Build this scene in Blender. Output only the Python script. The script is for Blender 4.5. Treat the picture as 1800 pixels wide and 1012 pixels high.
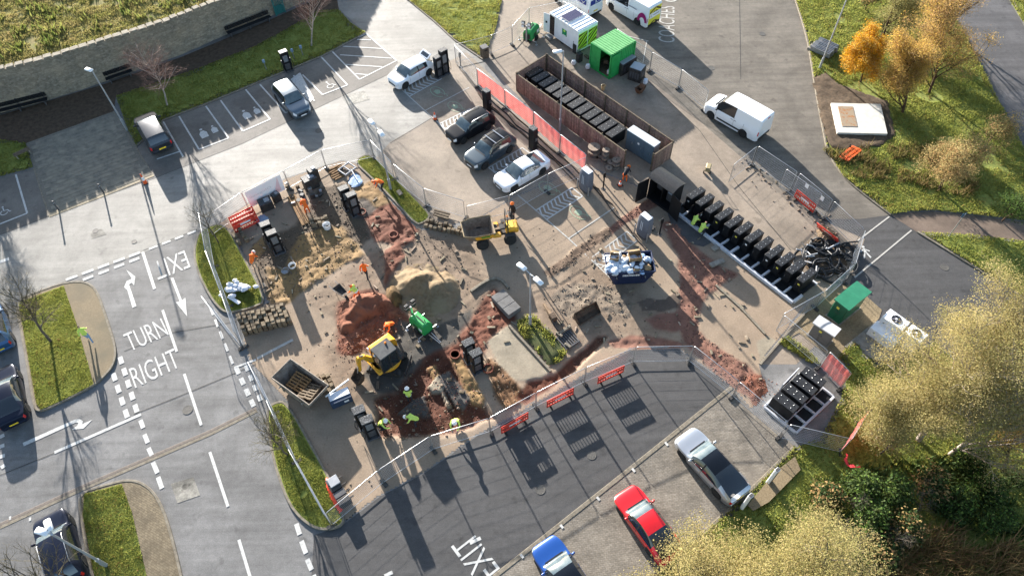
import bpy, bmesh, math, random
import numpy as np
from mathutils import Vector, Matrix, noise as mnoise
from mathutils.geometry import tessellate_polygon
random.seed(7); rng = np.random.default_rng(7)
R_ = math.radians
for o in list(bpy.data.objects): bpy.data.objects.remove(o)
scene = bpy.context.scene; COL = scene.collection
# ---------------------------------------------------------------- camera
CAM_H, F_PX, NADIR = 40.0, 1240.0, (930.0, 1415.0)      # drone height, focal length in photo pixels, where verticals meet
_d = Vector((NADIR[0]-900, NADIR[1]-506, F_PX)).normalized(); _up = -_d
_f = Vector((0, 0, 1)); _Y = (_f - _f.dot(_up)*_up).normalized(); _X = _Y.cross(_up)
_RM = Matrix((_X, _Y, _up))
def W(px, py, z=0.0):                                    # the ground point (at height z) seen at a photo pixel
    r = _RM @ Vector((px-900, py-506, F_PX)); t = (z-CAM_H)/r.z
    return Vector((r.x*t, r.y*t, z))
cd = bpy.data.cameras.new('camera'); cam = bpy.data.objects.new('camera', cd); COL.objects.link(cam); scene.camera = cam
cd.sensor_width = 36; cd.lens = 36*F_PX/1800; cd.clip_start = 0.5; cd.clip_end = 3000
cr = _RM @ Vector((1, 0, 0)); cu = -(_RM @ Vector((0, 1, 0))); cb = -(_RM @ Vector((0, 0, 1)))
cam.matrix_world = Matrix(((cr.x, cu.x, cb.x, 0), (cr.y, cu.y, cb.y, 0), (cr.z, cu.z, cb.z, CAM_H), (0, 0, 0, 1)))
# ---------------------------------------------------------------- sky, sun, exposure
SUN_AZ, SUN_EL = R_(154.5), R_(14.5)                     # direction shadows run (clockwise from +Y), elevation
world = bpy.data.worlds.new('World'); scene.world = world; world.use_nodes = True
nt = world.node_tree; bg = nt.nodes['Background']; sky = nt.nodes.new('ShaderNodeTexSky')
sky.sky_type = 'NISHITA'; sky.sun_disc = False; sky.sun_elevation = SUN_EL; sky.sun_rotation = SUN_AZ + math.pi
nt.links.new(sky.outputs['Color'], bg.inputs['Color']); bg.inputs['Strength'].default_value = 0.08
sl = bpy.data.lights.new('sun', 'SUN'); sun = bpy.data.objects.new('sun', sl); COL.objects.link(sun)
sl.energy = 5.0; sl.angle = R_(0.53); sl.color = (1.0, 0.935, 0.85)
sdir = Vector((math.sin(SUN_AZ)*math.cos(SUN_EL), math.cos(SUN_AZ)*math.cos(SUN_EL), -math.sin(SUN_EL)))
sun.rotation_euler = sdir.to_track_quat('-Z', 'Y').to_euler(); sun.location = (-20, 60, 60)
scene.view_settings.view_transform = 'Standard'; scene.view_settings.look = 'None'
scene.view_settings.exposure = 2.22; scene.view_settings.gamma = 1.0
# ---------------------------------------------------------------- material helpers
MATS = {}
def lin(r, g, b):
    return tuple((c/255/12.92 if c/255 <= .04045 else ((c/255+.055)/1.055)**2.4) for c in (r, g, b))
def M(name, c, c2=None, scale=3.0, detail=5, rough=.8, spec=.3, metal=0, bump=0, bscale=40, c3=None, s3=.25, lo=.35, hi=.65,
      coat=0, trans=0, alpha=1, island=0, emit=0):
    """principled: colour c mixed to c2 by noise (scale per metre), to c3 by a broad noise, optional bump, optional random per island"""
    if name in MATS: return MATS[name]
    m = bpy.data.materials.new(name); m.use_nodes = True; t = m.node_tree; N = t.nodes; L = t.links
    p = N['Principled BSDF']; p.inputs['Roughness'].default_value = rough; p.inputs['Metallic'].default_value = metal
    p.inputs['Specular IOR Level'].default_value = spec; p.inputs['Coat Weight'].default_value = coat
    p.inputs['Coat Roughness'].default_value = .06
    p.inputs['Transmission Weight'].default_value = trans; p.inputs['Alpha'].default_value = alpha
    c = tuple(c)+(1,); src = None
    geo = N.new('ShaderNodeNewGeometry')
    if c2 is not None:
        n = N.new('ShaderNodeTexNoise'); n.inputs['Scale'].default_value = scale; n.inputs['Detail'].default_value = detail
        n.inputs['Roughness'].default_value = .6
        L.new(geo.outputs['Position'], n.inputs['Vector'])
        r = N.new('ShaderNodeMapRange'); r.inputs[1].default_value = lo; r.inputs[2].default_value = hi
        L.new(n.outputs['Fac'], r.inputs[0])
        x = N.new('ShaderNodeMix'); x.data_type = 'RGBA'; x.inputs[6].default_value = c; x.inputs[7].default_value = tuple(c2)+(1,)
        L.new(r.outputs[0], x.inputs[0]); src = x.outputs[2]
    if c3 is not None:
        n = N.new('ShaderNodeTexNoise'); n.inputs['Scale'].default_value = s3; n.inputs['Detail'].default_value = 4
        L.new(geo.outputs['Position'], n.inputs['Vector'])
        r = N.new('ShaderNodeMapRange'); r.inputs[1].default_value = .42; r.inputs[2].default_value = .68
        L.new(n.outputs['Fac'], r.inputs[0])
        x = N.new('ShaderNodeMix'); x.data_type = 'RGBA'; x.inputs[6].default_value = c; x.inputs[7].default_value = tuple(c3)+(1,)
        L.new(r.outputs[0], x.inputs[0])
        if src: L.new(src, x.inputs[6])
        src = x.outputs[2]
    if island:
        h = N.new('ShaderNodeHueSaturation'); a = N.new('ShaderNodeMapRange')
        a.inputs[3].default_value = 1-island; a.inputs[4].default_value = 1+island
        L.new(geo.outputs['Random Per Island'], a.inputs[0]); L.new(a.outputs[0], h.inputs['Value'])
        b = N.new('ShaderNodeMapRange'); b.inputs[3].default_value = .5-island*.05; b.inputs[4].default_value = .5+island*.05
        w = N.new('ShaderNodeTexWhiteNoise'); w.noise_dimensions = '1D'; L.new(geo.outputs['Random Per Island'], w.inputs['W'])
        L.new(w.outputs['Value'], b.inputs[0]); L.new(b.outputs[0], h.inputs['Hue'])
        h.inputs['Color'].default_value = c
        if src: L.new(src, h.inputs['Color'])
        src = h.outputs['Color']
    if src: L.new(src, p.inputs['Base Color'])
    else: p.inputs['Base Color'].default_value = c
    if emit: p.inputs['Emission Color'].default_value = c; p.inputs['Emission Strength'].default_value = emit
    if bump:
        n = N.new('ShaderNodeTexNoise'); n.inputs['Scale'].default_value = bscale; n.inputs['Detail'].default_value = 4
        L.new(geo.outputs['Position'], n.inputs['Vector'])
        b = N.new('ShaderNodeBump'); b.inputs['Strength'].default_value = min(1, bump); b.inputs['Distance'].default_value = .03*max(1, bump)
        L.new(n.outputs['Fac'], b.inputs['Height']); L.new(b.outputs[0], p.inputs['Normal'])
    MATS[name] = m; return m
def leaf_mat(name, c, c2, island=.35, transl=.35):
    if name in MATS: return MATS[name]
    m = M(name, c, c2, scale=.6, rough=.75, spec=.15, island=island); t = m.node_tree; N = t.nodes; L = t.links
    p = N['Principled BSDF']; out = N['Material Output']; tr = N.new('ShaderNodeBsdfTranslucent'); mx = N.new('ShaderNodeMixShader')
    src = p.inputs['Base Color'].links[0].from_socket
    L.new(src, tr.inputs['Color']); mx.inputs[0].default_value = transl
    L.new(p.outputs[0], mx.inputs[1]); L.new(tr.outputs[0], mx.inputs[2]); L.new(mx.outputs[0], out.inputs['Surface'])
    return m
# ---------------------------------------------------------------- object helpers
def link(name, data, parent=None, mat=None):
    o = bpy.data.objects.new(name, data); COL.objects.link(o)
    if parent is not None: o.parent = parent
    if mat is not None and data is not None and not data.materials: data.materials.append(mat)
    return o
def tag(o, label=None, cat=None, group=None, kind=None):
    if label: o['label'] = label
    if cat: o['category'] = cat
    if group: o['group'] = group
    if kind: o['kind'] = kind
    return o
def thing(name, loc, rz=0, label=None, cat=None, group=None):
    o = bpy.data.objects.new(name, None); COL.objects.link(o); o.empty_display_size = .3
    o.location = loc; o.rotation_euler = (0, 0, rz); return tag(o, label, cat, group)
def copy_tree(o, parent=None):
    c = o.copy(); COL.objects.link(c); c.parent = parent
    for ch in list(o.children): copy_tree(ch, c)
    return c
def ang(a, b): d = b-a; return math.atan2(d.y, d.x)
class MB:
    def __init__(s): s.v = []; s.f = []
    def add(s, vs, fs):
        k = len(s.v); s.v += [tuple(p) for p in vs]; s.f += [tuple(i+k for i in f) for f in fs]; return s
    def box(s, c, d, rz=0, bev=0, tilt=None):
        x, y, z = d[0]/2, d[1]/2, d[2]/2; m = Matrix.Rotation(rz, 3, 'Z')
        if tilt is not None: m = m @ tilt
        c = Vector(c)
        if bev <= 0:
            vs = [c+m@Vector((a*x, b*y, e*z)) for e in (-1, 1) for a, b in ((-1, -1), (1, -1), (1, 1), (-1, 1))]
            return s.add(vs, [(3, 2, 1, 0), (4, 5, 6, 7), (0, 1, 5, 4), (1, 2, 6, 5), (2, 3, 7, 6), (3, 0, 4, 7)])
        b_ = min(bev, x*.9, y*.9, z*.9); rings = []
        for zz, ins in ((-z, b_), (-z+b_, 0), (z-b_, 0), (z, b_)):
            X, Y = x-ins, y-ins
            rings.append([c+m@Vector(q+(zz,)) for q in ((-X+b_*(ins == 0), -Y), (X-b_*(ins == 0), -Y), (X, -Y+b_*(ins == 0)), (X, Y-b_*(ins == 0)), (X-b_*(ins == 0), Y), (-X+b_*(ins == 0), Y), (-X, Y-b_*(ins == 0)), (-X, -Y+b_*(ins == 0)))])
        return s.loft(rings, True, True)
    def loft(s, rings, cap0=True, cap1=True, closed=True):
        n = len(rings[0]); vs = [p for r in rings for p in r]; fs = []
        for i in range(len(rings)-1):
            for j in range(n if closed else n-1):
                k = (j+1) % n; fs.append((i*n+j, i*n+k, (i+1)*n+k, (i+1)*n+j))
        if cap0: fs.append(tuple(range(n-1, -1, -1)))
        if cap1: fs.append(tuple((len(rings)-1)*n+j for j in range(n)))
        return s.add(vs, fs)
    def prism(s, poly, z0, z1):
        return s.loft([[Vector((p[0], p[1], z0)) for p in poly], [Vector((p[0], p[1], z1)) for p in poly]])
    def cyl(s, p0, p1, r0, r1=None, n=8, caps=True):
        p0 = Vector(p0); p1 = Vector(p1); r1 = r0 if r1 is None else r1; d = (p1-p0)
        if d.length < 1e-6: return s
        d.normalize(); a = d.orthogonal().normalized(); b = d.cross(a)
        rg = [[p+(a*math.cos(6.28318*i/n)+b*math.sin(6.28318*i/n))*r for i in range(n)] for p, r in ((p0, r0), (p1, r1))]
        return s.loft(rg, caps, caps)
    def tube(s, pts, r, n=6, caps=True):
        pts = [Vector(p) for p in pts]; rg = []; a = None
        for i, p in enumerate(pts):
            d = (pts[min(i+1, len(pts)-1)]-pts[max(i-1, 0)]).normalized()
            if a is None: a = d.orthogonal().normalized()
            a = (a-d*a.dot(d)).normalized(); b = d.cross(a); rr = r[i] if isinstance(r, (list, tuple)) else r
            rg.append([p+(a*math.cos(6.28318*k/n)+b*math.sin(6.28318*k/n))*rr for k in range(n)])
        return s.loft(rg, caps, caps)
    def lathe(s, prof, c=(0, 0, 0), n=16, axis='Z'):
        c = Vector(c); rg = []
        for r, h in prof:
            ring = []
            for i in range(n):
                x, y = r*math.cos(6.28318*i/n), r*math.sin(6.28318*i/n)
                ring.append(c+(Vector((x, y, h)) if axis == 'Z' else Vector((x, h, -y)) if axis == 'Y' else Vector((h, x, y))))
            rg.append(ring)
        return s.loft(rg)
    def blob(s, c, r, n=8, jit=.2, rnd=random):
        c = Vector(c); rx, ry, rz = r if isinstance(r, (tuple, list)) else (r, r, r); rg = []
        for i in range(1, n//2):
            t = math.pi*i/(n//2)
            rg.append([c+Vector((math.sin(t)*math.cos(6.283*k/n)*rx, math.sin(t)*math.sin(6.283*k/n)*ry, -math.cos(t)*rz))*(1+rnd.uniform(-jit, jit)) if jit == 0 else
                       c+Vector((math.sin(t)*math.cos(6.283*k/n)*rx*(1+rnd.uniform(-jit, jit)), math.sin(t)*math.sin(6.283*k/n)*ry*(1+rnd.uniform(-jit, jit)), -math.cos(t)*rz*(1+rnd.uniform(-jit, jit)))) for k in range(n)])
        return s.loft(rg)
    def mesh(s, name='m', smooth=None):
        me = bpy.data.meshes.new(name); me.from_pydata(s.v, [], s.f)
        if smooth is not None:
            me.polygons.foreach_set('use_smooth', [True]*len(me.polygons)); me.update()
            me.set_sharp_from_angle(angle=R_(smooth))
        me.update(); return me
    def build(s, name, mat, parent=None, smooth=None):
        me = s.mesh(name, smooth); me.materials.append(mat); return link(name, me, parent)
def np_mesh(name, V, F):                                   # arrays (n,3) and (m,3 or 4)
    me = bpy.data.meshes.new(name); V = np.asarray(V, 'f'); F = np.asarray(F, 'i'); k = F.shape[1]
    me.vertices.add(len(V)); me.vertices.foreach_set('co', V.ravel())
    me.loops.add(F.size); me.loops.foreach_set('vertex_index', F.ravel())
    me.polygons.add(len(F)); me.polygons.foreach_set('loop_start', np.arange(0, F.size, k, dtype='i'))
    me.update(calc_edges=True); me.validate(); return me
def pw(pts, z=0.0): return [W(x, y, z) for x, y in pts]
def smooth_loop(P, it=2, closed=True):                     # Chaikin corner cutting
    for _ in range(it):
        Q = []; n = len(P)
        for i in range(n if closed else n-1):
            a, b = P[i], P[(i+1) % n]; Q += [a*.75+b*.25, a*.25+b*.75]
        P = Q if closed else [P[0]]+Q+[P[-1]]
    return P
def poly_mesh(P, z):
    me = bpy.data.meshes.new('sheet'); t = tessellate_polygon([[Vector((p.x, p.y, 0)) for p in P]])
    F = []
    for a, b, c in t:
        n = (P[b]-P[a]).cross(P[c]-P[a]).z; F.append((a, b, c) if n > 0 else (a, c, b))
    me.from_pydata([(p.x, p.y, z) for p in P], [], F); me.update(); return me
def sheet(name, P, mat, z, parent=None, kind='structure'):
    o = link(name, poly_mesh(P, z), parent, mat)
    if parent is None: o['kind'] = kind
    return o
def inpoly(X, Y, P):
    r = np.zeros(X.shape, bool); n = len(P)
    for i in range(n):
        x0, y0, x1, y1 = P[i].x, P[i].y, P[i-1].x, P[i-1].y
        if y0 == y1: continue
        c = ((y0 > Y) != (y1 > Y)) & (X < (x1-x0)*(Y-y0)/(y1-y0)+x0); r ^= c
    return r
def edge_dist(X, Y, P):
    d = np.full(X.shape, 1e9)
    for i in range(len(P)):
        a, b = P[i-1], P[i]; ex, ey = b.x-a.x, b.y-a.y; l = ex*ex+ey*ey+1e-9
        t = np.clip(((X-a.x)*ex+(Y-a.y)*ey)/l, 0, 1); d = np.minimum(d, np.hypot(X-a.x-t*ex, Y-a.y-t*ey))
    return d
def vnoise(X, Y, s, seed=0, octv=3):                        # cheap value noise, arrays
    out = np.zeros(X.shape); amp = 1; tot = 0
    for o in range(octv):
        g = np.random.default_rng(seed*31+o).random((64, 64)); u = X*s+100; v = Y*s+100
        i = np.floor(u).astype(int); j = np.floor(v).astype(int); fu = u-i; fv = v-j
        fu = fu*fu*(3-2*fu); fv = fv*fv*(3-2*fv); i %= 64; j %= 64; i1 = (i+1) % 64; j1 = (j+1) % 64
        out += amp*(g[i, j]*(1-fu)*(1-fv)+g[i1, j]*fu*(1-fv)+g[i, j1]*(1-fu)*fv+g[i1, j1]*fu*fv); tot += amp; amp *= .5; s *= 2.1
    return out/tot
def heap(name, P, mat, hfun, cell=.15, parent=None, kind=None):
    """bumpy sheet inside polygon P; hfun(X,Y,dist_to_edge) -> z"""
    xs = [p.x for p in P]; ys = [p.y for p in P]
    gx = np.arange(min(xs), max(xs)+cell, cell); gy = np.arange(min(ys), max(ys)+cell, cell)
    X, Y = np.meshgrid(gx, gy, indexing='ij'); X = X+rng.uniform(-.25, .25, X.shape)*cell; Y = Y+rng.uniform(-.25, .25, Y.shape)*cell
    ins = inpoly(X, Y, P); D = edge_dist(X, Y, P); Z = hfun(X, Y, D)
    n, m = X.shape; idx = np.arange(n*m).reshape(n, m)
    q = np.stack([idx[:-1, :-1], idx[1:, :-1], idx[1:, 1:], idx[:-1, 1:]], -1).reshape(-1, 4)
    q = q[ins.ravel()[q].all(1)]
    u, inv = np.unique(q, return_inverse=True); V = np.stack([X, Y, Z], -1).reshape(-1, 3)[u]
    me = np_mesh(name, V, inv.reshape(-1, 4)); me.polygons.foreach_set('use_smooth', [True]*len(me.polygons))
    o = link(name, me, parent, mat)
    if kind and parent is None: o['kind'] = kind
    elif kind: o['kind'] = kind
    return o
def scatter_pts(P, dens):
    xs = [p.x for p in P]; ys = [p.y for p in P]; A = (max(xs)-min(xs))*(max(ys)-min(ys)); n = int(A*dens)
    X = rng.uniform(min(xs), max(xs), n); Y = rng.uniform(min(ys), max(ys), n); k = inpoly(X, Y, P); return X[k], Y[k]
def blades(name, P, mat, dens, h, w, z=0.0, parent=None, zf=None, clump=.6, keep=None):
    """grass: one bent triangle per blade"""
    X, Y = scatter_pts(P, dens)
    if keep is not None: k = keep(X, Y); X = X[k]; Y = Y[k]
    n = len(X); Zb = np.full(n, z) if zf is None else zf(X, Y)
    c = vnoise(X, Y, 1.7, 3); H = h*(.45+.9*rng.random(n))*(1-clump+2*clump*c); a = rng.uniform(0, 6.283, n); t = rng.uniform(0, 6.283, n)
    wd = w*(.6+.8*rng.random(n)); ln = H*rng.uniform(.2, .8, n)
    V = np.empty((n, 3, 3)); V[:, 0] = np.stack([X+np.cos(a)*wd, Y+np.sin(a)*wd, Zb-.02], -1); V[:, 1] = np.stack([X-np.cos(a)*wd, Y-np.sin(a)*wd, Zb-.02], -1)
    V[:, 2] = np.stack([X+np.cos(t)*ln, Y+np.sin(t)*ln, Zb+H], -1)
    o = link(name, np_mesh(name, V.reshape(-1, 3), np.arange(n*3).reshape(-1, 3)), parent, mat); o['kind'] = 'stuff'; return o
def stones(name, P, mat, dens, r0, r1, parent=None, zf=None, z=0.0, flat=.6):
    """loose stones: squashed octahedra, one mesh"""
    X, Y = scatter_pts(P, dens); n = len(X); r = r0+(r1-r0)*rng.random(n)**2.5; Zb = (np.full(n, z) if zf is None else zf(X, Y))+r*flat*.4
    base = np.array([[1, 0, 0], [0, 1, 0], [-1, 0, 0], [0, -1, 0], [0, 0, 1], [0, 0, -1]], float)
    V = base[None]*(rng.uniform(.6, 1.25, (n, 6, 1)))*r[:, None, None]; V[:, :, 2] *= flat
    a = rng.uniform(0, 6.28, n)[:, None]; x = V[:, :, 0]*np.cos(a)-V[:, :, 1]*np.sin(a); y = V[:, :, 0]*np.sin(a)+V[:, :, 1]*np.cos(a)
    V = np.stack([x+X[:, None], y+Y[:, None], V[:, :, 2]+Zb[:, None]], -1)
    F = np.array([[0, 1, 4], [1, 2, 4], [2, 3, 4], [3, 0, 4], [1, 0, 5], [2, 1, 5], [3, 2, 5], [0, 3, 5]])
    F = (F[None]+6*np.arange(n)[:, None, None]).reshape(-1, 3)
    o = link(name, np_mesh(name, V.reshape(-1, 3), F), parent, mat); o['kind'] = 'stuff'; return o
def text_mesh(s, name='lettering', bold=0.0):
    cu_ = bpy.data.curves.new(name, 'FONT'); cu_.body = s; cu_.offset = bold; cu_.resolution_u = 3
    o = bpy.data.objects.new('tmp', cu_); COL.objects.link(o); dg = bpy.context.evaluated_depsgraph_get()
    me = bpy.data.meshes.new_from_object(o.evaluated_get(dg)); bpy.data.objects.remove(o); bpy.data.curves.remove(cu_)
    xs = [v.co.x for v in me.vertices]; ys = [v.co.y for v in me.vertices]; x0, x1, y0, y1 = min(xs), max(xs), min(ys), max(ys)
    for v in me.vertices: v.co = ((v.co.x-x0)/(x1-x0), (v.co.y-y0)/(y1-y0), 0)
    me.materials.clear(); return me
def text_on(s, o0, eu, ev, mat, name='lettering', parent=None, bold=0.0, off=None):
    """text filling the parallelogram o0, o0+eu (reading direction), o0+ev (up the letters)"""
    me = text_mesh(s, name, bold); n = eu.cross(ev).normalized()*(.004 if off is None else off)
    for v in me.vertices: v.co = o0+eu*v.co.x+ev*v.co.y+n
    me.update(); return link(name, me, parent, mat)
# ================================================================ ground materials
def asphalt(name, c, var=.2, rough=.75, spec=.22, patch=.55, streak=None):
    a = tuple(x*(1-var) for x in c); b = tuple(x*(1+var) for x in c); d = tuple(x*patch for x in c)
    m = M(name, a, b, scale=16, detail=8, rough=rough, spec=spec, bump=.25, bscale=55, lo=.3, hi=.7)
    t = m.node_tree; N = t.nodes; L = t.links; p = N['Principled BSDF']; src = p.inputs['Base Color'].links[0].from_socket
    geo = N.new('ShaderNodeNewGeometry'); n = N.new('ShaderNodeTexNoise'); n.inputs['Scale'].default_value = .35; n.inputs['Detail'].default_value = 6
    n.inputs['Distortion'].default_value = .6; L.new(geo.outputs['Position'], n.inputs['Vector'])
    r = N.new('ShaderNodeMapRange'); r.inputs[1].default_value = .36; r.inputs[2].default_value = .64; r.inputs[3].default_value = patch+.24; r.inputs[4].default_value = 1.12
    L.new(n.outputs['Fac'], r.inputs[0])
    n2 = N.new('ShaderNodeTexNoise'); n2.inputs['Scale'].default_value = 2.6; n2.inputs['Detail'].default_value = 6; n2.inputs['Roughness'].default_value = .7
    L.new(geo.outputs['Position'], n2.inputs['Vector'])
    r2 = N.new('ShaderNodeMapRange'); r2.inputs[1].default_value = .3; r2.inputs[2].default_value = .7; r2.inputs[3].default_value = .84; r2.inputs[4].default_value = 1.12
    L.new(n2.outputs['Fac'], r2.inputs[0])
    mu = N.new('ShaderNodeMath'); mu.operation = 'MULTIPLY'; L.new(r.outputs[0], mu.inputs[0]); L.new(r2.outputs[0], mu.inputs[1])
    if streak is not None:                                # tyre-polished lanes: noise drawn out along the road
        mp = N.new('ShaderNodeMapping'); mp.inputs['Rotation'].default_value = (0, 0, -streak); mp.inputs['Scale'].default_value = (.09, 1.5, 1); L.new(geo.outputs['Position'], mp.inputs[0])
        n3 = N.new('ShaderNodeTexNoise'); n3.inputs['Scale'].default_value = 1; n3.inputs['Detail'].default_value = 5; n3.inputs['Roughness'].default_value = .65; L.new(mp.outputs[0], n3.inputs['Vector'])
        r3 = N.new('ShaderNodeMapRange'); r3.inputs[1].default_value = .32; r3.inputs[2].default_value = .7; r3.inputs[3].default_value = .82; r3.inputs[4].default_value = 1.2; L.new(n3.outputs['Fac'], r3.inputs[0])
        m3 = N.new('ShaderNodeMath'); m3.operation = 'MULTIPLY'; L.new(mu.outputs[0], m3.inputs[0]); L.new(r3.outputs[0], m3.inputs[1]); mu = m3
    n4 = N.new('ShaderNodeTexNoise'); n4.inputs['Scale'].default_value = 1.1; n4.inputs['Detail'].default_value = 3; L.new(geo.outputs['Position'], n4.inputs['Vector'])
    r4 = N.new('ShaderNodeMapRange'); r4.inputs[1].default_value = .62; r4.inputs[2].default_value = .72; r4.inputs[3].default_value = 1; r4.inputs[4].default_value = .72; L.new(n4.outputs['Fac'], r4.inputs[0])
    m4 = N.new('ShaderNodeMath'); m4.operation = 'MULTIPLY'; L.new(mu.outputs[0], m4.inputs[0]); L.new(r4.outputs[0], m4.inputs[1]); mu = m4
    h = N.new('ShaderNodeHueSaturation'); L.new(src, h.inputs['Color']); L.new(mu.outputs[0], h.inputs['Value']); L.new(h.outputs[0], p.inputs['Base Color'])
    return m
def A(r, g, b, k=.46): return tuple(x*k for x in lin(r, g, b))
ASPH = asphalt('asphalt', A(150, 149, 148), streak=-1.15)
ASPH_GLARE = asphalt('asphalt_glare', A(170, 167, 160), streak=.42, rough=.66, spec=.26)  # paler upper road: low-sun glare put into the colour
ASPH_DARK = asphalt('asphalt_new', A(100, 99, 99), patch=.75, streak=.55)
ASPH_BAY = asphalt('asphalt_bay', A(144, 138, 131))
ASPH_RIGHT = asphalt('asphalt_service', A(146, 138, 127), streak=1.85)
TAN = asphalt('dusty_tarmac', A(184, 168, 150))
WHITE = M('road_paint', (.42, .42, .405), (.19, .19, .185), scale=6, detail=9, rough=.65, lo=.5, hi=.78)
WORN = M('worn_paint', (.42, .41, .38), (.26, .25, .23), scale=12, detail=7, rough=.7)
GREENP = M('green_paint', (.20, .30, .16), (.30, .31, .26), scale=9, detail=6, rough=.7)
KERB = M('kerb_concrete', A(176, 166, 148), A(140, 130, 114), scale=5, rough=.85, bump=.2)
BLOCK_DARK = M('edging_block', A(158, 146, 136), A(132, 122, 114), scale=6, rough=.85)
GRAVEL_PATH = M('resin_gravel', A(178, 160, 130), A(150, 133, 106), scale=14, rough=.9, bump=.3, bscale=60, c3=A(140, 130, 108), s3=.6)
SOIL = M('soil', (.10, .07, .045), (.05, .035, .022), scale=4, rough=1, bump=.6, bscale=12)
VERGE = M('verge_soil', (.075, .075, .03), (.045, .06, .02), scale=3, rough=1, bump=.5, bscale=14)
GRASS = leaf_mat('grass_blade', (.185, .21, .045), (.27, .27, .07), island=.4, transl=.6)
GRASS_DRY = leaf_mat('grass_dry', (.27, .26, .07), (.20, .22, .05), island=.35, transl=.55)
STONE_MIX = M('loose_stone', A(170, 150, 130), A(120, 100, 84), scale=3, rough=.9, island=.35)
STONE_RED = M('red_stone', A(176, 132, 114), A(124, 84, 70), scale=3, rough=.9, island=.35)
def paving_mat(name, c, c2, bw, bh, rz, mortar=.6, off=.5):
    """small block paving seen from far: brick pattern in colour and relief"""
    m = M(name, c, c2, scale=7, rough=.85); t = m.node_tree; N = t.nodes; L = t.links; p = N['Principled BSDF']
    src = p.inputs['Base Color'].links[0].from_socket
    geo = N.new('ShaderNodeNewGeometry'); mp = N.new('ShaderNodeMapping'); mp.inputs['Rotation'].default_value = (0, 0, rz)
    L.new(geo.outputs['Position'], mp.inputs[0]); b = N.new('ShaderNodeTexBrick'); L.new(mp.outputs[0], b.inputs['Vector'])
    b.inputs['Scale'].default_value = 1; b.inputs['Brick Width'].default_value = bw; b.inputs['Row Height'].default_value = bh
    b.inputs['Mortar Size'].default_value = .011; b.inputs['Mortar Smooth'].default_value = .3; b.offset = off
    b.inputs['Color1'].default_value = (1, 1, 1, 1); b.inputs['Color2'].default_value = (.74, .74, .74, 1); b.inputs['Mortar'].default_value = (mortar,)*3+(1,)
    x = N.new('ShaderNodeMix'); x.data_type = 'RGBA'; x.blend_type = 'MULTIPLY'; x.inputs[0].default_value = 1
    L.new(src, x.inputs[6]); L.new(b.outputs['Color'], x.inputs[7])
    n = N.new('ShaderNodeTexNoise'); n.inputs['Scale'].default_value = .9; n.inputs['Detail'].default_value = 5; L.new(geo.outputs['Position'], n.inputs['Vector'])
    r = N.new('ShaderNodeMapRange'); r.inputs[1].default_value = .3; r.inputs[2].default_value = .7; r.inputs[3].default_value = .68; r.inputs[4].default_value = 1.15; L.new(n.outputs['Fac'], r.inputs[0])
    h = N.new('ShaderNodeHueSaturation'); L.new(x.outputs[2], h.inputs['Color']); L.new(r.outputs[0], h.inputs['Value']); L.new(h.outputs[0], p.inputs['Base Color'])
    bp = N.new('ShaderNodeBump'); bp.inputs['Distance'].default_value = .01; bp.inputs['Strength'].default_value = .6
    L.new(b.outputs['Fac'], bp.inputs['Height']); bp.invert = True; L.new(bp.outputs[0], p.inputs['Normal']); return m
# ================================================================ ground, with an opening where the dug-up yard lies
YARD_PX = [(366, 404), (500, 314), (600, 282), (625, 286), (735, 402), (800, 402), (832, 388), (905, 345), (1030, 291), (1152, 338), (1424, 528), (1336, 640), (1352, 690),
           (1322, 722), (1285, 680), (1192, 613), (1110, 616), (1020, 664), (925, 720), (840, 765), (745, 832), (668, 872), (603, 920), (505, 708), (440, 640), (428, 600), (430, 546), (470, 532), (406, 402)]
YARD = pw(YARD_PX)
ctr = Vector((0, 0, 0))
for p in YARD: ctr += p
ctr /= len(YARD)
def ground_with_hole():
    bm = bmesh.new(); S = 900
    outer = [bm.verts.new(q) for q in ((-S, -60, 0), (S, -60, 0), (S, S, 0), (-S, S, 0))]
    n = len(YARD); hole = []
    for i, p in enumerate(YARD):                          # shrink by 0.25 m so that the yard sheet overlaps it
        a, b = YARD[i-1], YARD[(i+1) % n]; d = (b-a).normalized(); nn = Vector((-d.y, d.x, 0))
        q = p+nn*.25
        if not inpoly(np.array([q.x]), np.array([q.y]), YARD)[0]: q = p-nn*.25
        hole.append(bm.verts.new(q))
    es = [bm.edges.new((outer[i], outer[(i+1) % 4])) for i in range(4)]+[bm.edges.new((hole[i], hole[(i+1) % n])) for i in range(n)]
    bmesh.ops.triangle_fill(bm, use_beauty=True, use_dissolve=False, edges=es, normal=(0, 0, 1))
    me = bpy.data.meshes.new('ground'); bm.to_mesh(me); bm.free(); return me
ground = link('ground', ground_with_hole(), None, ASPH); ground['kind'] = 'structure'
# ---------------------------------------------------------------- sheets of other surfaces
access = sheet('access_road', pw([(-60, 440), (0, 413), (86, 380), (278, 311), (425, 253), (678, 133), (644, 59), (600, 20), (560, -40), (720, -60), (716, 0), (762, 37), (800, 72), (850, 108),
               (905, 343), (832, 388), (735, 402), (625, 286), (600, 282), (500, 314), (366, 404), (345, 405), (252, 444), (116, 494), (-60, 560)]), ASPH_GLARE, .004)
yard_front = sheet('charging_bay_surface', pw([(686, 250), (760, 207), (706, 157), (760, 124), (820, 92), (1032, 291), (905, 345), (832, 388), (735, 402), (640, 300)]), TAN, .008)
bays_top = sheet('parking_bays', pw([(240, 262), (287, 212), (360, 184), (450, 147), (567, 99), (644, 59), (700, 110), (680, 133), (425, 253), (278, 311), (268, 307)]), ASPH_BAY, .008)
bays_left = sheet('parking_bay', pw([(-40, 325), (0, 312), (60, 296), (86, 380), (0, 413), (-40, 430)]), ASPH_BAY, .008)
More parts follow.
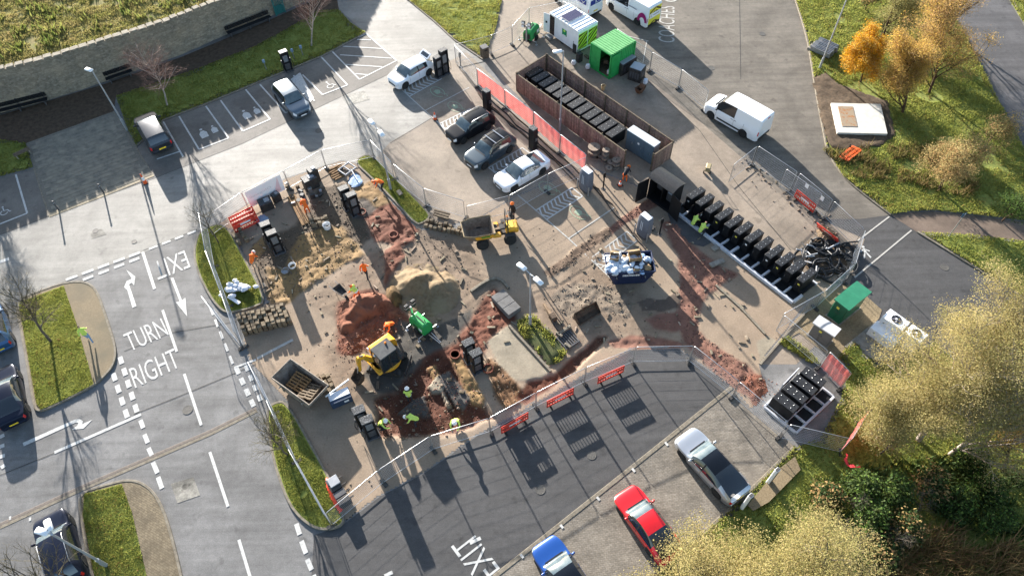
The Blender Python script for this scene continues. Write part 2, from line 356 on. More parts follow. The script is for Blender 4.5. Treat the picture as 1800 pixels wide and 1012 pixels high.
service_yard = sheet('service_yard', pw([(760, -60), (800, 72), (850, 108), (1032, 291), (1152, 338), (1424, 528), (1336, 640), (1400, 640), (1470, 570), (1520, 420), (1440, 385), (1330, 300), (1180, 170), (1060, 80), (1010, -60), (880, -60)]), TAN, .004)
service_road = sheet('service_road', pw([(1010, -60), (1060, 80), (1180, 170), (1330, 300), (1440, 385), (1512, 385), (1565, 378), (1482, 312), (1455, 270), (1447, 230), (1432, 150), (1420, 70), (1398, 0), (1380, -60)]), ASPH_RIGHT, .006)
lower_road = sheet('service_road', pw([(1440, 385), (1520, 420), (1470, 570), (1540, 640), (1640, 600), (1740, 670), (1860, 752), (1860, 570), (1800, 526), (1612, 408), (1565, 378), (1512, 385)]), ASPH_DARK, .010)
dark_road = sheet('exit_road', pw([(600, 924), (668, 872), (745, 832), (840, 765), (925, 720), (1020, 664), (1110, 616), (1192, 613), (1285, 680), (869, 1012), (820, 1052), (545, 1052), (552, 940)]), ASPH_DARK, .004)
P0, P1 = W(870, 1012), W(1287, 680); BAY_DIR = (P1-P0).normalized(); BAY_RZ = ang(P0, P1)
bay_paving = sheet('bay_block_paving', pw([(1285, 680), (1322, 722), (1396, 784), (1330, 852), (1240, 935), (1130, 1030), (1080, 1060), (815, 1060), (869, 1012)]),
                   paving_mat('block_paving', A(190, 180, 166), A(166, 156, 142), .2, .1, -BAY_RZ+.785), .008)
far_road = sheet('road', pw([(1645, -40), (1660, 0), (1700, 72), (1725, 120), (1762, 192), (1800, 262), (1880, 380), (1900, 200), (1800, 47), (1772, 0), (1745, -40)]), asphalt('asphalt_far', A(122, 120, 121), streak=-1.0), .012)
footpath = sheet('footpath', pw([(1565, 378), (1600, 374), (1640, 372), (1680, 376), (1800, 390), (1860, 398), (1860, 430), (1800, 424), (1700, 412), (1612, 408)]), asphalt('path_tarmac', A(150, 132, 118)), .014)
wall_shade_road = None
# concrete slab paving in the shade of the wall
SLAB_PX = [(46, 252), (200, 196), (226, 232), (240, 260), (268, 307), (86, 379), (60, 297)]
slab_area = sheet('slab_paving', pw(SLAB_PX), M('slab_bed', A(166, 158, 144), A(140, 134, 122), scale=6, rough=.95), .010)
SLABM = M('concrete_slab', A(172, 164, 148), A(140, 134, 122), scale=2.5, rough=.9, island=0, c3=A(186, 176, 156), s3=1.2)
def lay_slabs():
    P = pw(SLAB_PX); a = W(86, 379); rz = ang(a, W(268, 307)); u = Vector((math.cos(rz), math.sin(rz), 0)); v = Vector((-u.y, u.x, 0))
    variants = []
    for k in range(4):
        mb = MB(); mb.box((0, 0, .012), (.885, .435, .03), bev=.01); me = mb.mesh('slab'); me.materials.append(SLABM); variants.append(me)
    row = 0; y = .23
    while y < 12:
        x = -6+(.45 if row % 2 else 0)
        while x < 14:
            c = a+u*x+v*y; ok = all(inpoly(np.array([q.x]), np.array([q.y]), P)[0] for q in (c+u*.4+v*.2, c-u*.4+v*.2, c+u*.4-v*.2, c-u*.4-v*.2))
            if ok:
                o = link('paving_slab', variants[random.randrange(4)], slab_area); o.location = (c.x, c.y, .008+random.uniform(0, .006)); o.rotation_euler = (random.uniform(-.004, .004), random.uniform(-.004, .004), rz)
            x += .9
        y += .45; row += 1
lay_slabs()
# edging lines of paviors across the road, kerbs
def ribbon(pts, w, z0, z1, name, mat, parent=None, closed=False, kind='structure'):
    n = len(pts); L_, R2 = [], []
    for i, p in enumerate(pts):
        a = pts[i-1] if (closed or i > 0) else p; b = pts[(i+1) % n] if (closed or i < n-1) else p
        d = (b-a).normalized(); nn = Vector((-d.y, d.x, 0)); L_.append(p+nn*w/2); R2.append(p-nn*w/2)
    mb = MB(); rg = []
    for a, b in zip(L_, R2): rg.append([Vector((a.x, a.y, z0)), Vector((b.x, b.y, z0)), Vector((b.x, b.y, z1-.01)), Vector((b.x*.9+a.x*.1, b.y*.9+a.y*.1, z1)), Vector((a.x*.9+b.x*.1, a.y*.9+b.y*.1, z1)), Vector((a.x, a.y, z1-.01))])
    if closed: rg.append(rg[0])
    mb.loft(rg, not closed, not closed)
    if mat is None: return mb
    o = mb.build(name, mat, parent)
    if parent is None: o['kind'] = kind
    return o
for dx, dy in ((0, 0), (-1.2, -5)):
    ribbon(pw([(0+dx, 927+dy), (140+dx, 862+dy), (372+dx, 762+dy), (452+dx, 722+dy)]), .21, -.02, .012, 'pavior_strip', BLOCK_DARK if dx else KERB, ground)
JOINT = M('tar_joint', (.022, .021, .02), (.05, .048, .045), scale=5, rough=.7)
def cracks(lst, w=.05, z=.013):
    for pts in lst: sheet_line(pts, w, z, JOINT, ground, 'tar_joint')
LINE_N = [0]
def sheet_line(pts, w, z, mat, parent, name='white_line'):
    LINE_N[0] += 1; z += .00035*(LINE_N[0] % 17)              # crossing strokes never share a plane
    P = [p if isinstance(p, Vector) else W(*p) for p in pts]; L_, Rr = [], []
    for i, p in enumerate(P):
        d = (P[min(i+1, len(P)-1)]-P[max(i-1, 0)]).normalized(); n = Vector((-d.y, d.x, 0)); L_.append(p+n*w/2); Rr.append(p-n*w/2)
    mb = MB(); mb.add([(p.x, p.y, z) for p in L_+Rr], [(len(P)+i, len(P)+i+1, i+1, i) for i in range(len(P)-1)])
    return mb.build(name, mat, parent)
cracks([[(0, 413), (86, 380), (278, 311), (425, 253), (678, 133)], [(252, 440), (347, 403)], [(218, 617), (300, 585), (415, 565)], [(216, 660), (330, 650), (450, 618)][:0] or [(235, 728), (330, 690), (450, 640)],
        [(1130, 134), (1230, 230), (1300, 330), (1390, 440)], [(760, 207), (686, 252)], [(1300, 0), (1302, 140)], [(1095, 70), (1160, 150)], [(0, 835), (100, 794)]], .045)
cracks([[(912, 345), (1000, 420), (1082, 497)]], .05, .02)
# ---------------------------------------------------------------- raised islands
def inset(P, d):
    n = len(P); Q = []; area = sum(P[i-1].x*P[i].y-P[i].x*P[i-1].y for i in range(n)); s = 1 if area > 0 else -1
    for i in range(n):
        a, b = P[i-1], P[(i+1) % n]; t = (b-a).normalized(); Q.append(P[i]+Vector((-t.y, t.x, 0))*d*s)
    return Q
def island(name, px, top_mat, it=2, kerb=.14, h=.12, grass=None, gden=420, label=None, smooth_it=2):
    P = smooth_loop(pw(px), smooth_it)
    o = link(name, poly_mesh(inset(P, kerb*.6), h-.02), None, top_mat); o['kind'] = 'structure'
    ribbon(inset(P, kerb/2), kerb, -.02, h, 'kerb', KERB, o, closed=True); return o, P
GB = M('grass_soil', (.20, .22, .05), (.13, .16, .035), scale=4, rough=1, bump=.6, bscale=16)
i1, P1_ = island('traffic_island', [(26, 529), (66, 513), (112, 497), (150, 494), (172, 508), (190, 560), (207, 612), (203, 642), (184, 664), (165, 680), (115, 706), (68, 728), (58, 712), (44, 620)], GRAVEL_PATH)
g1 = pw([(33, 532), (112, 502), (135, 570), (165, 676), (118, 700), (72, 720), (64, 708), (48, 618)], .1)
sheet('lawn', g1, GB, .112, i1); blades('grass', g1, GRASS, 1250, .07, .02, .11, i1)
i2, P2_ = island('traffic_island', [(139, 866), (190, 850), (230, 841), (262, 852), (286, 884), (306, 944), (326, 1030), (336, 1070), (170, 1070), (140, 905)],
    paving_mat('island_block', A(176, 160, 132), A(150, 134, 108), .22, .11, .5))
g2 = pw([(148, 868), (214, 850), (232, 900), (258, 1012), (266, 1060), (176, 1060), (160, 980), (146, 905)], .1)
sheet('lawn', g2, GB, .112, i2); blades('grass', g2, GRASS, 1250, .07, .02, .11, i2)
i3, P3_ = island('traffic_island', [(344, 424), (352, 406), (384, 392), (404, 402), (432, 455), (472, 530), (446, 542), (424, 548), (396, 553), (374, 532), (352, 492), (340, 455)], GB)
blades('grass', inset(P3_, .2), GRASS, 1250, .07, .02, .1, i3)
i4, P4_ = island('traffic_island', [(621, 286), (640, 272), (660, 276), (690, 308), (756, 374), (756, 386), (744, 394), (730, 397), (690, 352), (650, 312)], GB)
blades('grass', inset(P4_, .2), GRASS, 1250, .07, .02, .1, i4)
i5, P5_ = island('traffic_island', [(466, 722), (484, 706), (506, 706), (548, 780), (584, 845), (606, 905), (606, 922), (586, 932), (556, 932), (526, 912), (503, 880), (478, 806)], GB)
blades('grass', inset(P5_, .2), GRASS, 1300, .075, .018, .1, i5, keep=lambda X, Y: vnoise(X, Y, .8, 5) > .3)
# ---------------------------------------------------------------- grass fields
def field(name, P, zf, dens=420, mat=GRASS, base=GB, h=.12, w=.035, cell=.5, keep=None):
    o = heap(name, P, base, lambda X, Y, D: zf(X, Y), cell, None, 'structure')
    blades('grass', P, mat, dens, h, w, 0, o, zf=lambda X, Y: zf(X, Y)-.02, keep=keep); return o
bump_z = lambda X, Y: .07+.10*vnoise(X, Y, .7, 2)
STRIP_PX = [(204, 170), (340, 125), (450, 82), (512, 48), (560, 20), (596, 18), (618, 42), (643, 58), (567, 98), (450, 146), (360, 183), (287, 211), (240, 256), (226, 230)]
verge = field('verge', pw(STRIP_PX), lambda X, Y: .06+.05*vnoise(X, Y, .7, 2), 480, GRASS, GB, .09, .032)
verge2 = field('verge', pw([(-60, 262), (0, 246), (46, 252), (59, 295), (0, 311), (-60, 330)]), lambda X, Y: .06+.05*vnoise(X, Y, .7, 2), 480, GRASS, GB, .09, .032)
dirt_strip = sheet('dirt_path', pw([(-80, 232), (0, 203), (190, 146), (320, 100), (450, 46), (540, 6), (590, -16), (596, 18), (560, 20), (512, 48), (450, 82), (340, 125), (204, 170), (200, 196), (46, 252), (0, 246), (-80, 268)]),
                   M('dirt', A(120, 100, 82), A(92, 76, 60), scale=3, rough=1, bump=.5, bscale=14), .006)
field('grass_triangle', pw([(600, -100), (714, -2), (762, 35), (800, 70), (852, 104), (862, 72), (872, 50), (882, 0), (900, -90)]), lambda X, Y: .05+.06*vnoise(X, Y, .7, 2), 380, GRASS_DRY, GB, .10, .04,
      keep=lambda X, Y: vnoise(X*1.0, Y*3.0, .6, 9) > .3)
BANK_PX = [(1372, -70), (1398, 0), (1420, 70), (1432, 150), (1447, 230), (1455, 270), (1482, 312), (1565, 378), (1600, 373), (1640, 371), (1680, 375), (1800, 389), (1900, 400), (1905, 330), (1800, 263), (1762, 193), (1725, 121), (1700, 73), (1660, 1), (1630, -70)]
BANK = pw(BANK_PX)
dug = pw([(1425, 140), (1450, 128), (1475, 150), (1560, 180), (1575, 240), (1545, 262), (1480, 268), (1455, 262), (1440, 210)])
def keep_bank(X, Y):
    return (vnoise(X, Y, .5, 11) > .27) & ~(inpoly(X, Y, dug) & (vnoise(X, Y, .9, 12) > .22))
bank = field('grass_bank', BANK, bump_z, 320, GRASS, GB, .13, .036, .4, keep_bank)
heap('dug_soil', dug, SOIL, lambda X, Y, D: bump_z(X, Y)+np.minimum(D*.3, .1)+.10*vnoise(X, Y, 2.5, 4)-.03, .2, None, 'structure')
bank2 = field('grass_bank', pw([(1618, 409), (1700, 413), (1800, 425), (1900, 436), (1900, 590), (1800, 524)]), bump_z, 320, GRASS, GB, .12, .034, .4)
field('grass_bank', pw([(1772, 0), (1800, 45), (1900, 195), (1920, -40), (1750, -40)]), bump_z, 300, GRASS, GB, .13, .04, .5)
LOW_PX = [(1396, 786), (1440, 772), (1478, 700), (1485, 640), (1470, 628), (1500, 600), (1540, 642), (1640, 602), (1738, 672), (1862, 756), (1900, 1080), (1090, 1080), (1130, 1030), (1240, 935), (1330, 852)]
lowf = field('grass_bank', pw(LOW_PX), bump_z, 320, GRASS, GB, .13, .034, .35, lambda X, Y: vnoise(X, Y, .6, 21) > .25)
for px in ([(1398, 0), (1420, 70), (1432, 150), (1447, 230), (1455, 270), (1482, 312), (1520, 344), (1565, 378)], [(1612, 408), (1700, 462), (1800, 525), (1870, 572)], [(1776, -6), (1802, 44), (1870, 150)]):
    ribbon(smooth_loop(pw(px), 2, False), .16, -.02, .11, 'kerb', KERB)
ribbon(pw([(868, 1014), (1080, 846), (1286, 681)]), .26, -.02, .03, 'kerb', KERB)
ribbon(pw([(1397, 785), (1330, 851), (1240, 934), (1130, 1029)]), .2, -.02, .10, 'kerb', KERB)
ribbon(pw([(60, 296), (86, 380)]), .12, -.02, .03, 'kerb', KERB); ribbon(pw([(200, 196), (240, 260), (268, 307)]), .12, -.02, .03, 'kerb', KERB)
ribbon(pw([(240, 258), (287, 212), (360, 184), (450, 147), (567, 99), (642, 59)]), .14, -.02, .08, 'kerb', KERB)
ribbon(pw([(712, -4), (762, 37), (800, 72), (850, 106)]), .14, -.02, .08, 'kerb', KERB)
ribbon(pw([(1336, 641), (1368, 604), (1420, 545)]), .14, -.02, .1, 'kerb', KERB)
ribbon(pw([(1258, 502), (1300, 540), (1345, 588)]), .16, -.02, .12, 'kerb', KERB)
# edge band of small setts along the slab paving, sunlight put into its colour
ribbon(pw([(86, 379), (180, 343), (270, 307)]), .5, -.02, .022, 'sett_band', M('sunlit_sett', A(206, 190, 160), A(180, 164, 136), scale=6, rough=.8), slab_area)
# ================================================================ the dug-up yard: one relief sheet, surface by zone
Z_TAN, Z_SAND, Z_RED, Z_REDG, Z_GREY, Z_DARK, Z_PALE = A(198, 176, 152), A(184, 150, 102), A(150, 94, 72), A(170, 124, 106), A(164, 148, 130), A(96, 92, 90), A(196, 184, 162)
ZONES = [  # polygon, colour, base height, roughness of relief, feather
    ([(520, 530), (650, 445), (735, 405), (830, 430), (850, 480), (880, 500), (860, 560), (780, 620), (700, 700), (640, 720), (590, 690), (570, 620), (590, 560)], A(172, 150, 128), .012, .05, 1.0),
    ([(930, 520), (985, 490), (1010, 450), (1060, 420), (1110, 500), (1200, 560), (1180, 590), (1060, 590), (1000, 620), (960, 580)], A(176, 154, 132), .012, .04, .9),
    ([(440, 430), (470, 415), (520, 395), (560, 330), (610, 320), (640, 360), (650, 420), (600, 470), (520, 520), (480, 535), (466, 520)], A(122, 106, 88), .01, .05, .4),
    ([(470, 470), (500, 470), (525, 415), (560, 400), (602, 398), (637, 440), (642, 448), (600, 472), (545, 505), (505, 535), (478, 535), (468, 515)], Z_SAND, .03, .14, .4),
    ([(436, 440), (462, 415), (468, 440), (452, 462)], Z_SAND, .03, .12, .2),
    ([(622, 333), (650, 318), (672, 325), (692, 350), (712, 378), (690, 400), (660, 390), (630, 352)], Z_SAND, .03, .12, .3),
    ([(618, 352), (640, 348), (662, 368), (650, 388), (622, 385)], A(116, 106, 98), .03, .1, .3),
    ([(640, 385), (690, 352), (740, 400), (728, 428), (700, 436), (660, 425)], Z_RED, .03, .18, .35),
    ([(676, 440), (700, 428), (715, 450), (690, 480), (680, 510), (672, 500)], Z_RED, .05, .2, .3),
    ([(590, 560), (596, 530), (620, 515), (650, 505), (690, 520), (720, 560), (710, 590), (690, 600), (650, 615), (600, 625), (592, 610)], Z_RED, .02, .1, .5),
    ([(672, 600), (700, 560), (745, 580), (800, 560), (830, 540), (835, 560), (800, 600), (760, 640), (740, 660), (700, 690), (660, 690), (640, 660)], A(104, 100, 94), .01, .06, .3),
    ([(740, 632), (775, 612), (800, 600), (815, 575), (850, 520), (870, 505), (900, 545), (906, 560), (890, 572), (855, 602), (850, 628), (835, 650), (800, 650), (770, 665)], Z_RED, -.05, .22, .5),
    ([(735, 640), (770, 618), (800, 640), (852, 712), (870, 735), (800, 760), (720, 770), (665, 765), (655, 700), (690, 690)], A(118, 72, 52), -.25, .16, .5),
    ([(792, 630), (806, 622), (855, 700), (850, 716), (828, 712)], Z_SAND, .02, .2, .2),
    ([(748, 645), (765, 640), (778, 668), (765, 672)], Z_SAND, -.02, .12, .15),
    ([(852, 632), (866, 628), (916, 682), (924, 704), (890, 722), (868, 700)], A(146, 108, 74), .03, .22, .25),
    ([(857, 600), (892, 572), (970, 655), (940, 668), (905, 668), (876, 640)], Z_PALE, .03, .0, .03),
    ([(905, 700), (930, 672), (975, 655), (1005, 625), (1025, 632), (1010, 655), (960, 690), (925, 712)], A(130, 80, 58), -.12, .16, .3),
    ([(697, 729), (724, 702), (746, 694), (757, 733)], A(100, 96, 92), .06, .01, .02),
    ([(752, 680), (768, 660), (795, 714), (786, 718), (775, 690), (760, 690)], Z_PALE, .05, .02, .04),
    ([(768, 662), (790, 650), (828, 700), (815, 722), (798, 712)], A(110, 106, 102), .05, .02, .04),
    ([(1068, 402), (1115, 365), (1152, 343), (1174, 352), (1142, 372), (1100, 393), (1076, 414)], Z_REDG, .01, .1, .2),
    ([(1068, 400), (1078, 413), (1032, 442), (1002, 467), (966, 492), (954, 478), (1000, 446), (1040, 416)], A(142, 118, 98), .01, .14, .25),
    ([(1158, 392), (1186, 384), (1216, 430), (1272, 470), (1302, 482), (1256, 512), (1236, 532), (1226, 580), (1252, 602), (1312, 640), (1348, 682), (1332, 706), (1290, 688), (1238, 640), (1198, 600), (1188, 548), (1194, 500), (1192, 450)], Z_REDG, -.02, .12, .3),
    ([(1130, 560), (1190, 545), (1205, 570), (1190, 585), (1150, 580)], Z_REDG, .0, .1, .3),
    ([(1060, 600), (1110, 588), (1142, 590), (1192, 598), (1212, 606), (1192, 614), (1110, 614), (1080, 612)], Z_REDG, -.06, .14, .2),
    ([(1005, 630), (1050, 590), (1068, 590), (1064, 600), (1030, 632), (1012, 648)], A(112, 78, 60), -.18, .08, .2),
    ([(982, 508), (1000, 500), (1060, 498), (1104, 508), (1112, 526), (1112, 562), (1040, 546), (1002, 562), (970, 540), (968, 520)], Z_GREY, .01, .12, .35),
    ([(1120, 532), (1136, 525), (1170, 526), (1184, 514), (1199, 526), (1190, 541), (1166, 548), (1130, 546)], A(124, 108, 96), .05, .0, .03),
    ([(1330, 600), (1352, 590), (1420, 640), (1400, 668), (1340, 660)], Z_PALE, .01, .0, .05),
    ([(1300, 660), (1340, 660), (1400, 690), (1360, 720), (1325, 720)], Z_RED, -.05, .2, .3)]
def yard_sheet():
    cell = .13; xs = [p.x for p in YARD]; ys = [p.y for p in YARD]
    gx = np.arange(min(xs), max(xs)+cell, cell); gy = np.arange(min(ys), max(ys)+cell, cell)
    X, Y = np.meshgrid(gx, gy, indexing='ij'); ins = inpoly(X, Y, YARD); Dy = edge_dist(X, Y, YARD)
    C = np.empty(X.shape+(3,)); C[:] = Z_TAN; C *= (.88+.24*vnoise(X, Y, .45, 6, 4))[..., None]
    C *= 1.0; Z = np.full(X.shape, .008); wob = (vnoise(X, Y, 1.1, 8, 3)-.5)*1.0
    for k, (px, c, base, rough, fe) in enumerate(ZONES):
        P = pw(px); I = inpoly(X, Y, P); D = edge_dist(X, Y, P); sd = np.where(I, D, -D)+wob*min(1, fe*2)*.6
        w = np.clip((sd+fe*.4)/max(fe, .02), 0, 1); w = w*w*(3-2*w)
        h = base+rough*(vnoise(X, Y, 1.6, 20+k, 4)-.35)*1.6+rough*.35*(rng.random(X.shape)-.5)
        cc = np.array(c)*(.72+.56*vnoise(X, Y, 2.2, 60+k, 4))[..., None]
        C = C*(1-w[..., None])+cc*w[..., None]; Z = Z*(1-w)+h*w
    C *= (.82+.36*vnoise(X, Y, 1.5, 90, 4))[..., None]; edge = np.clip(Dy/.6, 0, 1); Z = .008*(1-edge)+Z*edge
    n, m = X.shape; idx = np.arange(n*m).reshape(n, m)
    q = np.stack([idx[:-1, :-1], idx[1:, :-1], idx[1:, 1:], idx[:-1, 1:]], -1).reshape(-1, 4); q = q[ins.ravel()[q].all(1)]
    u, inv = np.unique(q, return_inverse=True)
    me = np_mesh('yard', np.stack([X, Y, Z], -1).reshape(-1, 3)[u], inv.reshape(-1, 4)); me.polygons.foreach_set('use_smooth', [True]*len(me.polygons))
    ca = me.color_attributes.new('surface', 'FLOAT_COLOR', 'POINT'); cc = np.ones((len(u), 4), 'f'); cc[:, :3] = C.reshape(-1, 3)[u]; ca.data.foreach_set('color', cc.ravel())
    m_ = M('yard_surface', (1, 1, 1), (.78, .76, .74), scale=9, detail=8, rough=.85, spec=.25, bump=.5, bscale=26, lo=.3, hi=.7)
    t = m_.node_tree; p = t.nodes['Principled BSDF']; src = p.inputs['Base Color'].links[0].from_socket
    at = t.nodes.new('ShaderNodeVertexColor'); at.layer_name = 'surface'; x = t.nodes.new('ShaderNodeMix'); x.data_type = 'RGBA'; x.blend_type = 'MULTIPLY'; x.inputs[0].default_value = 1
    t.links.new(at.outputs[0], x.inputs[6]); t.links.new(src, x.inputs[7]); t.links.new(x.outputs[2], p.inputs['Base Color'])
    o = link('construction_yard', me, None, m_); o['kind'] = 'structure'
    def zf(px_, py_):
        i = np.clip(((np.asarray(px_)-gx[0])/cell).round().astype(int), 0, n-1); j = np.clip(((np.asarray(py_)-gy[0])/cell).round().astype(int), 0, m-1); return Z[i, j]
    return o, zf
yard, yard_z = yard_sheet()
def YZ(p): return float(yard_z(p.x, p.y))
for k in (23, 26, 12, 30): stones('rubble', pw(ZONES[k][0]), STONE_RED if k != 12 else STONE_RED, 46, .02, .065, yard, yard_z)
for k in (21,): stones('rubble', pw(ZONES[k][0]), STONE_RED, 44, .025, .08, yard, yard_z)
for k in (22, 27, 15, 2): stones('rubble', pw(ZONES[k][0]), STONE_MIX, 22, .025, .09, yard, yard_z)
stones('rubble', pw([(640, 440), (735, 400), (800, 420), (830, 480), (760, 470), (700, 450)]), STONE_MIX, 5, .025, .11, yard, yard_z)
stones('rubble', pw(ZONES[0][0]), STONE_MIX, 5, .02, .07, yard, yard_z); stones('rubble', pw(ZONES[1][0]), STONE_MIX, 5, .02, .08, yard, yard_z); stones('rubble', YARD, STONE_MIX, .8, .02, .08, yard, yard_z)
stones('rubble', pw([(655, 690), (735, 650), (860, 720), (800, 765), (680, 775)]), STONE_MIX, 5, .03, .16, yard, yard_z)
stones('rubble', pw([(1282, 300), (1330, 262), (1460, 370), (1500, 430), (1450, 460), (1400, 400)]), STONE_MIX, 1.2, .03, .12, service_yard, None, .01)
stones('rubble', pw([(1300, 268), (1330, 290), (1462, 392), (1440, 400), (1310, 296)]), STONE_MIX, 10, .04, .16, service_yard, None, .01)

# ================================================================ painted markings
def dash(a, b, w=.15, z=.016, mat=WHITE, parent=ground, name='dash'): return sheet_line([a, b], w, z, mat, parent, name)
def dashes(a, b, n, frac=.6, w=.15, z=.016, mat=WHITE, parent=ground):
    A_, B_ = W(*a), W(*b)
    for i in range(n):
        p = A_+(B_-A_)*(i/n); q = A_+(B_-A_)*((i+frac)/n); dash(p, q, w, z, mat, parent)
dashes((116, 492), (254, 441), 5, .72, .24); dashes((146, 492), (254, 450), 4, .66, .24); dashes((262, 438), (352, 403), 4, .66, .2)
sheet_line([(251, 443), (272, 508)], .2, .016, WHITE, ground)
for a, b in (((286, 545), (311, 618)), ((324, 657), (354, 747)), ((369, 794), (401, 890)), ((420, 948), (448, 1040))): dash(a, b, .17)
dashes((370, 541), (413, 648), 5, .62, .17)
dashes((415, 646), (450, 722), 4, .6, .3); dashes((432, 642), (462, 712), 4, .56, .28); sheet_line([(412, 646), (450, 632)], .16, .016, WHITE, ground)
sheet_line([(452, 630), (515, 597)], .2, .02, WORN, yard)
dashes((211, 627), (244, 733), 5, .6, .3); dashes((199, 656), (227, 742), 4, .62, .3); sheet_line([(96, 795), (248, 728)], .2, .016, WHITE, ground)
for a, b in (((247, 738), (252, 752)), ((254, 763), (260, 778)), ((261, 787), (267, 800)), ((269, 812), (277, 831)), ((278, 838), (285, 858)), ((521, 920), (527, 939)), ((530, 950), (538, 972)), ((540, 982), (548, 1001)), ((551, 1010), (556, 1024)),
             ((0, 768), (8, 764)), ((0, 785), (8, 782)), ((0, 803), (9, 800)), ((2, 822), (9, 817))): dash(a, b, .26)
dash((-12, 740), (1, 733), .2); dash((-30, 470), (16, 455), .3)
def shape(px, z=.016, mat=WHITE, parent=ground, name='arrow'): return link(name, poly_mesh(pw(px), z), parent, mat)
shape([(218, 505), (223, 494), (232, 490), (222, 474), (238, 486), (236, 502), (232, 497), (227, 500), (240, 538), (233, 541), (224, 510)])
shape([(300, 489), (305, 488), (320, 528), (326, 523), (329, 556), (309, 531), (316, 530)])
shape([(40, 778), (132, 737), (140, 736), (146, 740), (145, 745), (163, 737), (147, 753), (126, 755), (136, 748), (138, 743), (134, 742), (42, 784)])
def road_text(s, px0, pxu, pxv, mat=WHITE, parent=ground, z=.017, bold=-.004):
    o = W(*px0, z); return text_on(s, o, W(*pxu, z)-o, W(*pxv, z)-o, mat, 'road_lettering', parent, bold, 0)
road_text('TURN', (229, 618), (297, 588), (216, 588)); road_text('RIGHT', (238, 682), (318, 644), (226, 648))
road_text('EXIT', (324, 440), (268, 462), (335, 469))
road_text('EXIT', (879, 998), (829, 932), (842, 1028), parent=dark_road)
road_text('COACHES', (1186, 76), (1186, 12), (1157, 73), WORN, service_road, .018); road_text('ONLY', (1193, 4), (1190, -50), (1166, 4), WORN, service_road, .018)
dash((826, 954), (845, 945), .2, parent=dark_road); dash((676, 1012), (690, 1005), .2, parent=dark_road)
# upper bays
def lines(px, w=.13, z=.020, mat=WHITE, parent=ground): return sheet_line(px, w, z, mat, parent)
for px in ([(287, 214), (322, 276)], [(276, 280), (318, 266)], [(315, 205), (350, 263)], [(350, 263), (402, 243)], [(402, 243), (362, 187)], [(388, 177), (427, 231)], [(427, 231), (475, 210)], [(475, 210), (432, 158)],
           [(457, 149), (502, 199)], [(502, 199), (514, 194)], [(516, 133), (553, 178)], [(532, 132), (567, 167)], [(567, 167), (611, 150)], [(611, 150), (564, 100)],
           [(584, 91), (632, 140)], [(632, 140), (697, 107)], [(697, 107), (644, 60)], [(644, 60), (630, 66)]): lines(px, parent=bays_top)
for px in ([(598, 97), (689, 103)], [(603, 82), (671, 86)], [(607, 114), (672, 118)], [(625, 130), (646, 132)], [(628, 70), (652, 71)]): lines(px, .12, parent=bays_top)
lines([(28, 307), (48, 375)], .14, parent=bays_left); lines([(48, 375), (-10, 398)], .14, parent=bays_left)
def wheelchair(c, u, s, mat, parent, z=.021):                 # simple wheelchair symbol; u = up direction
    v = Vector((u.y, -u.x, 0)); f = lambda x, y: c+v*(x*s)+u*(y*s)
    ring = [f(-.12+.34*math.cos(a), -.2+.34*math.sin(a)) for a in np.linspace(1.9, 6.0, 14)]
    sheet_line(ring, .1*s, z, mat, parent, 'wheelchair_symbol'); sheet_line([f(-.12, .55), f(-.08, .05), f(.25, .05), f(.42, -.35), f(.55, -.3)], .12*s, z, mat, parent, 'wheelchair_symbol')
    h = [f(-.12+.11*math.cos(a), .72+.11*math.sin(a)) for a in np.linspace(0, 6.28, 10)[:-1]]; link('wheelchair_symbol', poly_mesh(h, z), parent, mat)
def updir(a, b): return (W(*b)-W(*a)).normalized()
wheelchair(W(9, 371), updir((48, 375), (28, 307)), .75, WHITE, bays_left); wheelchair(W(581, 150), updir((611, 150), (564, 100)), .8, WHITE, bays_top)
def family(c, u, s, mat, parent, z=.021):
    v = Vector((u.y, -u.x, 0)); f = lambda x, y: c+v*(x*s)+u*(y*s)
    for x0, k in ((-.5, 1.0), (.45, .8)):
        link('family_symbol', poly_mesh([f(x0-.32*k, .15*k), f(x0-.12*k, .45*k), f(x0+.12*k, .45*k), f(x0+.32*k, .15*k), f(x0+.3*k, -.5*k), f(x0-.3*k, -.5*k)], z), parent, mat)
        link('family_symbol', poly_mesh([f(x0+.13*k*math.cos(a), .68*k+.13*k*math.sin(a)) for a in np.linspace(0, 6.28, 9)[:-1]], z), parent, mat)
family(W(368, 232), updir((350, 263), (315, 205)), 1.0, WHITE, bays_top); family(W(443, 199), updir((427, 231), (388, 177)), 1.0, WHITE, bays_top)
def chevrons(a, b, c, d, n, parent, mat=WHITE, w=.13, z=.02, close=True):
    """striped strip: long side a-b, other long side d-c, chevrons pointing towards a-d"""
    A_, B_, C_, D_ = (W(*q) for q in (a, b, c, d))
    for p in ((A_, B_), (D_, C_), (A_, D_), (B_, C_)): sheet_line(list(p), w*.8, z, mat, parent, 'hatch_line')
    for i in range(n):
        t = (i+.9)/(n+.6); dt = .8/(n+.6)
        p = A_+(B_-A_)*t; q = D_+(C_-D_)*t; m = (A_+D_)/2+((B_+C_)/2-(A_+D_)/2)*(t-dt); sheet_line([p, m, q], w, z, mat, parent, 'hatch_line')
chevrons((705, 157), (759, 127), (776, 139), (720, 170), 8, yard_front); chevrons((859, 295), (918, 260), (934, 272), (876, 309), 8, yard_front)
chevrons((772, 218), (826, 192), (840, 205), (786, 232), 8, yard_front); chevrons((942, 370), (1005, 330), (1024, 345), (961, 386), 9, yard)
chevrons((1037, 455), (1102, 407), (1120, 423), (1056, 472), 9, yard, WORN); chevrons((512, 140), (527, 129), (551, 173), (545, 180), 9, bays_top)
for px in ([(705, 157), (747, 195), (782, 226)], [(747, 195), (825, 154)]): lines(px, .1, .02, WORN, yard_front)
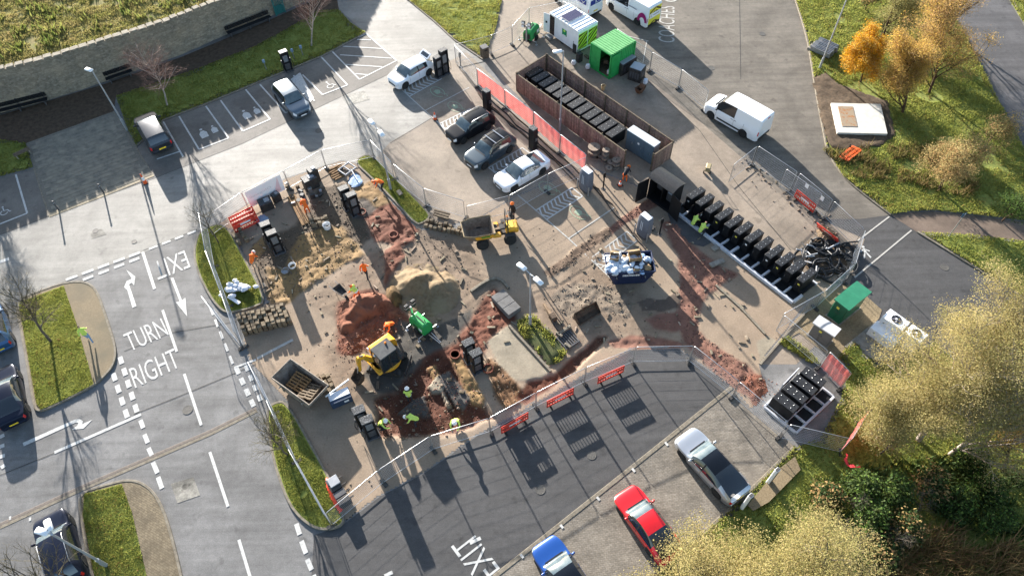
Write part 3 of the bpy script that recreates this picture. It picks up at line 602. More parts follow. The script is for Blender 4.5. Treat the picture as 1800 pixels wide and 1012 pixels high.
for px in ([(910, 343), (942, 370), (1000, 420), (1082, 497)], [(1000, 419), (1080, 365)], [(1082, 497), (1120, 470)]): lines(px, .1, .022, WORN, yard)
def ev_symbol(c, u, s, parent, mat=GREENP, z=.02):
    v = Vector((u.y, -u.x, 0)); f = lambda x, y: c+v*(x*s)+u*(y*s)
    sheet_line([f(.9*math.cos(a), .55*math.sin(a)) for a in np.linspace(0.4, 6.2, 18)], .07*s, z, mat, parent, 'charging_symbol')
    link('charging_symbol', poly_mesh([f(-.3, -.25), f(.25, -.25), f(.35, .05), f(.1, .3), f(-.2, .3), f(-.4, .05)], z), parent, mat)
    sheet_line([f(.3, .1), f(.9, .45), f(1.2, .3)], .06*s, z, mat, parent, 'charging_symbol')
eu = updir((720, 170), (776, 139)); ev_symbol(W(769, 162), eu, .9, yard_front); ev_symbol(W(800, 188), eu, .9, yard_front); ev_symbol(W(963, 331), eu, .95, yard_front); ev_symbol(W(1017, 374), eu, .9, yard)
for x, y in ((1171, 780), (1113, 826), (1051, 876), (987, 925), (917, 977)): dash((x-2, y-3), (x+3, y+3), .14, .034, parent=bay_paving)
for x, y in ((18, 910), (53, 912)): dash((x, y-3), (x, y+3), .12)
for a, b in (((1447, 412), (1563, 381)), ((1500, 490), (1602, 405))):
    A_ = W(*((1508, 423) if a[0] == 1447 else (1502, 488))); dash(A_, W(*b), .11, .02, mat=M('crossing_paint', (.42, .40, .36), (.28, .27, .25), scale=9, rough=.7), parent=lower_road)
# small painted walking figure on the crossing path
wc = W(1521, 444); wu = updir((1521, 444), (1515, 420))
def walker_mark(c, s, z=.02):
    f = lambda x, y: c+Vector((x*s, y*s, 0))
    for px in ([f(-.1, .5), f(.12, .5), f(.15, -.05), f(-.12, -.05)], [f(-.12, 0), f(.02, 0), f(-.25, -.7), f(-.4, -.65)], [f(0, 0), f(.15, 0), f(.4, -.6), f(.25, -.7)], [f(-.1, .45), f(-.05, .3), f(-.4, .05), f(-.48, .15)], [f(.1, .45), f(.05, .3), f(.45, .1), f(.5, .22)]):
        link('walking_symbol', poly_mesh(px, z), lower_road, WHITE)
    link('walking_symbol', poly_mesh([f(.15*math.cos(a), .7+.15*math.sin(a)) for a in np.linspace(0, 6.28, 9)[:-1]], z), lower_road, WHITE)
walker_mark(wc, .75)
lines([(1095, 62), (1140, 73)], .1, .02, WORN, service_road); lines([(1085, 85), (1130, 112), (1137, 72)], .1, .02, WORN, service_road)
# ================================================================ materials for built things
GALV = M('galvanised', (.46, .47, .48), (.34, .35, .36), scale=6, rough=.38, metal=.75, spec=.5)
BLACK = M('black_powdercoat', (.006, .0065, .008), (.011, .012, .014), scale=5, rough=.5, spec=.22)
BLACK_TOP = M('black_lid', (.010, .011, .013), (.028, .029, .032), scale=9, rough=.5, spec=.3)
CHAR = M('charcoal', (.05, .05, .055), (.08, .08, .085), scale=6, rough=.55)
RUBBER = M('rubber', (.018, .018, .018), (.04, .038, .035), scale=6, rough=.85)
GREYM = M('grey_metal', (.30, .31, .33), (.24, .25, .27), scale=4, rough=.5, spec=.4)
WHITEM = M('white_paint', (.78, .79, .80), (.68, .69, .70), scale=2, rough=.35, spec=.5)
CONC = M('concrete', A(196, 190, 178), A(160, 152, 140), scale=4, rough=.9, bump=.2)
REDP = M('red_plastic', (.62, .055, .03), (.48, .04, .025), scale=4, rough=.45, spec=.4)
ORANGEP = M('orange_plastic', (.75, .11, .02), (.6, .08, .02), scale=4, rough=.5)
YELLOW = M('yellow_paint', (.68, .34, .02), (.34, .21, .07), scale=3.5, rough=.5, spec=.4, lo=.5, hi=.72)
GREENM = M('green_paint_box', (.02, .30, .07), (.016, .23, .055), scale=2.5, rough=.5, spec=.4)
DKGREEN = M('dark_green_grp', (.008, .105, .055), (.006, .08, .042), scale=2, rough=.42, spec=.5)
WOOD = M('pallet_wood', A(190, 150, 100), A(140, 104, 68), scale=7, rough=.85)
WOODG = M('weathered_timber', A(206, 172, 156), A(164, 134, 120), scale=5, rough=.9, island=.3)
WOODOLD = M('old_timber', A(150, 134, 112), A(110, 96, 80), scale=6, rough=.9)
LAMPW = M('lamp_white', (.7, .72, .74), rough=.35)
YELLOW_TAG = M('warning_label', (.7, .6, .08), rough=.5)
REDTAIL = M('tail_light', (.5, .01, .012), rough=.2, spec=.6, coat=.5)
def R3(ax, a): return Matrix.Rotation(a, 3, ax)
# ================================================================ boundary wall and the field behind it
WALLM = M('rubble_wall', A(196, 186, 168), A(158, 149, 134), scale=4.5, detail=7, rough=.95, c3=A(206, 192, 168), s3=.7)
def wall_mat():
    t = WALLM.node_tree; N = t.nodes; L = t.links; p = N['Principled BSDF']; src = p.inputs['Base Color'].links[0].from_socket
    geo = N.new('ShaderNodeNewGeometry'); mp = N.new('ShaderNodeMapping'); mp.inputs['Scale'].default_value = (2.4, 2.4, 6.5); L.new(geo.outputs['Position'], mp.inputs[0])
    v = N.new('ShaderNodeTexVoronoi'); v.feature = 'DISTANCE_TO_EDGE'; L.new(mp.outputs[0], v.inputs['Vector']); v.inputs['Scale'].default_value = 1
    v2 = N.new('ShaderNodeTexVoronoi'); L.new(mp.outputs[0], v2.inputs['Vector']); v2.inputs['Scale'].default_value = 1
    r = N.new('ShaderNodeMapRange'); r.inputs[1].default_value = 0; r.inputs[2].default_value = .09; r.inputs[3].default_value = .72; r.inputs[4].default_value = 1; L.new(v.outputs['Distance'], r.inputs[0])
    sx = N.new('ShaderNodeSeparateColor'); L.new(v2.outputs['Color'], sx.inputs[0]); r2 = N.new('ShaderNodeMapRange'); r2.inputs[3].default_value = .82; r2.inputs[4].default_value = 1.16; L.new(sx.outputs[0], r2.inputs[0])
    m = N.new('ShaderNodeMath'); m.operation = 'MULTIPLY'; L.new(r.outputs[0], m.inputs[0]); L.new(r2.outputs[0], m.inputs[1])
    h = N.new('ShaderNodeHueSaturation'); L.new(src, h.inputs['Color']); L.new(m.outputs[0], h.inputs['Value']); L.new(h.outputs[0], p.inputs['Base Color'])
    b = N.new('ShaderNodeBump'); b.inputs['Distance'].default_value = .05; b.inputs['Strength'].default_value = .8; L.new(r.outputs[0], b.inputs['Height']); L.new(b.outputs[0], p.inputs['Normal'])
wall_mat()
WB = [(-90, 228), (0, 199), (85, 176), (147, 157), (320, 96), (400, 60), (450, 40), (540, 2), (570, -14)]
WH = [4.0, 3.85, 3.72, 3.65, 3.45, 3.3, 3.2, 3.05, 3.0]
def stone_wall():
    base = pw(WB); t = thing('stone_wall', base[0], 0, 'long shaded rubble stone wall with pale coping beside the meadow', 'wall')
    B0 = base[0]; mb = MB(); cp = MB(); rr = random.Random(3); fine = []
    for i in range(len(base)-1):
        L_ = (base[i+1]-base[i]).length; k = max(2, int(L_/.35))
        for j in range(k): fine.append((base[i].lerp(base[i+1], j/k), WH[i]+(WH[i+1]-WH[i])*j/k))
    fine.append((base[-1], WH[-1])); rings = []
    for i, (p, h) in enumerate(fine):
        a = fine[max(i-1, 0)][0]; b = fine[min(i+1, len(fine)-1)][0]; d = (b-a).normalized(); n = Vector((d.y, -d.x, 0)); q = p-B0     # n faces the car park
        ring = [q+n*rr.uniform(-.025, .03)+Vector((0, 0, z*h)) for z in (0, .1, .2, .3, .4, .5, .6, .7, .8, .9, 1)]
        ring += [q-n*.5+Vector((0, 0, h)), q-n*.5]; rings.append(ring)
        if i < len(fine)-1 and i % 2 == 0 and i+2 < len(fine):
            e = fine[i+2][0]-B0; c = (q+e)/2-n*.22; cp.box(c+Vector((0, 0, h+.05+rr.uniform(-.02, .05))), ((e-q).length*rr.uniform(.75, .97), .56+rr.uniform(-.08, .08), .14+rr.uniform(-.03, .06)), ang(q, e), bev=.03)
    mb.loft(rings); mb.build('wall_face', WALLM, t, 40)
    o = cp.build('coping_stone', M('coping', A(206, 196, 176), A(150, 140, 122), scale=4, rough=.9, bump=.3), t); o['kind'] = 'stuff'
    return t
stone_wall()
base = pw(WB); back = [p+Vector((-.43*14, .9*14, 0))*1.6+Vector((0, 0, 0)) for p in base]
fieldP = [p+Vector((-.2, .5, 0)) for p in base]+[Vector((-10, 110, 0)), Vector((-80, 110, 0)), Vector((-90, 60, 0))]
def field_z(X, Y):
    d = np.array([[p.x, p.y] for p in base]); h = np.interp(X, d[:, 0], WH); return h-.42+.28*vnoise(X, Y, .55, 31)+.12*vnoise(X, Y, 1.9, 32)
MEADOW = leaf_mat('meadow_tuft', (.19, .185, .055), (.26, .215, .09), island=.4, transl=.5)
field('meadow', fieldP, field_z, 260, MEADOW, M('meadow_soil', (.14, .14, .035), (.20, .16, .06), scale=1.5, rough=1, bump=.8, bscale=6), .14, .042, .4, lambda X, Y: (Y < 88) & (vnoise(X, Y, .9, 33) > .3))
blades('tall_weeds', fieldP, leaf_mat('weed', (.10, .13, .03), (.15, .15, .045), island=.4, transl=.5), 16, .45, .08, 0, None, field_z, keep=lambda X, Y: (Y < 88) & (vnoise(X, Y, .7, 34) > .56) & (edge_dist(X, Y, fieldP) > 1.2)); tag(bpy.data.objects['tall_weeds'], 'dark green weeds in clumps across the meadow', 'weeds', kind='stuff')
def bench(a, b, label):
    A_, B_ = W(*a), W(*b); t = thing('bench', (A_+B_)/2, ang(A_, B_), label, 'bench'); L_ = (B_-A_).length
    for k in range(4): MB().box((0, -.16+k*.115, .47), (L_, .1, .05), bev=.01).build('slat', BLACK, t)
    for k in range(3): MB().box((0, .36, .62+k*.13), (L_, .035, .11), bev=.008).build('back_slat', BLACK, t)
    for x in np.linspace(-L_/2+.3, L_/2-.3, max(2, int(L_/1.5))):
        m = MB().box((x, 0, .22), (.08, .42, .44)); m.box((x, .4, .5), (.06, .05, 1.0)); m.build('leg', CHAR, t)
bench((-14, 207), (88, 181), 'long black bench at the foot of the stone wall, leftmost in the picture')
bench((190, 147), (236, 131), 'black bench at the wall behind the round bare tree')
bench((402, 66), (478, 36), 'black bench at the wall nearest the teal gate')
g = thing('metal_gate', W(494, 24)+Vector((.02, -.12, 0)), ang(W(450, 40), W(540, 2)), 'teal metal gate in the stone wall', 'gate'); TEAL = M('teal_paint', (.02, .13, .13), rough=.5)
m = MB(); m.box((-.5, 0, 1.1), (.09, .09, 2.2)); m.box((.5, 0, 1.1), (.09, .09, 2.2)); m.box((0, 0, 2.15), (1.1, .08, .08)); m.build('gate_frame', TEAL, g)
for k in range(6): MB().box((-.37+k*.148, .02, 1.05), (.05, .04, 1.95)).build('bar', TEAL, g)
MB().box((0, .06, .5), (.9, .02, .9)).build('panel', TEAL, g)
MB().box((.38, -.07, 1.0), (.06, .06, .16)).build('handle', GALV, g)
# ================================================================ timber screen fence round the cabinets
FZ = 1.8
def timber_fence():
    tops = [W(*q, FZ) for q in ((1099, 266), (907, 129), (961, 96), (1184, 249), (1150, 272))]; o0 = Vector((tops[1].x, tops[1].y, 0))
    t = thing('timber_fence', o0, 0, 'weathered close-board timber fence screening a row of black cabinets', 'fence'); rr = random.Random(5)
    for i in range(4):
        a, b = tops[i]-o0, tops[i+1]-o0; a.z = b.z = 0; d = (b-a); L_ = d.length; d.normalize(); n = Vector((-d.y, d.x, 0)); rz = math.atan2(d.y, d.x); bd = MB(); x = 0
        while x < L_-.05:
            h = FZ-.06+rr.uniform(-.015, .015); bd.box(a+d*(x+.055)+n*(.03+rr.uniform(-.004, .004))+Vector((0, 0, .05+h/2)), (.102, .02, h), rz); x += .116
        bd.build('board_panel', WOODG, t)['kind'] = 'stuff'
        for z in (.4, 1.0, 1.55): MB().box(a+d*L_/2-n*.01+Vector((0, 0, z)), (L_, .045, .09), rz).build('rail', WOODG, t)
        MB().box(a+d*L_/2+Vector((0, 0, FZ+.01)), (L_+.02*i, .10, .035), rz).build('capping', WOODOLD, t)
        k = max(1, int(L_/2.4))
        for j in range(k+1):
            p = a+d*(L_*j/k)-n*.07; MB().box(p+Vector((0, 0, .95)), (.1, .1, 1.9), rz, bev=.01).build('post', WOODOLD, t)
timber_fence()
# ================================================================ battery cabinets
def cab_mesh(L_, w, h):
    b = MB(); b.box((0, 0, h/2-.04), (L_-.04, w-.03, h-.08), bev=.015)
    lid = MB(); lid.box((0, 0, h-.03), (L_, w, .07), bev=.02)
    return b.mesh('b', 40), lid.mesh('l', 40)
def cabinet_row(first, last, n, dvec, wvec, z, h, labels, group, base_z=0.0, plinth=False, stud=True, name='battery_cabinet'):
    """first/last: top near-left corner pixels; dvec, wvec: pixel vectors along the long and the short side"""
    a = W(*first, z); L_ = (W(first[0]+dvec[0], first[1]+dvec[1], z)-a); w = (W(first[0]+wvec[0], first[1]+wvec[1], z)-a); rz = math.atan2(L_.y, L_.x)
    Ll, ww = L_.length, w.length; bm_, lm = cab_mesh(Ll, ww, h); bm_.materials.append(BLACK); lm.materials.append(BLACK_TOP)
    st = MB().lathe([(.028, 0), (.028, .02), (.012, .032)], n=6).mesh('stud'); st.materials.append(GALV)
    hm = MB().box((0, 0, 0), (.03, .04, .22), bev=.008).mesh('handle'); hm.materials.append(CHAR)
    dm = MB().box((0, 0, 0), (.02, ww*.84, h*.78), bev=.006).mesh('door'); dm.materials.append(BLACK)
    out = []
    for i in range(n):
        p = W(first[0]+(last[0]-first[0])*0, first[1], z).lerp(W(*last, z), i/(n-1)) if n > 1 else a
        c = p+L_/2+w/2; t = thing(name, (c.x+random.uniform(-.012, .012), c.y+random.uniform(-.03, .03), base_z), rz+random.uniform(-.014, .014), labels[i], 'cabinet', group)
        link('cabinet_body', bm_, t); l = link('lid', lm, t)
        if stud:
            for sx in (-.3, 0, .3):
                for sy in (-.22, .22): link('stud', st, l).location = (sx*Ll, sy*ww, h+.003)
        d = link('door', dm, t); d.location = (-Ll/2-.002, 0, h*.47); link('handle', hm, d).location = (-.02, ww*.3, .05)
        if i % 3 != 1: q_ = MB().box((-.02, -.05, h*.2), (.008, .16, .12)).build('label_plate', YELLOW_TAG if i % 2 else WHITEM, d)
        out.append((t, d, Ll, ww, h))
    return out
ordn = ['first', 'second', 'third', 'fourth', 'fifth', 'sixth', 'seventh', 'eighth', 'ninth', 'tenth', 'eleventh', 'twelfth']
row1 = cabinet_row((921.5, 129), (1064, 234), 12, (25.5, -14), (8.6, 7.2), 1.15, 1.1, ['black cabinet inside the timber fence, %s from the upper left end' % o for o in ordn], 'cabinets inside the timber fence', .05)
row2 = cabinet_row((1206.5, 343), (1400.7, 488.5), 12, (25.6, -16.3), (9.0, 7.6), 1.35, 1.1, ['black battery cabinet on the pale plinth, %s from the kiosk' % o for o in ordn], 'cabinets on the long plinth', .25)
row3 = cabinet_row((1357, 696), (1406, 652), 4, (36, 29), (13.6, -9.8), 1.3, 1.05, ['black cabinet of the lower four, nearest the mesh corner', 'black cabinet of the lower four, second from the paving corner', 'black cabinet of the lower four, third from the paving corner', 'black cabinet of the lower four, nearest the white sheet and grass strip'], 'the lower four cabinets', .25)
for i in (1, 2):                                            # two doors stand open
    t, d, Ll, ww, h = row2[i]; d.location = (-Ll/2-.36, ww*.44, h*.47); d.rotation_euler = (0, 0, R_(86)+.12*i)
PLINTH = M('plinth_concrete', (.44, .46, .50), (.36, .38, .42), scale=4, rough=.8)
def plinth(name, row, front, zt, label, cells=True):
    t0, tn = row[0][0], row[-1][0]; Ll, ww = row[0][2], row[0][3]; a, b = t0.location.copy(), tn.location.copy(); a.z = b.z = 0; rz = t0.rotation_euler.z
    u = Vector((math.cos(rz), math.sin(rz), 0)); d = (b-a); n = len(row); pit = d/(n-1); D = d.normalized()
    t = thing(name, a, 0, label, 'plinth'); s = -pit*.62; e = d+pit*.62; f0, f1 = -u*(Ll/2+front), u*(Ll/2+.12)
    q = math.atan2(D.y, D.x); le = (e-s).length
    def beam(p0, p1, w, z0, z1, nm): c = (p0+p1)/2; MB().box((c.x, c.y, (z0+z1)/2), ((p1-p0).length, w, z1-z0), math.atan2((p1-p0).y, (p1-p0).x), bev=.012).build(nm, PLINTH, t)
    beam(s+f0, e+f0, .2, 0, zt, 'front_beam'); beam(s+f1, e+f1, .14, 0, zt-.02, 'back_beam')
    for k in range(n+1):
        p = s+(e-s)*(k/n); beam(p+f0*.96, p-u*(Ll/2-.1), .14 if k % 6 else .2, 0, zt-.006, 'cross_beam')
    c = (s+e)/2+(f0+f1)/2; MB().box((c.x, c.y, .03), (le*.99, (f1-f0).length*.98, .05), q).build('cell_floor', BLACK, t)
    c = (s+e)/2+u*.06; MB().box((c.x, c.y, zt*.44), (le*.985, Ll*.98, zt*.8), q).build('shade_infill', BLACK, t)  # black box in place of the shade between and under the cabinets
    return t
plinth('cabinet_plinth', row2, .85, .25, 'long pale plinth with open cells in front of the twelve cabinets')
def plinth3():
    t0, tn = row3[0][0], row3[-1][0]; Ll = row3[0][2]
plinth3()
for r in row3: pass
# the lower plinth has its open cells beyond the cabinets, so turn it round
def plinth_low():
    row = row3; t0, tn = row[0][0], row[-1][0]; Ll = row[0][2]; a, b = t0.location.copy(), tn.location.copy(); a.z = b.z = 0; rz = t0.rotation_euler.z
    u = Vector((math.cos(rz), math.sin(rz), 0)); d = b-a; n = 4; pit = d/3; t = thing('cabinet_plinth', a, 0, 'short pale plinth with open cells under the lower four cabinets', 'plinth'); s = -pit*.6; e = d+pit*.6; f0, f1 = -u*(Ll/2+.08), u*(Ll/2+.8)
    def beam(p0, p1, w, z1, nm): c = (p0+p1)/2; MB().box((c.x, c.y, z1/2), ((p1-p0).length, w, z1), math.atan2((p1-p0).y, (p1-p0).x), bev=.012).build(nm, PLINTH, t)
    beam(s+f0, e+f0, .12, .204, 'back_beam'); beam(s+f1, e+f1, .14, .21, 'front_beam'); f2 = u*(Ll/2-.05); beam(s+f2, e+f2, .1, .196, 'middle_beam')
    for k in range(n+1): p = s+(e-s)*(k/n); beam(p+f0*.96, p+f1*.96, .13, .2, 'cross_beam')
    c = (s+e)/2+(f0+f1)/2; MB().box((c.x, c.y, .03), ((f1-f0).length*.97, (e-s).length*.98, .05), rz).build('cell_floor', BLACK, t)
plinth_low()
# ================================================================ cabinets, kiosk, containers: a box by its top corners
def frame_box(px_a, px_b, px_c, z):
    """a->b along local x, b->c along local y (pixels at height z); returns centre on the ground, rz, lengths"""
    a, b, c = W(*px_a, z), W(*px_b, z), W(*px_c, z); u = b-a; L_ = u.length; rz = math.atan2(u.y, u.x); v = Vector((-math.sin(rz), math.cos(rz), 0)); w = (c-b).dot(v)
    m = a+u/2+v*w/2; return Vector((m.x, m.y, 0)), rz, L_, abs(w)
# black kiosk with curved roof, doors open
c, rz, Lx, Ly = frame_box((1143, 310), (1183, 338), (1205, 324), 2.35)
t = thing('electrical_kiosk', c, rz, 'black electrical kiosk with curved roof and open doors', 'kiosk')
m = MB(); h = 2.3
m.box((0, Ly/2-.04, h/2), (Lx, .06, h)); m.box((-Lx/2+.03, 0, h/2), (.06, Ly-.12, h)); m.box((Lx/2-.03, 0, h/2), (.06, Ly-.12, h)); m.box((0, 0, .1), (Lx-.14, Ly-.14, .2)); m.box((0, .1, 1.2), (.05, Ly-.4, 2.0)); m.build('housing', BLACK, t)
prof = [(Lx/2+.1)*0]; rg = []
for x in (-Lx/2-.1, Lx/2+.1):
    rg.append([Vector((x, y, h+.02+.28*(1-(y/(Ly/2+.12))**2))) for y in np.linspace(-Ly/2-.12, Ly/2+.12, 9)]+[Vector((x, y, h-.03+.24*(1-(y/(Ly/2+.12))**2))) for y in np.linspace(Ly/2+.12, -Ly/2-.12, 9)])
MB().loft(rg).build('curved_roof', BLACK_TOP, t, 35)
for x, a in ((-Lx/2, -100), (Lx/2, 168)):
    s = 1 if x < 0 else -1; d = MB().box((s*Lx/4, 0, 0), (Lx/2-.03, .05, h-.25), bev=.01).build('door', BLACK, t); d.location = (x, -Ly/2, h/2+.02); d.rotation_euler = (0, 0, R_(a))
    MB().box((s*Lx/4, -.03, .55), (.26, .01, .22)).build('warning_label', YELLOW_TAG, d); MB().box((s*(Lx/2-.12), -.04, 0), (.03, .05, .2)).build('handle', GALV, d)
for x, z_, w_, h_ in ((-.5, 1.3, .7, .9), (.45, 1.2, .6, 1.1), (.4, .5, .5, .4)): MB().box((x, .25, z_), (w_, .25, h_), bev=.01).build('switchgear', CHAR, t)
MB().box((.45, .1, 1.35), (.4, .02, .5)).build('wiring_board', M('wiring', (.35, .42, .5), (.12, .14, .18), scale=9, rough=.6), t)
# blue-grey switch cabinet in the fence
c, rz, Lx, Ly = frame_box((1103, 228), (1150, 258), (1161, 250), 1.95)
SLATE = M('blue_grey_steel', (.075, .12, .16), (.06, .10, .135), scale=3, rough=.42, spec=.5)
t = thing('switch_cabinet', c, rz, 'large blue-grey steel cabinet at the lower end of the timber fence', 'cabinet')
MB().box((0, 0, .97), (Lx, Ly, 1.85), bev=.02).build('cabinet_body', SLATE, t, 40); MB().box((0, 0, 1.925), (Lx+.06, Ly+.06, .06), bev=.015).build('lid', M('pale_lid', (.42, .45, .47), rough=.5), t)
for k in range(3):
    d = MB().box((-Lx/3+k*Lx/3, -Ly/2-.008, .98), (Lx/3-.03, .03, 1.7), bev=.008).build('door', SLATE, t); MB().box((-Lx/3+k*Lx/3+.2, -Ly/2-.035, 1.0), (.03, .04, .2)).build('handle', GALV, d)
MB().box((-.1, -Ly/2-.03, 1.3), (.18, .01, .18)).build('label_plate', WHITEM, t); MB().box((0, 0, .03), (Lx-.05, Ly-.05, .08)).build('base', CHAR, t)
# green store container, corrugated
def corrugated(mb, L_, h, y, n=14, d=.035, axis='x', x0=0, sgn=1):
    pts = []
    for i in range(n*4+1):
        k = i % 4; pts.append((-L_/2+L_*i/(n*4), d if k in (1, 2) else 0))
    rows = [[Vector((x0+x, y+sgn*o, z)) if axis == 'x' else Vector((y+sgn*o, x0+x, z)) for x, o in pts] for z in (.08, h)]
    mb.loft(rows, False, False, closed=False)
c, rz, Lx, Ly = frame_box((1040, 75), (1075, 97), (1117, 72), 2.5)
t = thing('store_container', c, rz, 'bright green corrugated steel store container with one door open', 'container'); h = 2.45
m = MB(); m.box((0, Ly/2-.03, h/2), (Lx-.1, .04, h-.1)); corrugated(m, Ly-.1, h-.05, Lx/2-.02, 12, .04, 'y'); corrugated(m, Ly-.1, h-.05, -Lx/2+.02, 12, .04, 'y', 0, -1); m.build('side_panel', GREENM, t)
m = MB()
for x in (-Lx/2, Lx/2):
    for y in (-Ly/2, Ly/2): m.box((x, y, h/2), (.12, .12, h+.02))
for z in (.06, h-.02):
    for y in (-Ly/2, Ly/2): m.box((0, y, z), (Lx-.14, .11, .12))
    for x in (-Lx/2, Lx/2): m.box((x, 0, z), (.11, Ly-.14, .12))
m.build('frame', GREENM, t)
m = MB(); pts = []
for i in range(45): k = i % 4; pts.append((-Ly/2+Ly*i/44, .05 if k in (1, 2) else 0))
m.loft([[Vector((x, y, h+.045+o)) for y, o in pts] for x in (-Lx/2, Lx/2)], False, False, closed=False); m.build('roof', M('green_roof', (.16, .42, .16), (.12, .34, .12), scale=3, rough=.45), t)
MB().box((0, 0, .1), (Lx-.1, Ly-.1, .08)).build('floor', WOODOLD, t)
MB().box((-Lx*.24, -Ly/2-.01, h/2), (Lx*.45, .06, h-.2), bev=.01).build('door', GREENM, t)
d = MB().box((0, Lx*.22, 0), (.05, Lx*.44, h-.2), bev=.01).build('door', GREENM, t); d.location = (Lx/2+.12, -Ly/2, h/2)
for k in range(9): MB().box((random.uniform(-.2, Lx/2-.3), random.uniform(-Ly/2+.4, 0), .14+random.uniform(.15, .7)), (random.uniform(.2, .5), random.uniform(.2, .5), random.uniform(.2, .5)), random.uniform(0, 1)).build('stored_box', random.choice([CHAR, GREYM, WOODOLD, WHITEM]), t)
# white welfare unit with striped rear
c, rz, Lx, Ly = frame_box((966, 22), (1017, 56), (1051, 38), 2.4)
t = thing('welfare_unit', c, rz, 'white mobile welfare cabin with solar panel roof and striped rear', 'cabin'); h = 2.35
LIME = M('lime_reflective', (.55, .70, .06), rough=.4); BRN = M('stripe_dark', (.06, .03, .015), rough=.5)
MB().box((0, 0, h/2+.1), (Lx, Ly, h-.2), bev=.03).build('cabin_body', WHITEM, t, 40)
m = MB(); m.box((0, 0, h+.01), (Lx+.04, Ly+.04, .06), bev=.02)
for k in range(9): m.box((-Lx/2+.2+k*(Lx-.4)/8, 0, h+.06), (.05, Ly-.1, .05))
m.build('roof', WHITEM, t)
sp = MB().box((-.15, -.05, h+.13), (1.15, Ly*.78, .05), bev=.01).build('solar_panel', M('solar_frame', (.5, .5, .52), rough=.4), t)
for k in range(2): MB().box((-.15-.28+k*.56, -.05, h+.16), (.53, Ly*.74, .012)).build('solar_cell', M('solar_cell', (.03, .025, .06), (.05, .04, .08), scale=20, rough=.15, spec=.7), sp)
MB().box((-Lx/2+.42, -Ly/2-.012, h/2+.08), (.62, .03, h-.45)).build('doorway', M('dark_inside', (.015, .013, .012), (.06, .035, .03), scale=5, rough=.8), t)
d = MB().box((-.33, 0, 0), (.66, .05, h-.42), bev=.01).build('door', WHITEM, t); d.location = (-Lx/2+.1, -Ly/2-.02, h/2+.1); d.rotation_euler = (0, 0, R_(20)); MB().box((-.35, -.035, .1), (.2, .02, .22), bev=.02).build('door_window', BLACK, d)
s = MB().box((.15, -Ly/2-.012, h*.58), (.62, .02, .62), bev=.005).build('sign', M('sign_green', (.01, .23, .09), rough=.5), t); MB().lathe([(.13, 0), (.13, .012)], (.15, -Ly/2-.03, h*.66), 14, 'Y').build('sign_emblem', M('sign_lime', (.45, .65, .1), rough=.5), s)
MB().box((.15, -Ly/2-.026, h*.47), (.42, .008, .06)).build('sign_lettering', WHITEM, s)
for y0 in (-Ly/4, Ly/4):
    p = MB().box((Lx/2+.012, y0, h*.53), (.02, Ly/2-.12, h-.7)).build('striped_panel', LIME, t); hw = (Ly/2-.14)/2; hh = (h-.74)/2; st = MB()
    for k in range(-4, 5):
        z0 = k*.5; P = []
        for (yy, zz) in ((-hw, z0-hw*1.0), (-hw, z0-hw+.25), (hw, z0+hw+.25), (hw, z0+hw)): P.append((yy, max(-hh, min(hh, zz))))
        if max(q[1] for q in P)-min(q[1] for q in P) > .05: st.add([(Lx/2+.026, y0+yy, h*.53+zz) for yy, zz in P], [(0, 3, 2, 1)])
    st.build('stripe', BRN, p)['kind'] = 'stuff'
for y in (-Ly/2+.1, Ly/2-.1): MB().lathe([(.1, -.09), (.3, -.09), (.32, 0), (.3, .09), (.1, .09)], (-.2, y, .3), 14, 'Y').build('wheel', RUBBER, t)
MB().box((-.3, 0, .2), (Lx*.8, Ly*.7, .12)).build('chassis', CHAR, t)
MB().box((-Lx/2+.4, -Ly/2-.32, .15), (.7, .5, .28), bev=.02).build('step', GALV, t)
# GRP substation, grey kiosk, heat pump units
def grp(px_a, px_b, px_c, z, name, label, cat, body, roofm, slope=.25, tagm=True):
    c, rz, Lx, Ly = frame_box(px_a, px_b, px_c, z); t = thing(name, c, rz, label, cat)
    MB().box((0, 0, z/2-.05), (Lx, Ly, z-.1), bev=.02).build('housing', body, t, 40)
    mb = MB(); e = .1; mb.loft([[Vector((x, -Ly/2-e, z-.08)), Vector((x, Ly/2+e, z-.08)), Vector((x, Ly/2+e, z+.02)), Vector((x, 0, z+slope)), Vector((x, -Ly/2-e, z+.02))] for x in (-Lx/2-e, Lx/2+e)]); mb.build('roof', roofm, t)
    for k in (-1, 1):
        d = MB().box((k*Lx/4, -Ly/2-.012, z/2-.04), (Lx/2-.06, .03, z-.28), bev=.008).build('door', body, t); MB().box((k*.08, -Ly/2-.04, z/2), (.03, .04, .16)).build('handle', CHAR, d)
    if tagm: MB().box((-.1, -Ly/2-.032, z*.72), (.2, .008, .18)).build('warning_label', YELLOW_TAG, t)
    MB().box((0, 0, .04), (Lx+.16, Ly+.16, .1)).build('base', CONC, t); return t
grp((1470, 526), (1492, 543), (1518, 505), 1.9, 'substation', 'dark green substation box with pitched lid beside the pale grey cabinet', 'substation', DKGREEN, M('green_lid', (.03, .18, .10), (.025, .15, .085), scale=2, rough=.4), .1)
GREYK = M('grey_grp', (.15, .14, .135), (.12, .115, .11), scale=3, rough=.6)
grp((1432, 567), (1466, 589), (1478, 580), 1.5, 'feeder_pillar', 'grey metal cabinet with pale top in front of the green substation', 'cabinet', GREYK, M('grey_lid', (.42, .42, .43), rough=.5), .03)
yz_pad = link('gravel_pad', poly_mesh(pw([(1368, 604), (1424, 530), (1462, 505), (1500, 500), (1550, 545), (1545, 560), (1490, 610), (1478, 640), (1438, 612), (1405, 585)]), .03), None, M('pale_gravel', A(190, 170, 136), A(150, 132, 104), scale=12, rough=.95, bump=.4, bscale=50)); yz_pad['kind'] = 'structure'
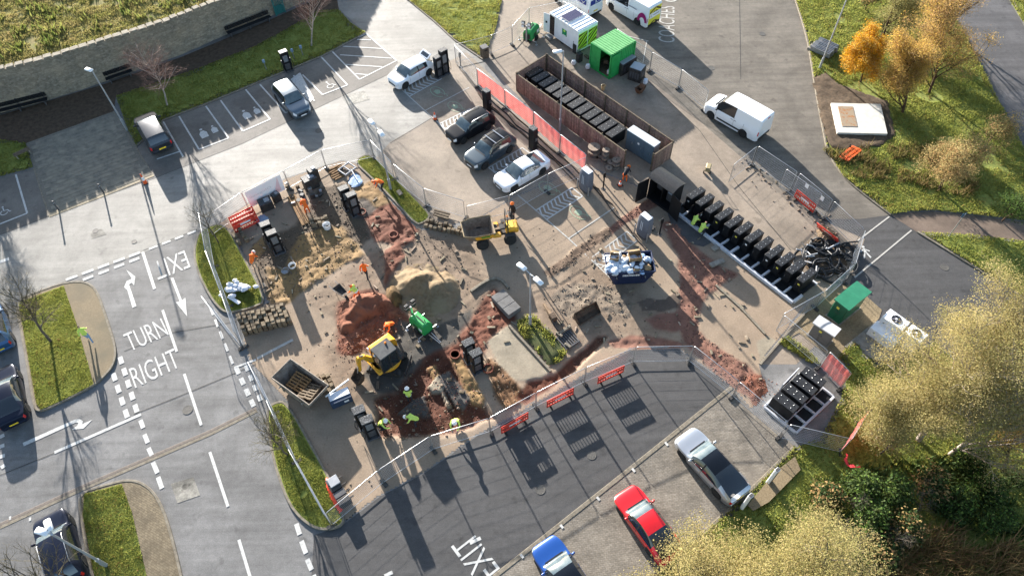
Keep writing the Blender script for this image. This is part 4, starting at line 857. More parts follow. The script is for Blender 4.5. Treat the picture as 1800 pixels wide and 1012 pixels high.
gp = pw([(1368, 604), (1385, 590), (1430, 625), (1440, 640), (1425, 640)], 0); heap('weedy_strip', gp, GB, lambda X, Y, D: .05+0*X, .3, None, 'structure'); blades('grass', gp, GRASS, 420, .2, .04, .05, bpy.data.objects['weedy_strip'])
slab = thing('concrete_slab', W(1528, 598), 0, 'pale concrete slab carrying the white fan units', 'slab'); P = pw([(1483, 610), (1538, 566), (1600, 610), (1620, 640), (1522, 632)]); c0 = slab.location.copy(); m = MB(); m.prism([(p.x-c0.x, p.y-c0.y) for p in reversed(P)], 0, .12); m.build('slab_top', CONC, slab)
def fan_unit(px_a, px_b, px_c, z, fans, label, base_z=.12):
    c, rz, Lx, Ly = frame_box(px_a, px_b, px_c, z); t = thing('fan_unit', (c.x, c.y, base_z), rz, label, 'cooling unit'); h = z-base_z
    MB().box((0, 0, h/2), (Lx, Ly, h), bev=.03).build('casing', WHITEM, t, 40)
    for k in range(fans):
        x = (k-(fans-1)/2)*Lx/max(fans, 1); r = min(Ly, Lx/fans)*.30
        f = MB().lathe([(r*1.12, h), (r*1.12, h+.04), (r, h+.04), (r, h+.002), (.02, h+.002)], (x, 0, 0), 22).build('fan_ring', CHAR, t); b = MB()
        for q in range(5): b.box((x+math.cos(q*1.257)*r*.5, math.sin(q*1.257)*r*.5, h+.02), (r*.85, .12, .015), q*1.257, tilt=R3('X', .4))
        b.build('fan_blade', M('fan_grey', (.12, .12, .14), rough=.5), f); MB().lathe([(.07, h+.01), (.07, h+.05), (.03, h+.06)], (x, 0, 0), 10).build('hub', WHITEM, f)
    MB().box((0, -Ly/2-.008, h*.5), (Lx*.8, .02, h*.6), bev=.005).build('access_panel', WHITEM, t); MB().box((-Lx*.3, -Ly/2-.025, h*.7), (.12, .02, .05)).build('latch', CHAR, t); return t
fan_unit((1551, 556), (1586, 581), (1600, 566), 1.5, 1, 'white boxy cooling unit with one big fan beside the dark road')
fan_unit((1590, 583), (1618, 603), (1632, 588), 1.5, 1, 'white cooling unit half hidden under the pale yellow tree')
fan_unit((1530, 575), (1573, 606), (1588, 594), .9, 0, 'low white equipment box joined in front of the fan unit')
# flush concrete chamber top in the dug soil, top right
P = pw([(1461, 181), (1548, 183), (1560, 235), (1472, 233)], .42); c0 = W(1510, 222); t = thing('concrete_chamber', c0, 0, 'square white concrete chamber lid with rusty plate in dug soil', 'chamber')
MB().prism([(p.x-c0.x, p.y-c0.y) for p in reversed(P)], 0, .42).build('chamber_slab', M('white_concrete', (.52, .50, .45), (.44, .42, .37), scale=3, rough=.85), t)
u_ = (P[1]-P[0]); v_ = (P[3]-P[0]); pl = [P[0]+u_*a+v_*b for a, b in ((.12, .12), (.42, .12), (.42, .8), (.12, .8))]; rust = M('rusty_plate', A(196, 176, 150), A(200, 140, 90), scale=3, rough=.6, lo=.5, hi=.62)
MB().prism([(p.x-c0.x, p.y-c0.y) for p in reversed(pl)], .42, .45).build('access_plate', rust, t)
# ================================================================ mesh site fencing
WIRE = M('fence_wire', (.50, .51, .52), (.40, .41, .42), scale=3, rough=.35, metal=.6, spec=.5)
FOOTM = M('fence_foot', (.03, .03, .03), (.07, .065, .06), scale=5, rough=.9)
NETM = leaf_mat('red_netting', (.85, .22, .19), (.78, .17, .15), island=.05, transl=.5); NETM.node_tree.nodes['Principled BSDF'].inputs['Alpha'].default_value = .5
footme = MB().box((0, 0, .07), (.62, .24, .14), bev=.03).mesh('foot'); footme.materials.append(FOOTM)
def fence_panel(a, b, label, group, h=2.0, foot=True, net=None, lean=0.0, z=0.0, wires=True):
    """one tube-framed panel between ground points a and b"""
    L_ = (b-a).length-.06; t = thing('fence_panel', Vector(((a.x+b.x)/2, (a.y+b.y)/2, z)), ang(a, b), label, 'fence panel', group)
    f = MB(); x = L_/2; r = .021; c = .1
    f.tube([(-x, 0, .06), (-x, 0, h-c), (-x+c*.3, 0, h-c*.3), (-x+c, 0, h), (x-c, 0, h), (x-c*.3, 0, h-c*.3), (x, 0, h-c), (x, 0, .06)], r, 6); f.tube([(-x, 0, .2), (x, 0, .2)], r*.9, 6); pass
    f.build('frame', GALV, t, 60)
    if wires:
        w = MB()
        for k in range(1, 9): w.cyl((-x, 0, .2+k*(h-.2)/9), (x, 0, .2+k*(h-.2)/9), .0045, n=3, caps=False)
        n = int(L_/.09)
        for k in range(1, n): w.cyl((-x+L_*k/n, 0, .2), (-x+L_*k/n, 0, h), .0024, n=3, caps=False)
        w.build('wire_mesh', WIRE, t)['kind'] = 'stuff'
    if foot:
        o = link('foot', footme, t); o.location = (x+.03, 0, 0); o.rotation_euler = (0, 0, 1.57)
    if net:
        nb = MB(); k = 16; rr = random.Random(int(a.x*10)); sag = [rr.uniform(-.06, .02) for _ in range(k+1)]
        rows = [[Vector((-x+L_*i/k, .03+.03*math.sin(i*1.7+z_*2), z_ if z_ > .5 else z_)) + Vector((0, 0, sag[i] if z_ > 1 else 0)) for i in range(k+1)] for z_ in (net[0], (net[0]+net[1])/2, net[1])]
        nb.loft(rows, False, False, closed=False); nb.build('netting', NETM, t, 60)
    t.rotation_euler.x = lean; return t
def run(px, labels, group, net=None, top=False, lean=0.0, **k):
    P = [W(x, y, 2.0) if top else W(x, y) for x, y in px]
    for p in P: p.z = 0
    for i in range(len(P)-1): fence_panel(P[i], P[i+1], labels[i] if isinstance(labels, list) else labels % ordn[i], group, net=net, lean=lean, **k)
def lab(what, n): return ['mesh fence panel %s, %s' % (what, ordn[i]+' of its run') for i in range(n)]
run([(357, 384), (424, 338), (498, 300), (564, 264), (650, 246)], ['mesh fence panel at the grassy corner beside the red barriers', 'mesh fence panel carrying the white banner', 'mesh fence panel just right of the white banner', 'mesh fence panel rounding the head of the long grass strip'], 'north fence', top=True)
run([(650, 246), (687, 284)], ['short mesh fence panel behind the twin lamp on the grass strip'], 'north fence', top=True)
run([(691, 288), (744, 331), (815, 353)], ['mesh fence panel along the long grass strip', 'mesh fence panel behind the stacked kerb blocks'], 'north fence', top=True)
run([(819, 363), (895, 344), (963, 306), (1031, 276)], ['mesh fence panel right behind the dumper skip', 'mesh fence panel in front of the white saloon', 'mesh fence panel ending at the shrouded charger'], 'charger fence', top=True)
run([(366, 404), (378, 470), (404, 540), (429, 611)], ['mesh fence panel on the small grassy corner island, northern one', 'mesh fence panel beside the heap of white sheets', 'mesh fence panel beside the stacked paving blocks'], 'west fence')
run([(377, 545), (427, 612)], ['loose mesh fence panel leaning by the road edge near the paving blocks'], 'west fence', lean=.12)
run([(452, 662), (484, 728), (522, 812), (584, 924)], ['mesh fence panel beside the rusty skip', 'mesh fence panel in the middle of the curved grass island', 'mesh fence panel beside the red tarpaulin'], 'island fence')
run([(586, 923), (675, 849), (762, 791), (862, 760), (942, 716), (1027, 673), (1112, 638), (1210, 636), (1287, 698), (1369, 768)], ['mesh fence panel at the tip of the curved grass island', 'mesh fence panel below the pair of chargers', 'mesh fence panel below the crouching worker', 'mesh fence panel with the leftmost red barrier', 'mesh fence panel with the middle red barrier', 'mesh fence panel with the rightmost red barrier', 'mesh fence panel across the end of the dark road', 'mesh fence panel slanting towards the block paving', 'mesh fence panel along the block paving'], 'south fence')
run([(1371, 771), (1476, 796)], ['mesh fence panel in front of the lower four cabinets'], 'lower cabinet fence')
run([(1477, 795), (1508, 745)], ['mesh fence panel with trailing red netting under the yellow tree'], 'lower cabinet fence', net=(.3, 1.9))
run([(1440, 646), (1477, 684)], ['mesh fence panel with red netting above the lower four cabinets'], 'lower cabinet fence', net=(.1, 1.9))
run([(1363, 583), (1438, 646)], ['mesh fence panel along the weedy strip'], 'substation fence', foot=True); run([(1363, 581), (1432, 542)], ['mesh fence panel between the long plinth and the grey cabinet'], 'substation fence')
run([(1434, 541), (1482, 497)], ['mesh fence panel behind the green substation'], 'substation fence'); run([(1486, 494), (1503, 436)], ['mesh fence panel at the end of the black pipe heap'], 'substation fence')
run([(1280, 322), (1320, 290)], ['mesh fence panel standing crosswise near the white van'], 'service road fence'); run([(1322, 290), (1388, 335)], ['mesh fence panel in the long shadow beside the service road'], 'service road fence')
run([(1392, 337), (1448, 384)], ['mesh fence panel with two white notices along the service road'], 'service road fence'); run([(1369, 330), (1430, 374)], ['mesh fence panel doubled up beside the red barrier'], 'service road fence')
run([(1450, 386), (1500, 434)], ['mesh fence panel beside the black pipe heap'], 'service road fence')
run([(862, 63), (900, 47), (930, 14), (990, 2)], ['mesh fence panel at the corner of the dry grass', 'mesh fence panel beside the mobile light tower', 'mesh fence panel behind the mobile light tower'], 'upper fence', top=True)
run([(990, 2), (1050, 38)], ['mesh fence panel behind the white welfare cabin'], 'upper fence', top=True)
run([(1085, 51), (1147, 92), (1199, 122), (1246, 160)], ['mesh fence panel behind the green container', 'mesh fence panel beside the generator', 'mesh fence panel ending at the white van'], 'upper fence', top=True)
run([(798, 79), (862, 63)], ['mesh fence panel across the corner of the dry grass'], 'netting fence', top=True); run([(798, 79), (838, 120)], ['mesh fence panel left of the red netting'], 'netting fence', top=True)
run([(838, 120), (887, 157), (938, 196), (985, 236), (1031, 272)], ['red netted fence panel at the upper left end of the netting', 'red netted fence panel, second from the upper left end', 'red netted fence panel beside the lamp post', 'red netted fence panel at the shrouded charger end'], 'netting fence', net=(.35, 1.95), top=True)
for x, y, p in ((1410, 330, 0), (1432, 345, 0)):
    pass
n_ = thing('notice', W(1408, 350)+Vector((0, -.03, 1.5)), ang(W(1392, 337), W(1448, 384)), 'left of two small white notices on the fence by the service road', 'notice'); MB().box((0, -.04, 0), (.3, .01, .4)).build('notice_sheet', WHITEM, n_)
n_ = thing('notice', W(1434, 372)+Vector((0, -.03, 1.5)), ang(W(1392, 337), W(1448, 384)), 'right of two small white notices on the fence by the service road', 'notice'); MB().box((0, -.04, 0), (.3, .01, .4)).build('notice_sheet', WHITEM, n_)
# banner
pa, pb = W(424, 338, 2.0), W(498, 300, 2.0); pa.z = pb.z = 0; t = thing('banner', (pa+pb)/2, ang(pa, pb), 'large white banner tied to the mesh fence', 'banner'); L_ = (pb-pa).length-.25
BANM = M('banner_white', (.82, .80, .79), rough=.7)
MB().box((-.1, -.05, 1.08), (L_*.9, .012, 1.62)).build('banner_sheet', BANM, t)
bs = [c for c in t.children][0]
def flat_text(s, o0, eu, ev, mat, parent, name='lettering', bold=.0): return text_on(s, Vector(o0), Vector(eu), Vector(ev), mat, name, parent, bold, .004)
flat_text('llowgolO', (-L_*.42, -.058, 1.0), (L_*.55, 0, 0), (0, 0, .3), M('grey_print', (.58, .58, .58), rough=.8), bs)
MB().add([(L_*.33, -.06, .4), (L_*.33, -.06, 1.75), (L_*.15, -.06, .4)], [(0, 1, 2)]).build('banner_print', M('pink_print', (.75, .55, .56), rough=.8), bs)
# ================================================================ plastic barriers
def barrier_meshes():
    a = MB(); a.box((0, 0, .93), (1.9, .05, .14), bev=.02); a.box((0, 0, .62), (1.9, .045, .2), bev=.015); a.box((0, 0, .2), (1.9, .05, .16), bev=.02); a.box((-.93, 0, .55), (.09, .05, .86), bev=.015); a.box((.93, 0, .55), (.09, .05, .86), bev=.015)
    f = MB()
    for k in range(9): f.box((-.76+k*.19, 0, .41), (.055, .04, .26)); f.box((-.76+k*.19, 0, .8), (.055, .04, .16))
    g = MB(); g.box((0, 0, .05), (.1, .52, .1), bev=.02); g.box((0, 0, .1), (.08, .12, .12))
    w = MB(); w.box((0, -.028, .62), (.8, .006, .13))
    return [x.mesh('bar', 40) for x in (a, f, g, w)]
BM = barrier_meshes()
def barrier(p, rz, label, tilt=0, z=0.0, mat=REDP, group='plastic barriers'):
    t = thing('plastic_barrier', Vector((p.x, p.y, z)), rz, label, 'barrier', group); t.rotation_euler.x = tilt
    for me, nm in ((BM[0], 'frame'), (BM[1], 'slats')):
        m_ = me if mat is REDP else me.copy()
        if mat is not REDP: m_.materials.clear()
        if not m_.materials: m_.materials.append(mat)
        o_ = link(nm, m_, t)
        if nm == 'slats': o_['kind'] = 'stuff'
    for x in (-.7, .7):
        if not BM[2].materials: BM[2].materials.append(RUBBER)
        link('foot', BM[2], t).location = (x, 0, 0)
    if not BM[3].materials: BM[3].materials.append(WHITEM)
    link('reflector', BM[3], t); return t
fr = ang(W(862, 760), W(942, 716))
barrier(W(905, 745)+Vector((0, -.2, 0)), ang(W(870, 762), W(940, 722)), 'red plastic barrier at the dark road fence, leftmost of three'); barrier(W(984, 701)+Vector((0, -.2, 0)), ang(W(942, 722), W(1025, 680)), 'red plastic barrier at the dark road fence, middle of three')
barrier(W(1072, 661)+Vector((0, -.2, 0)), ang(W(1030, 680), W(1112, 642)), 'red plastic barrier at the dark road fence, rightmost of three')
rb = ang(W(413, 392), W(460, 370))
barrier(W(437, 402), rb, 'red plastic barrier at the corner stack, front one', -.25); barrier(W(434, 396), rb, 'red plastic barrier at the corner stack, middle one', -.22); barrier(W(431, 390), rb+.03, 'red plastic barrier at the corner stack, rear one', -.2)
barrier(W(1411, 362), ang(W(1392, 337), W(1448, 384)), 'red plastic barrier standing behind the fence by the service road')
barrier(W(1455, 414), ang(W(1448, 398), W(1482, 424)), 'red plastic barrier beside the black pipe heap', .5); barrier(W(1482, 268), ang(W(1468, 280), W(1496, 258)), 'orange-red barrier lying flat in the grass by the kerb', 1.45, .22, ORANGEP)
# ================================================================ lamp posts
POLE = M('lamp_pole', (.36, .38, .40), (.30, .32, .34), scale=2, rough=.4, metal=.3)
def lamp(base, h, heads, label, r=.07):
    t = thing('street_lamp', W(*base), 0, label, 'street lamp'); m = MB(); m.cyl((0, 0, 0), (0, 0, 1.2), r*1.5, r*1.5, 10); m.cyl((0, 0, 1.2), (0, 0, h), r, r*.75, 10); m.build('pole', POLE, t, 40)
    MB().box((0, -r*1.5, .6), (.1, .03, .4)).build('access_door', POLE, t)
    for a, L_ in heads:
        d = Vector((math.cos(a), math.sin(a), 0)); arm = MB().tube([(0, 0, h-.05), d*(L_*.5)+Vector((0, 0, h+.03)), d*L_+Vector((0, 0, h+.04))], .035, 6).build('arm', POLE, t)
        hd = MB(); c = d*(L_+.3)+Vector((0, 0, h+.05)); hd.box(c, (.72, .34, .13), a, bev=.055); hd.build('lamp_head', LAMPW, t, 50)
        MB().box(c-Vector((0, 0, .075)), (.5, .26, .02), a).build('lens', M('lamp_glass', (.55, .6, .62), rough=.1, spec=.7), t)
    return t
def dirw(a, b, z): return ang(W(*a, z), W(*b, z))
lamp((224, 229), 6.0, [(dirw((164, 126), (158, 124), 6)-.0, .05)], 'grey lamp post on the slab paving by the stone wall')
lamp((687, 334), 6.3, [(dirw((665, 222), (653, 210), 6.3), .45), (dirw((665, 222), (677, 238), 6.3), .45)], 'twin-headed lamp post on the long grass strip')
lamp((932, 573), 5.8, [(dirw((931, 478), (916, 466), 5.8), .45), (dirw((931, 478), (946, 492), 5.8), .45)], 'twin-headed lamp post on the dug grass patch')
lamp((984, 229), 7.7, [(dirw((990, 86), (983, 87), 7.7), .15)], 'lamp post between the red netting and the timber fence')
lamp((1440, 122), 7.2, [(0.3, .3)], 'leaning-looking lamp post on the bank beside the stacked fence panels')
lamp((189, 994), 5.6, [(dirw((94, 938), (72, 932), 5.6), .25), (dirw((94, 938), (88, 922), 5.6), .25)], 'twin-headed lamp post on the lower left grass island')
lamp((1822, 292), 5.5, [(dirw((1798, 246), (1780, 212), 5.5), .5)], 'lamp post at the right edge beside the far path')
# ================================================================ chargers
SCREEN = M('charger_screen', (.16, .17, .18), (.12, .13, .14), scale=6, rough=.25, spec=.6)
CAPM = M('charger_cap', (.02, .022, .025), (.13, .135, .14), scale=14, rough=.5, lo=.48, hi=.6)
def charger(p, rz, label, h=2.2, w=.72, d=.5, z=0.0, screen=True, cap=CAPM, cable=True, group='black chargers'):
    t = thing('charger', Vector((p.x, p.y, z)), rz, label, 'charger', group)
    MB().box((0, 0, .06), (w+.1, d+.12, .12), bev=.02).build('base', CHAR, t)
    m = MB(); m.box((-w/2+.05, 0, h/2+.06), (.1, d, h-.1), bev=.02); m.box((w/2-.05, 0, h/2+.06), (.1, d, h-.1), bev=.02); m.box((0, .06, h/2+.06), (w-.2, d-.16, h-.12)); m.build('housing', BLACK, t, 40)
    MB().box((0, 0, h+.02), (w+.04, d+.04, .09), bev=.03).build('top_cap', cap, t, 40)
    if screen:
        s = MB().box((0, -d/2+.125, h*.66), (w-.28, .02, h*.32)).build('screen', SCREEN, t)
        MB().box((0, -d/2+.125, h*.25), (w-.26, .02, h*.3)).build('lower_panel', CHAR, t)
    for s in (-1, 1):
        q = MB().box((s*(w/2+.05), -.05, h*.55), (.09, .16, .3), bev=.02).build('holster', CHAR, t)
        if cable: MB().tube([(s*(w/2+.06), -.1, h*.6), (s*(w/2+.2), -.18, h*.35), (s*(w/2+.16), -.2, .3), (s*(w/2+.07), -.08, .55), (s*(w/2+.03), 0, .9)], .022, 6).build('cable', RUBBER, q, 60)
    return t
vd = ang(W(705, 157), W(776, 119)) if False else ang(W(1000, 419), W(1080, 365))   # direction of the bay lines
ph = vd+math.pi/2
# pairs in the dug-up yard: the screens face the camera side
def pair(p1, p2, rz, lab1, lab2, **k): charger(W(*p1), rz, lab1, **k); charger(W(*p2), rz, lab2, **k)
ry = ang(W(470, 440), W(500, 428))
pair((481, 428), (492, 443), ry, 'black charger nearest the red barriers, rear one of its pair', 'black charger nearest the red barriers, front one of its pair', z=0)
pair((614, 366), (627, 377), ang(W(605, 380), W(632, 368)), 'black charger by the timber and slab stack, rear one', 'black charger by the timber and slab stack, front one')
pair((827, 632), (840, 650), ang(W(820, 655), W(850, 640)), 'black charger by the pale paved strip, rear one', 'black charger by the pale paved strip, front one', z=-.05)
pair((642, 748), (656, 765), ang(W(636, 772), W(670, 758)), 'black charger by the grey crate, rear one of the lowest pair', 'black charger by the crouching worker, front one of the lowest pair', z=-.02)
charger(W(508, 124), ang(W(490, 135), W(525, 122)), 'black charger on the verge behind the grey estate car', h=2.0); charger(W(773, 135), vd, 'black charger behind the white hatchback, front one', h=2.1); charger(W(783, 130), vd, 'black charger behind the white hatchback, taller rear one', h=2.5)
charger(W(857, 196), vd+math.pi/2, 'slim black charger behind the black sport utility car', w=.6); charger(W(937, 262), vd+math.pi/2, 'slim black charger behind the white saloon', w=.6)
SHROUD = M('grey_shroud', (.13, .14, .17), (.10, .11, .135), scale=4, rough=.6); PALEC = M('shroud_top', (.62, .64, .68), rough=.5)
def shrouded(p, rz, label):
    t = thing('shrouded_charger', W(*p), rz, label, 'charger', 'shrouded chargers'); rg = []
    for z, w, d in ((.15, .82, .55), (.3, .98, .66), (1.5, 1.0, .66), (1.95, .95, .6), (2.12, .8, .46)): rg.append([Vector((x*w/2, y*d/2, z)) for x, y in ((-1, -.8), (-.8, -1), (.8, -1), (1, -.8), (1, .8), (.8, 1), (-.8, 1), (-1, .8))])
    MB().loft(rg).build('shroud', SHROUD, t, 35); MB().box((0, 0, 2.14), (.82, .48, .05), bev=.02).build('shroud_top', PALEC, t); MB().box((0, 0, .08), (.8, .5, .16)).build('base', CHAR, t)
    for k in range(2): o = MB().box((-.12+k*.14, -.335, 1.3), (.04, .006, .9)).build('printed_line', PALEC, t)
    for s in (-.62, .62): m = MB(); m.cyl((s, -.3, 0), (s, -.3, .95), .05, .05, 8); m.build('guard_post', GALV, t, 40)
    return t
shrouded((1029, 334), vd-1.57+.0, 'grey shrouded charger at the end of the red netting'); shrouded((1130, 414), vd-1.57, 'grey shrouded charger above the blue skip')
def slim_post(p, h, label, w=.16, mat=BLACK):
    t = thing('post', W(*p), vd, label, 'post'); MB().box((0, 0, h/2), (.1, .08, h), bev=.01).build('stem', mat, t); MB().box((0, 0, h-.22), (w+.04, .12, .5), bev=.02).build('head', mat, t); MB().box((0, 0, .02), (.26, .26, .04)).build('base_plate', CHAR, t); return t
slim_post((1060, 332), 1.7, 'slim black post beside the grey shrouded charger by the spools'); slim_post((1159, 412), 1.7, 'slim black post between the shrouded charger and the red gravel')
slim_post((810, 118), 1.5, 'slim black post left of the red netting')
def tall_charge_post(p, rz, label):
    t = thing('charge_post', W(*p), rz, label, 'charger', 'white charge posts'); rg = []
    for z, w in ((0, .34), (.3, .34), (1.0, .26), (1.6, .30), (1.95, .34), (2.0, .28)): rg.append([Vector((x*w/2, y*.11, z)) for x, y in ((-1, -.6), (-.8, -1), (.8, -1), (1, -.6), (1, .6), (.8, 1), (-.8, 1), (-1, .6))])
    MB().loft(rg).build('casing', WHITEM, t, 35); MB().box((0, -.115, 1.0), (.2, .012, 1.6)).build('front_panel', BLACK, t); MB().box((0, 0, .02), (.5, .4, .06)).build('base_plate', CONC, t); MB().box((0, 0, 2.0), (.26, .16, .03)).build('top_cap', CHAR, t); return t
bp = BAY_RZ
tall_charge_post((1350, 848), bp, 'white and black charging post behind the silver coupe, nearer the gravel pad'); tall_charge_post((1305, 892), bp, 'white and black charging post at the edge of the pale tree')
sheet('gravel_pad', pw([(1360, 832), (1395, 805), (1405, 828), (1350, 884), (1322, 900), (1312, 890)]), MATS['pale_gravel'], .26)
# ================================================================ bollards, cones
def bollard(p, label):
    t = thing('bollard', W(*p), 0, label, 'bollard', 'bollards along the slab paving'); MB().lathe([(.06, 0), (.06, .95), (.075, .96), (.075, 1.0), (.03, 1.03)], n=10).build('shaft', CHAR, t, 40); MB().lathe([(.063, .8), (.063, .88)], n=10).build('band', GREYM, t); MB().lathe([(.1, 0), (.1, .02)], n=10).build('base', CHAR, t)
bollard((104, 370), 'dark bollard at the kerb nearest the wheelchair bay'); bollard((183, 340), 'dark bollard at the kerb in the middle of the slab paving')
def cone(p, label, h=.75, tip=0.0, z=0.0):
    t = thing('traffic_cone', Vector((W(*p).x, W(*p).y, z)), .4, label, 'cone', 'traffic cones'); MB().box((0, 0, .02), (.42, .42, .04), bev=.015).build('base', RUBBER, t)
    MB().lathe([(.16, .03), (.115, h*.36)], n=14).build('cone_body', ORANGEP, t, 50); MB().lathe([(.116, h*.36), (.075, h*.7)], n=14).build('reflective_sleeve', WHITEM, t, 50); MB().lathe([(.075, h*.7), (.035, h), (.02, h+.01)], n=14).build('cone_tip', ORANGEP, t, 50); t.rotation_euler.x = tip
cone((256, 322), 'orange and white traffic cone at the corner of the slab paving', 1.0); cone((765, 210), 'orange traffic cone beside the bay line below the white hatchback', .75)
cone((1090, 326), 'small orange cone by the cable spools', .5)
def sign_post(p, h, label):
    t = thing('sign_post', W(*p), 0, label, 'sign'); MB().cyl((0, 0, 0), (0, 0, h), .035, .03, 8).build('pole', GALV, t); MB().box((0, .05, h-.2), (.3, .02, .4), .2, bev=.01).build('sign_plate', M('blue_sign', (.05, .12, .2), rough=.4), t)
sign_post((1666, 418), 2.6, 'thin sign pole with small dark plate beside the footpath')
for p, l in (((469, 124), 'small blue-grey charging socket post on the verge, leftmost'), ((518, 105), 'small socket post on the verge just behind the charger'), ((533, 99), 'small socket post on the verge, rightmost')):
    t = thing('socket_post', W(*p), .3, l, 'post'); MB().cyl((0, 0, 0), (0, 0, .9), .05, .05, 8).build('stem', GALV, t); MB().box((0, 0, 1.0), (.24, .18, .3), bev=.03).build('socket_head', M('socket_blue', (.16, .24, .34), rough=.5), t)
# ================================================================ vehicles
GLASS = M('car_glass', (.012, .016, .02), rough=.04, spec=.8, coat=.6)
TYRE = M('tyre', (.015, .015, .015), (.03, .03, .03), scale=8, rough=.9)
ALLOY = M('alloy', (.42, .43, .45), rough=.3, metal=.8); ALLOYD = M('dark_alloy', (.06, .06, .065), rough=.35, metal=.6)
HEAD = M('headlight_glass', (.62, .66, .70), rough=.08, spec=.8, coat=1); PLATEY = M('plate_yellow', (.75, .52, .03), rough=.5); PLATEW = M('plate_white', (.75, .75, .74), rough=.5)
TRIM = M('black_trim', (.016, .016, .017), rough=.55)
WSCREEN = M('windscreen_glass', (.05, .072, .085), (.10, .13, .145), scale=1.5, rough=.08, spec=.5)  # sky reflection put into the colour, paler than the other car glass
def paint(name, c, metal=.0, rough=.32): return M(name, c, rough=rough, spec=.4 if max(c) > .06 else .12, metal=metal, coat=.7 if max(c) > .06 else .12)
def interp(x, K): return float(np.interp(x, [k[0] for k in K], [k[1] for k in K]))
def sm(x, K):                                             # smooth interpolation of keys (Catmull-like, monotone)
    xs = np.array([k[0] for k in K]); ys = np.array([k[1] for k in K]); d = np.diff(ys)/np.diff(xs); m = np.zeros(len(xs)); m[0], m[-1] = d[0], d[-1]
    for i in range(1, len(xs)-1): m[i] = 0 if d[i-1]*d[i] <= 0 else 2*d[i-1]*d[i]/(d[i-1]+d[i])
    i = int(np.clip(np.searchsorted(xs, x)-1, 0, len(xs)-2)); h = xs[i+1]-xs[i]; t = (x-xs[i])/h
    return float((2*t**3-3*t**2+1)*ys[i]+(t**3-2*t**2+t)*h*m[i]+(-2*t**3+3*t**2)*ys[i+1]+(t**3-t**2)*h*m[i+1])
def wheel_meshes(r, w):
    ty = MB().lathe([(r*.66, -w/2), (r*.93, -w/2), (r, -w*.32), (r, w*.32), (r*.93, w/2), (r*.66, w/2)], n=22, axis='Y').mesh('tyre', 40); ty.materials.append(TYRE)
    m = MB().lathe([(r*.67, -w*.42), (r*.67, w*.42), (r*.6, w*.44), (r*.56, w*.2), (.04, w*.2)], n=22, axis='Y')
    for k in range(5):
        a = k*1.2566; m.box((math.cos(a)*r*.34, w*.3, math.sin(a)*r*.34), (r*.6, .05, r*.16), tilt=R3('Y', -a))
    ri = m.mesh('rim', 40); return ty, ri
SPEC = {   # length, width, height, hood, belt, x of: cowl, roof front, roof rear, rear glass base, deck height, wheel r, axles, roof half width
    'suv': dict(L=4.5, Wd=1.86, H=1.64, hood=1.02, belt=1.06, cowl=1.22, rf=1.85, rr=3.95, rb=4.36, deck=1.08, r=.36, ax=(.88, 3.58), wr=.66),
    'hatch': dict(L=4.28, Wd=1.83, H=1.52, hood=.95, belt=.98, cowl=1.02, rf=1.72, rr=3.6, rb=4.12, deck=1.0, r=.34, ax=(.82, 3.5), wr=.64),
    'saloon': dict(L=4.7, Wd=1.85, H=1.45, hood=.88, belt=.95, cowl=1.22, rf=2.0, rr=3.15, rb=4.18, deck=1.0, r=.345, ax=(.9, 3.75), wr=.6),
    'coupe': dict(L=4.72, Wd=1.88, H=1.45, hood=.86, belt=.94, cowl=1.16, rf=1.95, rr=3.1, rb=4.52, deck=.96, r=.35, ax=(.86, 3.74), wr=.6),
    'mpv': dict(L=4.4, Wd=1.84, H=1.62, hood=1.0, belt=1.02, cowl=.98, rf=1.72, rr=3.95, rb=4.3, deck=1.02, r=.34, ax=(.84, 3.5), wr=.66),
    'van': dict(L=5.1, Wd=1.96, H=2.2, hood=1.2, belt=1.2, cowl=.85, rf=1.65, rr=4.98, rb=5.07, deck=1.5, r=.34, ax=(.82, 3.85), wr=.82, van=True),
    'big_van': dict(L=5.5, Wd=2.05, H=2.35, hood=1.25, belt=1.25, cowl=.75, rf=1.5, rr=5.35, rb=5.46, deck=1.8, r=.36, ax=(.85, 4.3), wr=.88, van=True)}
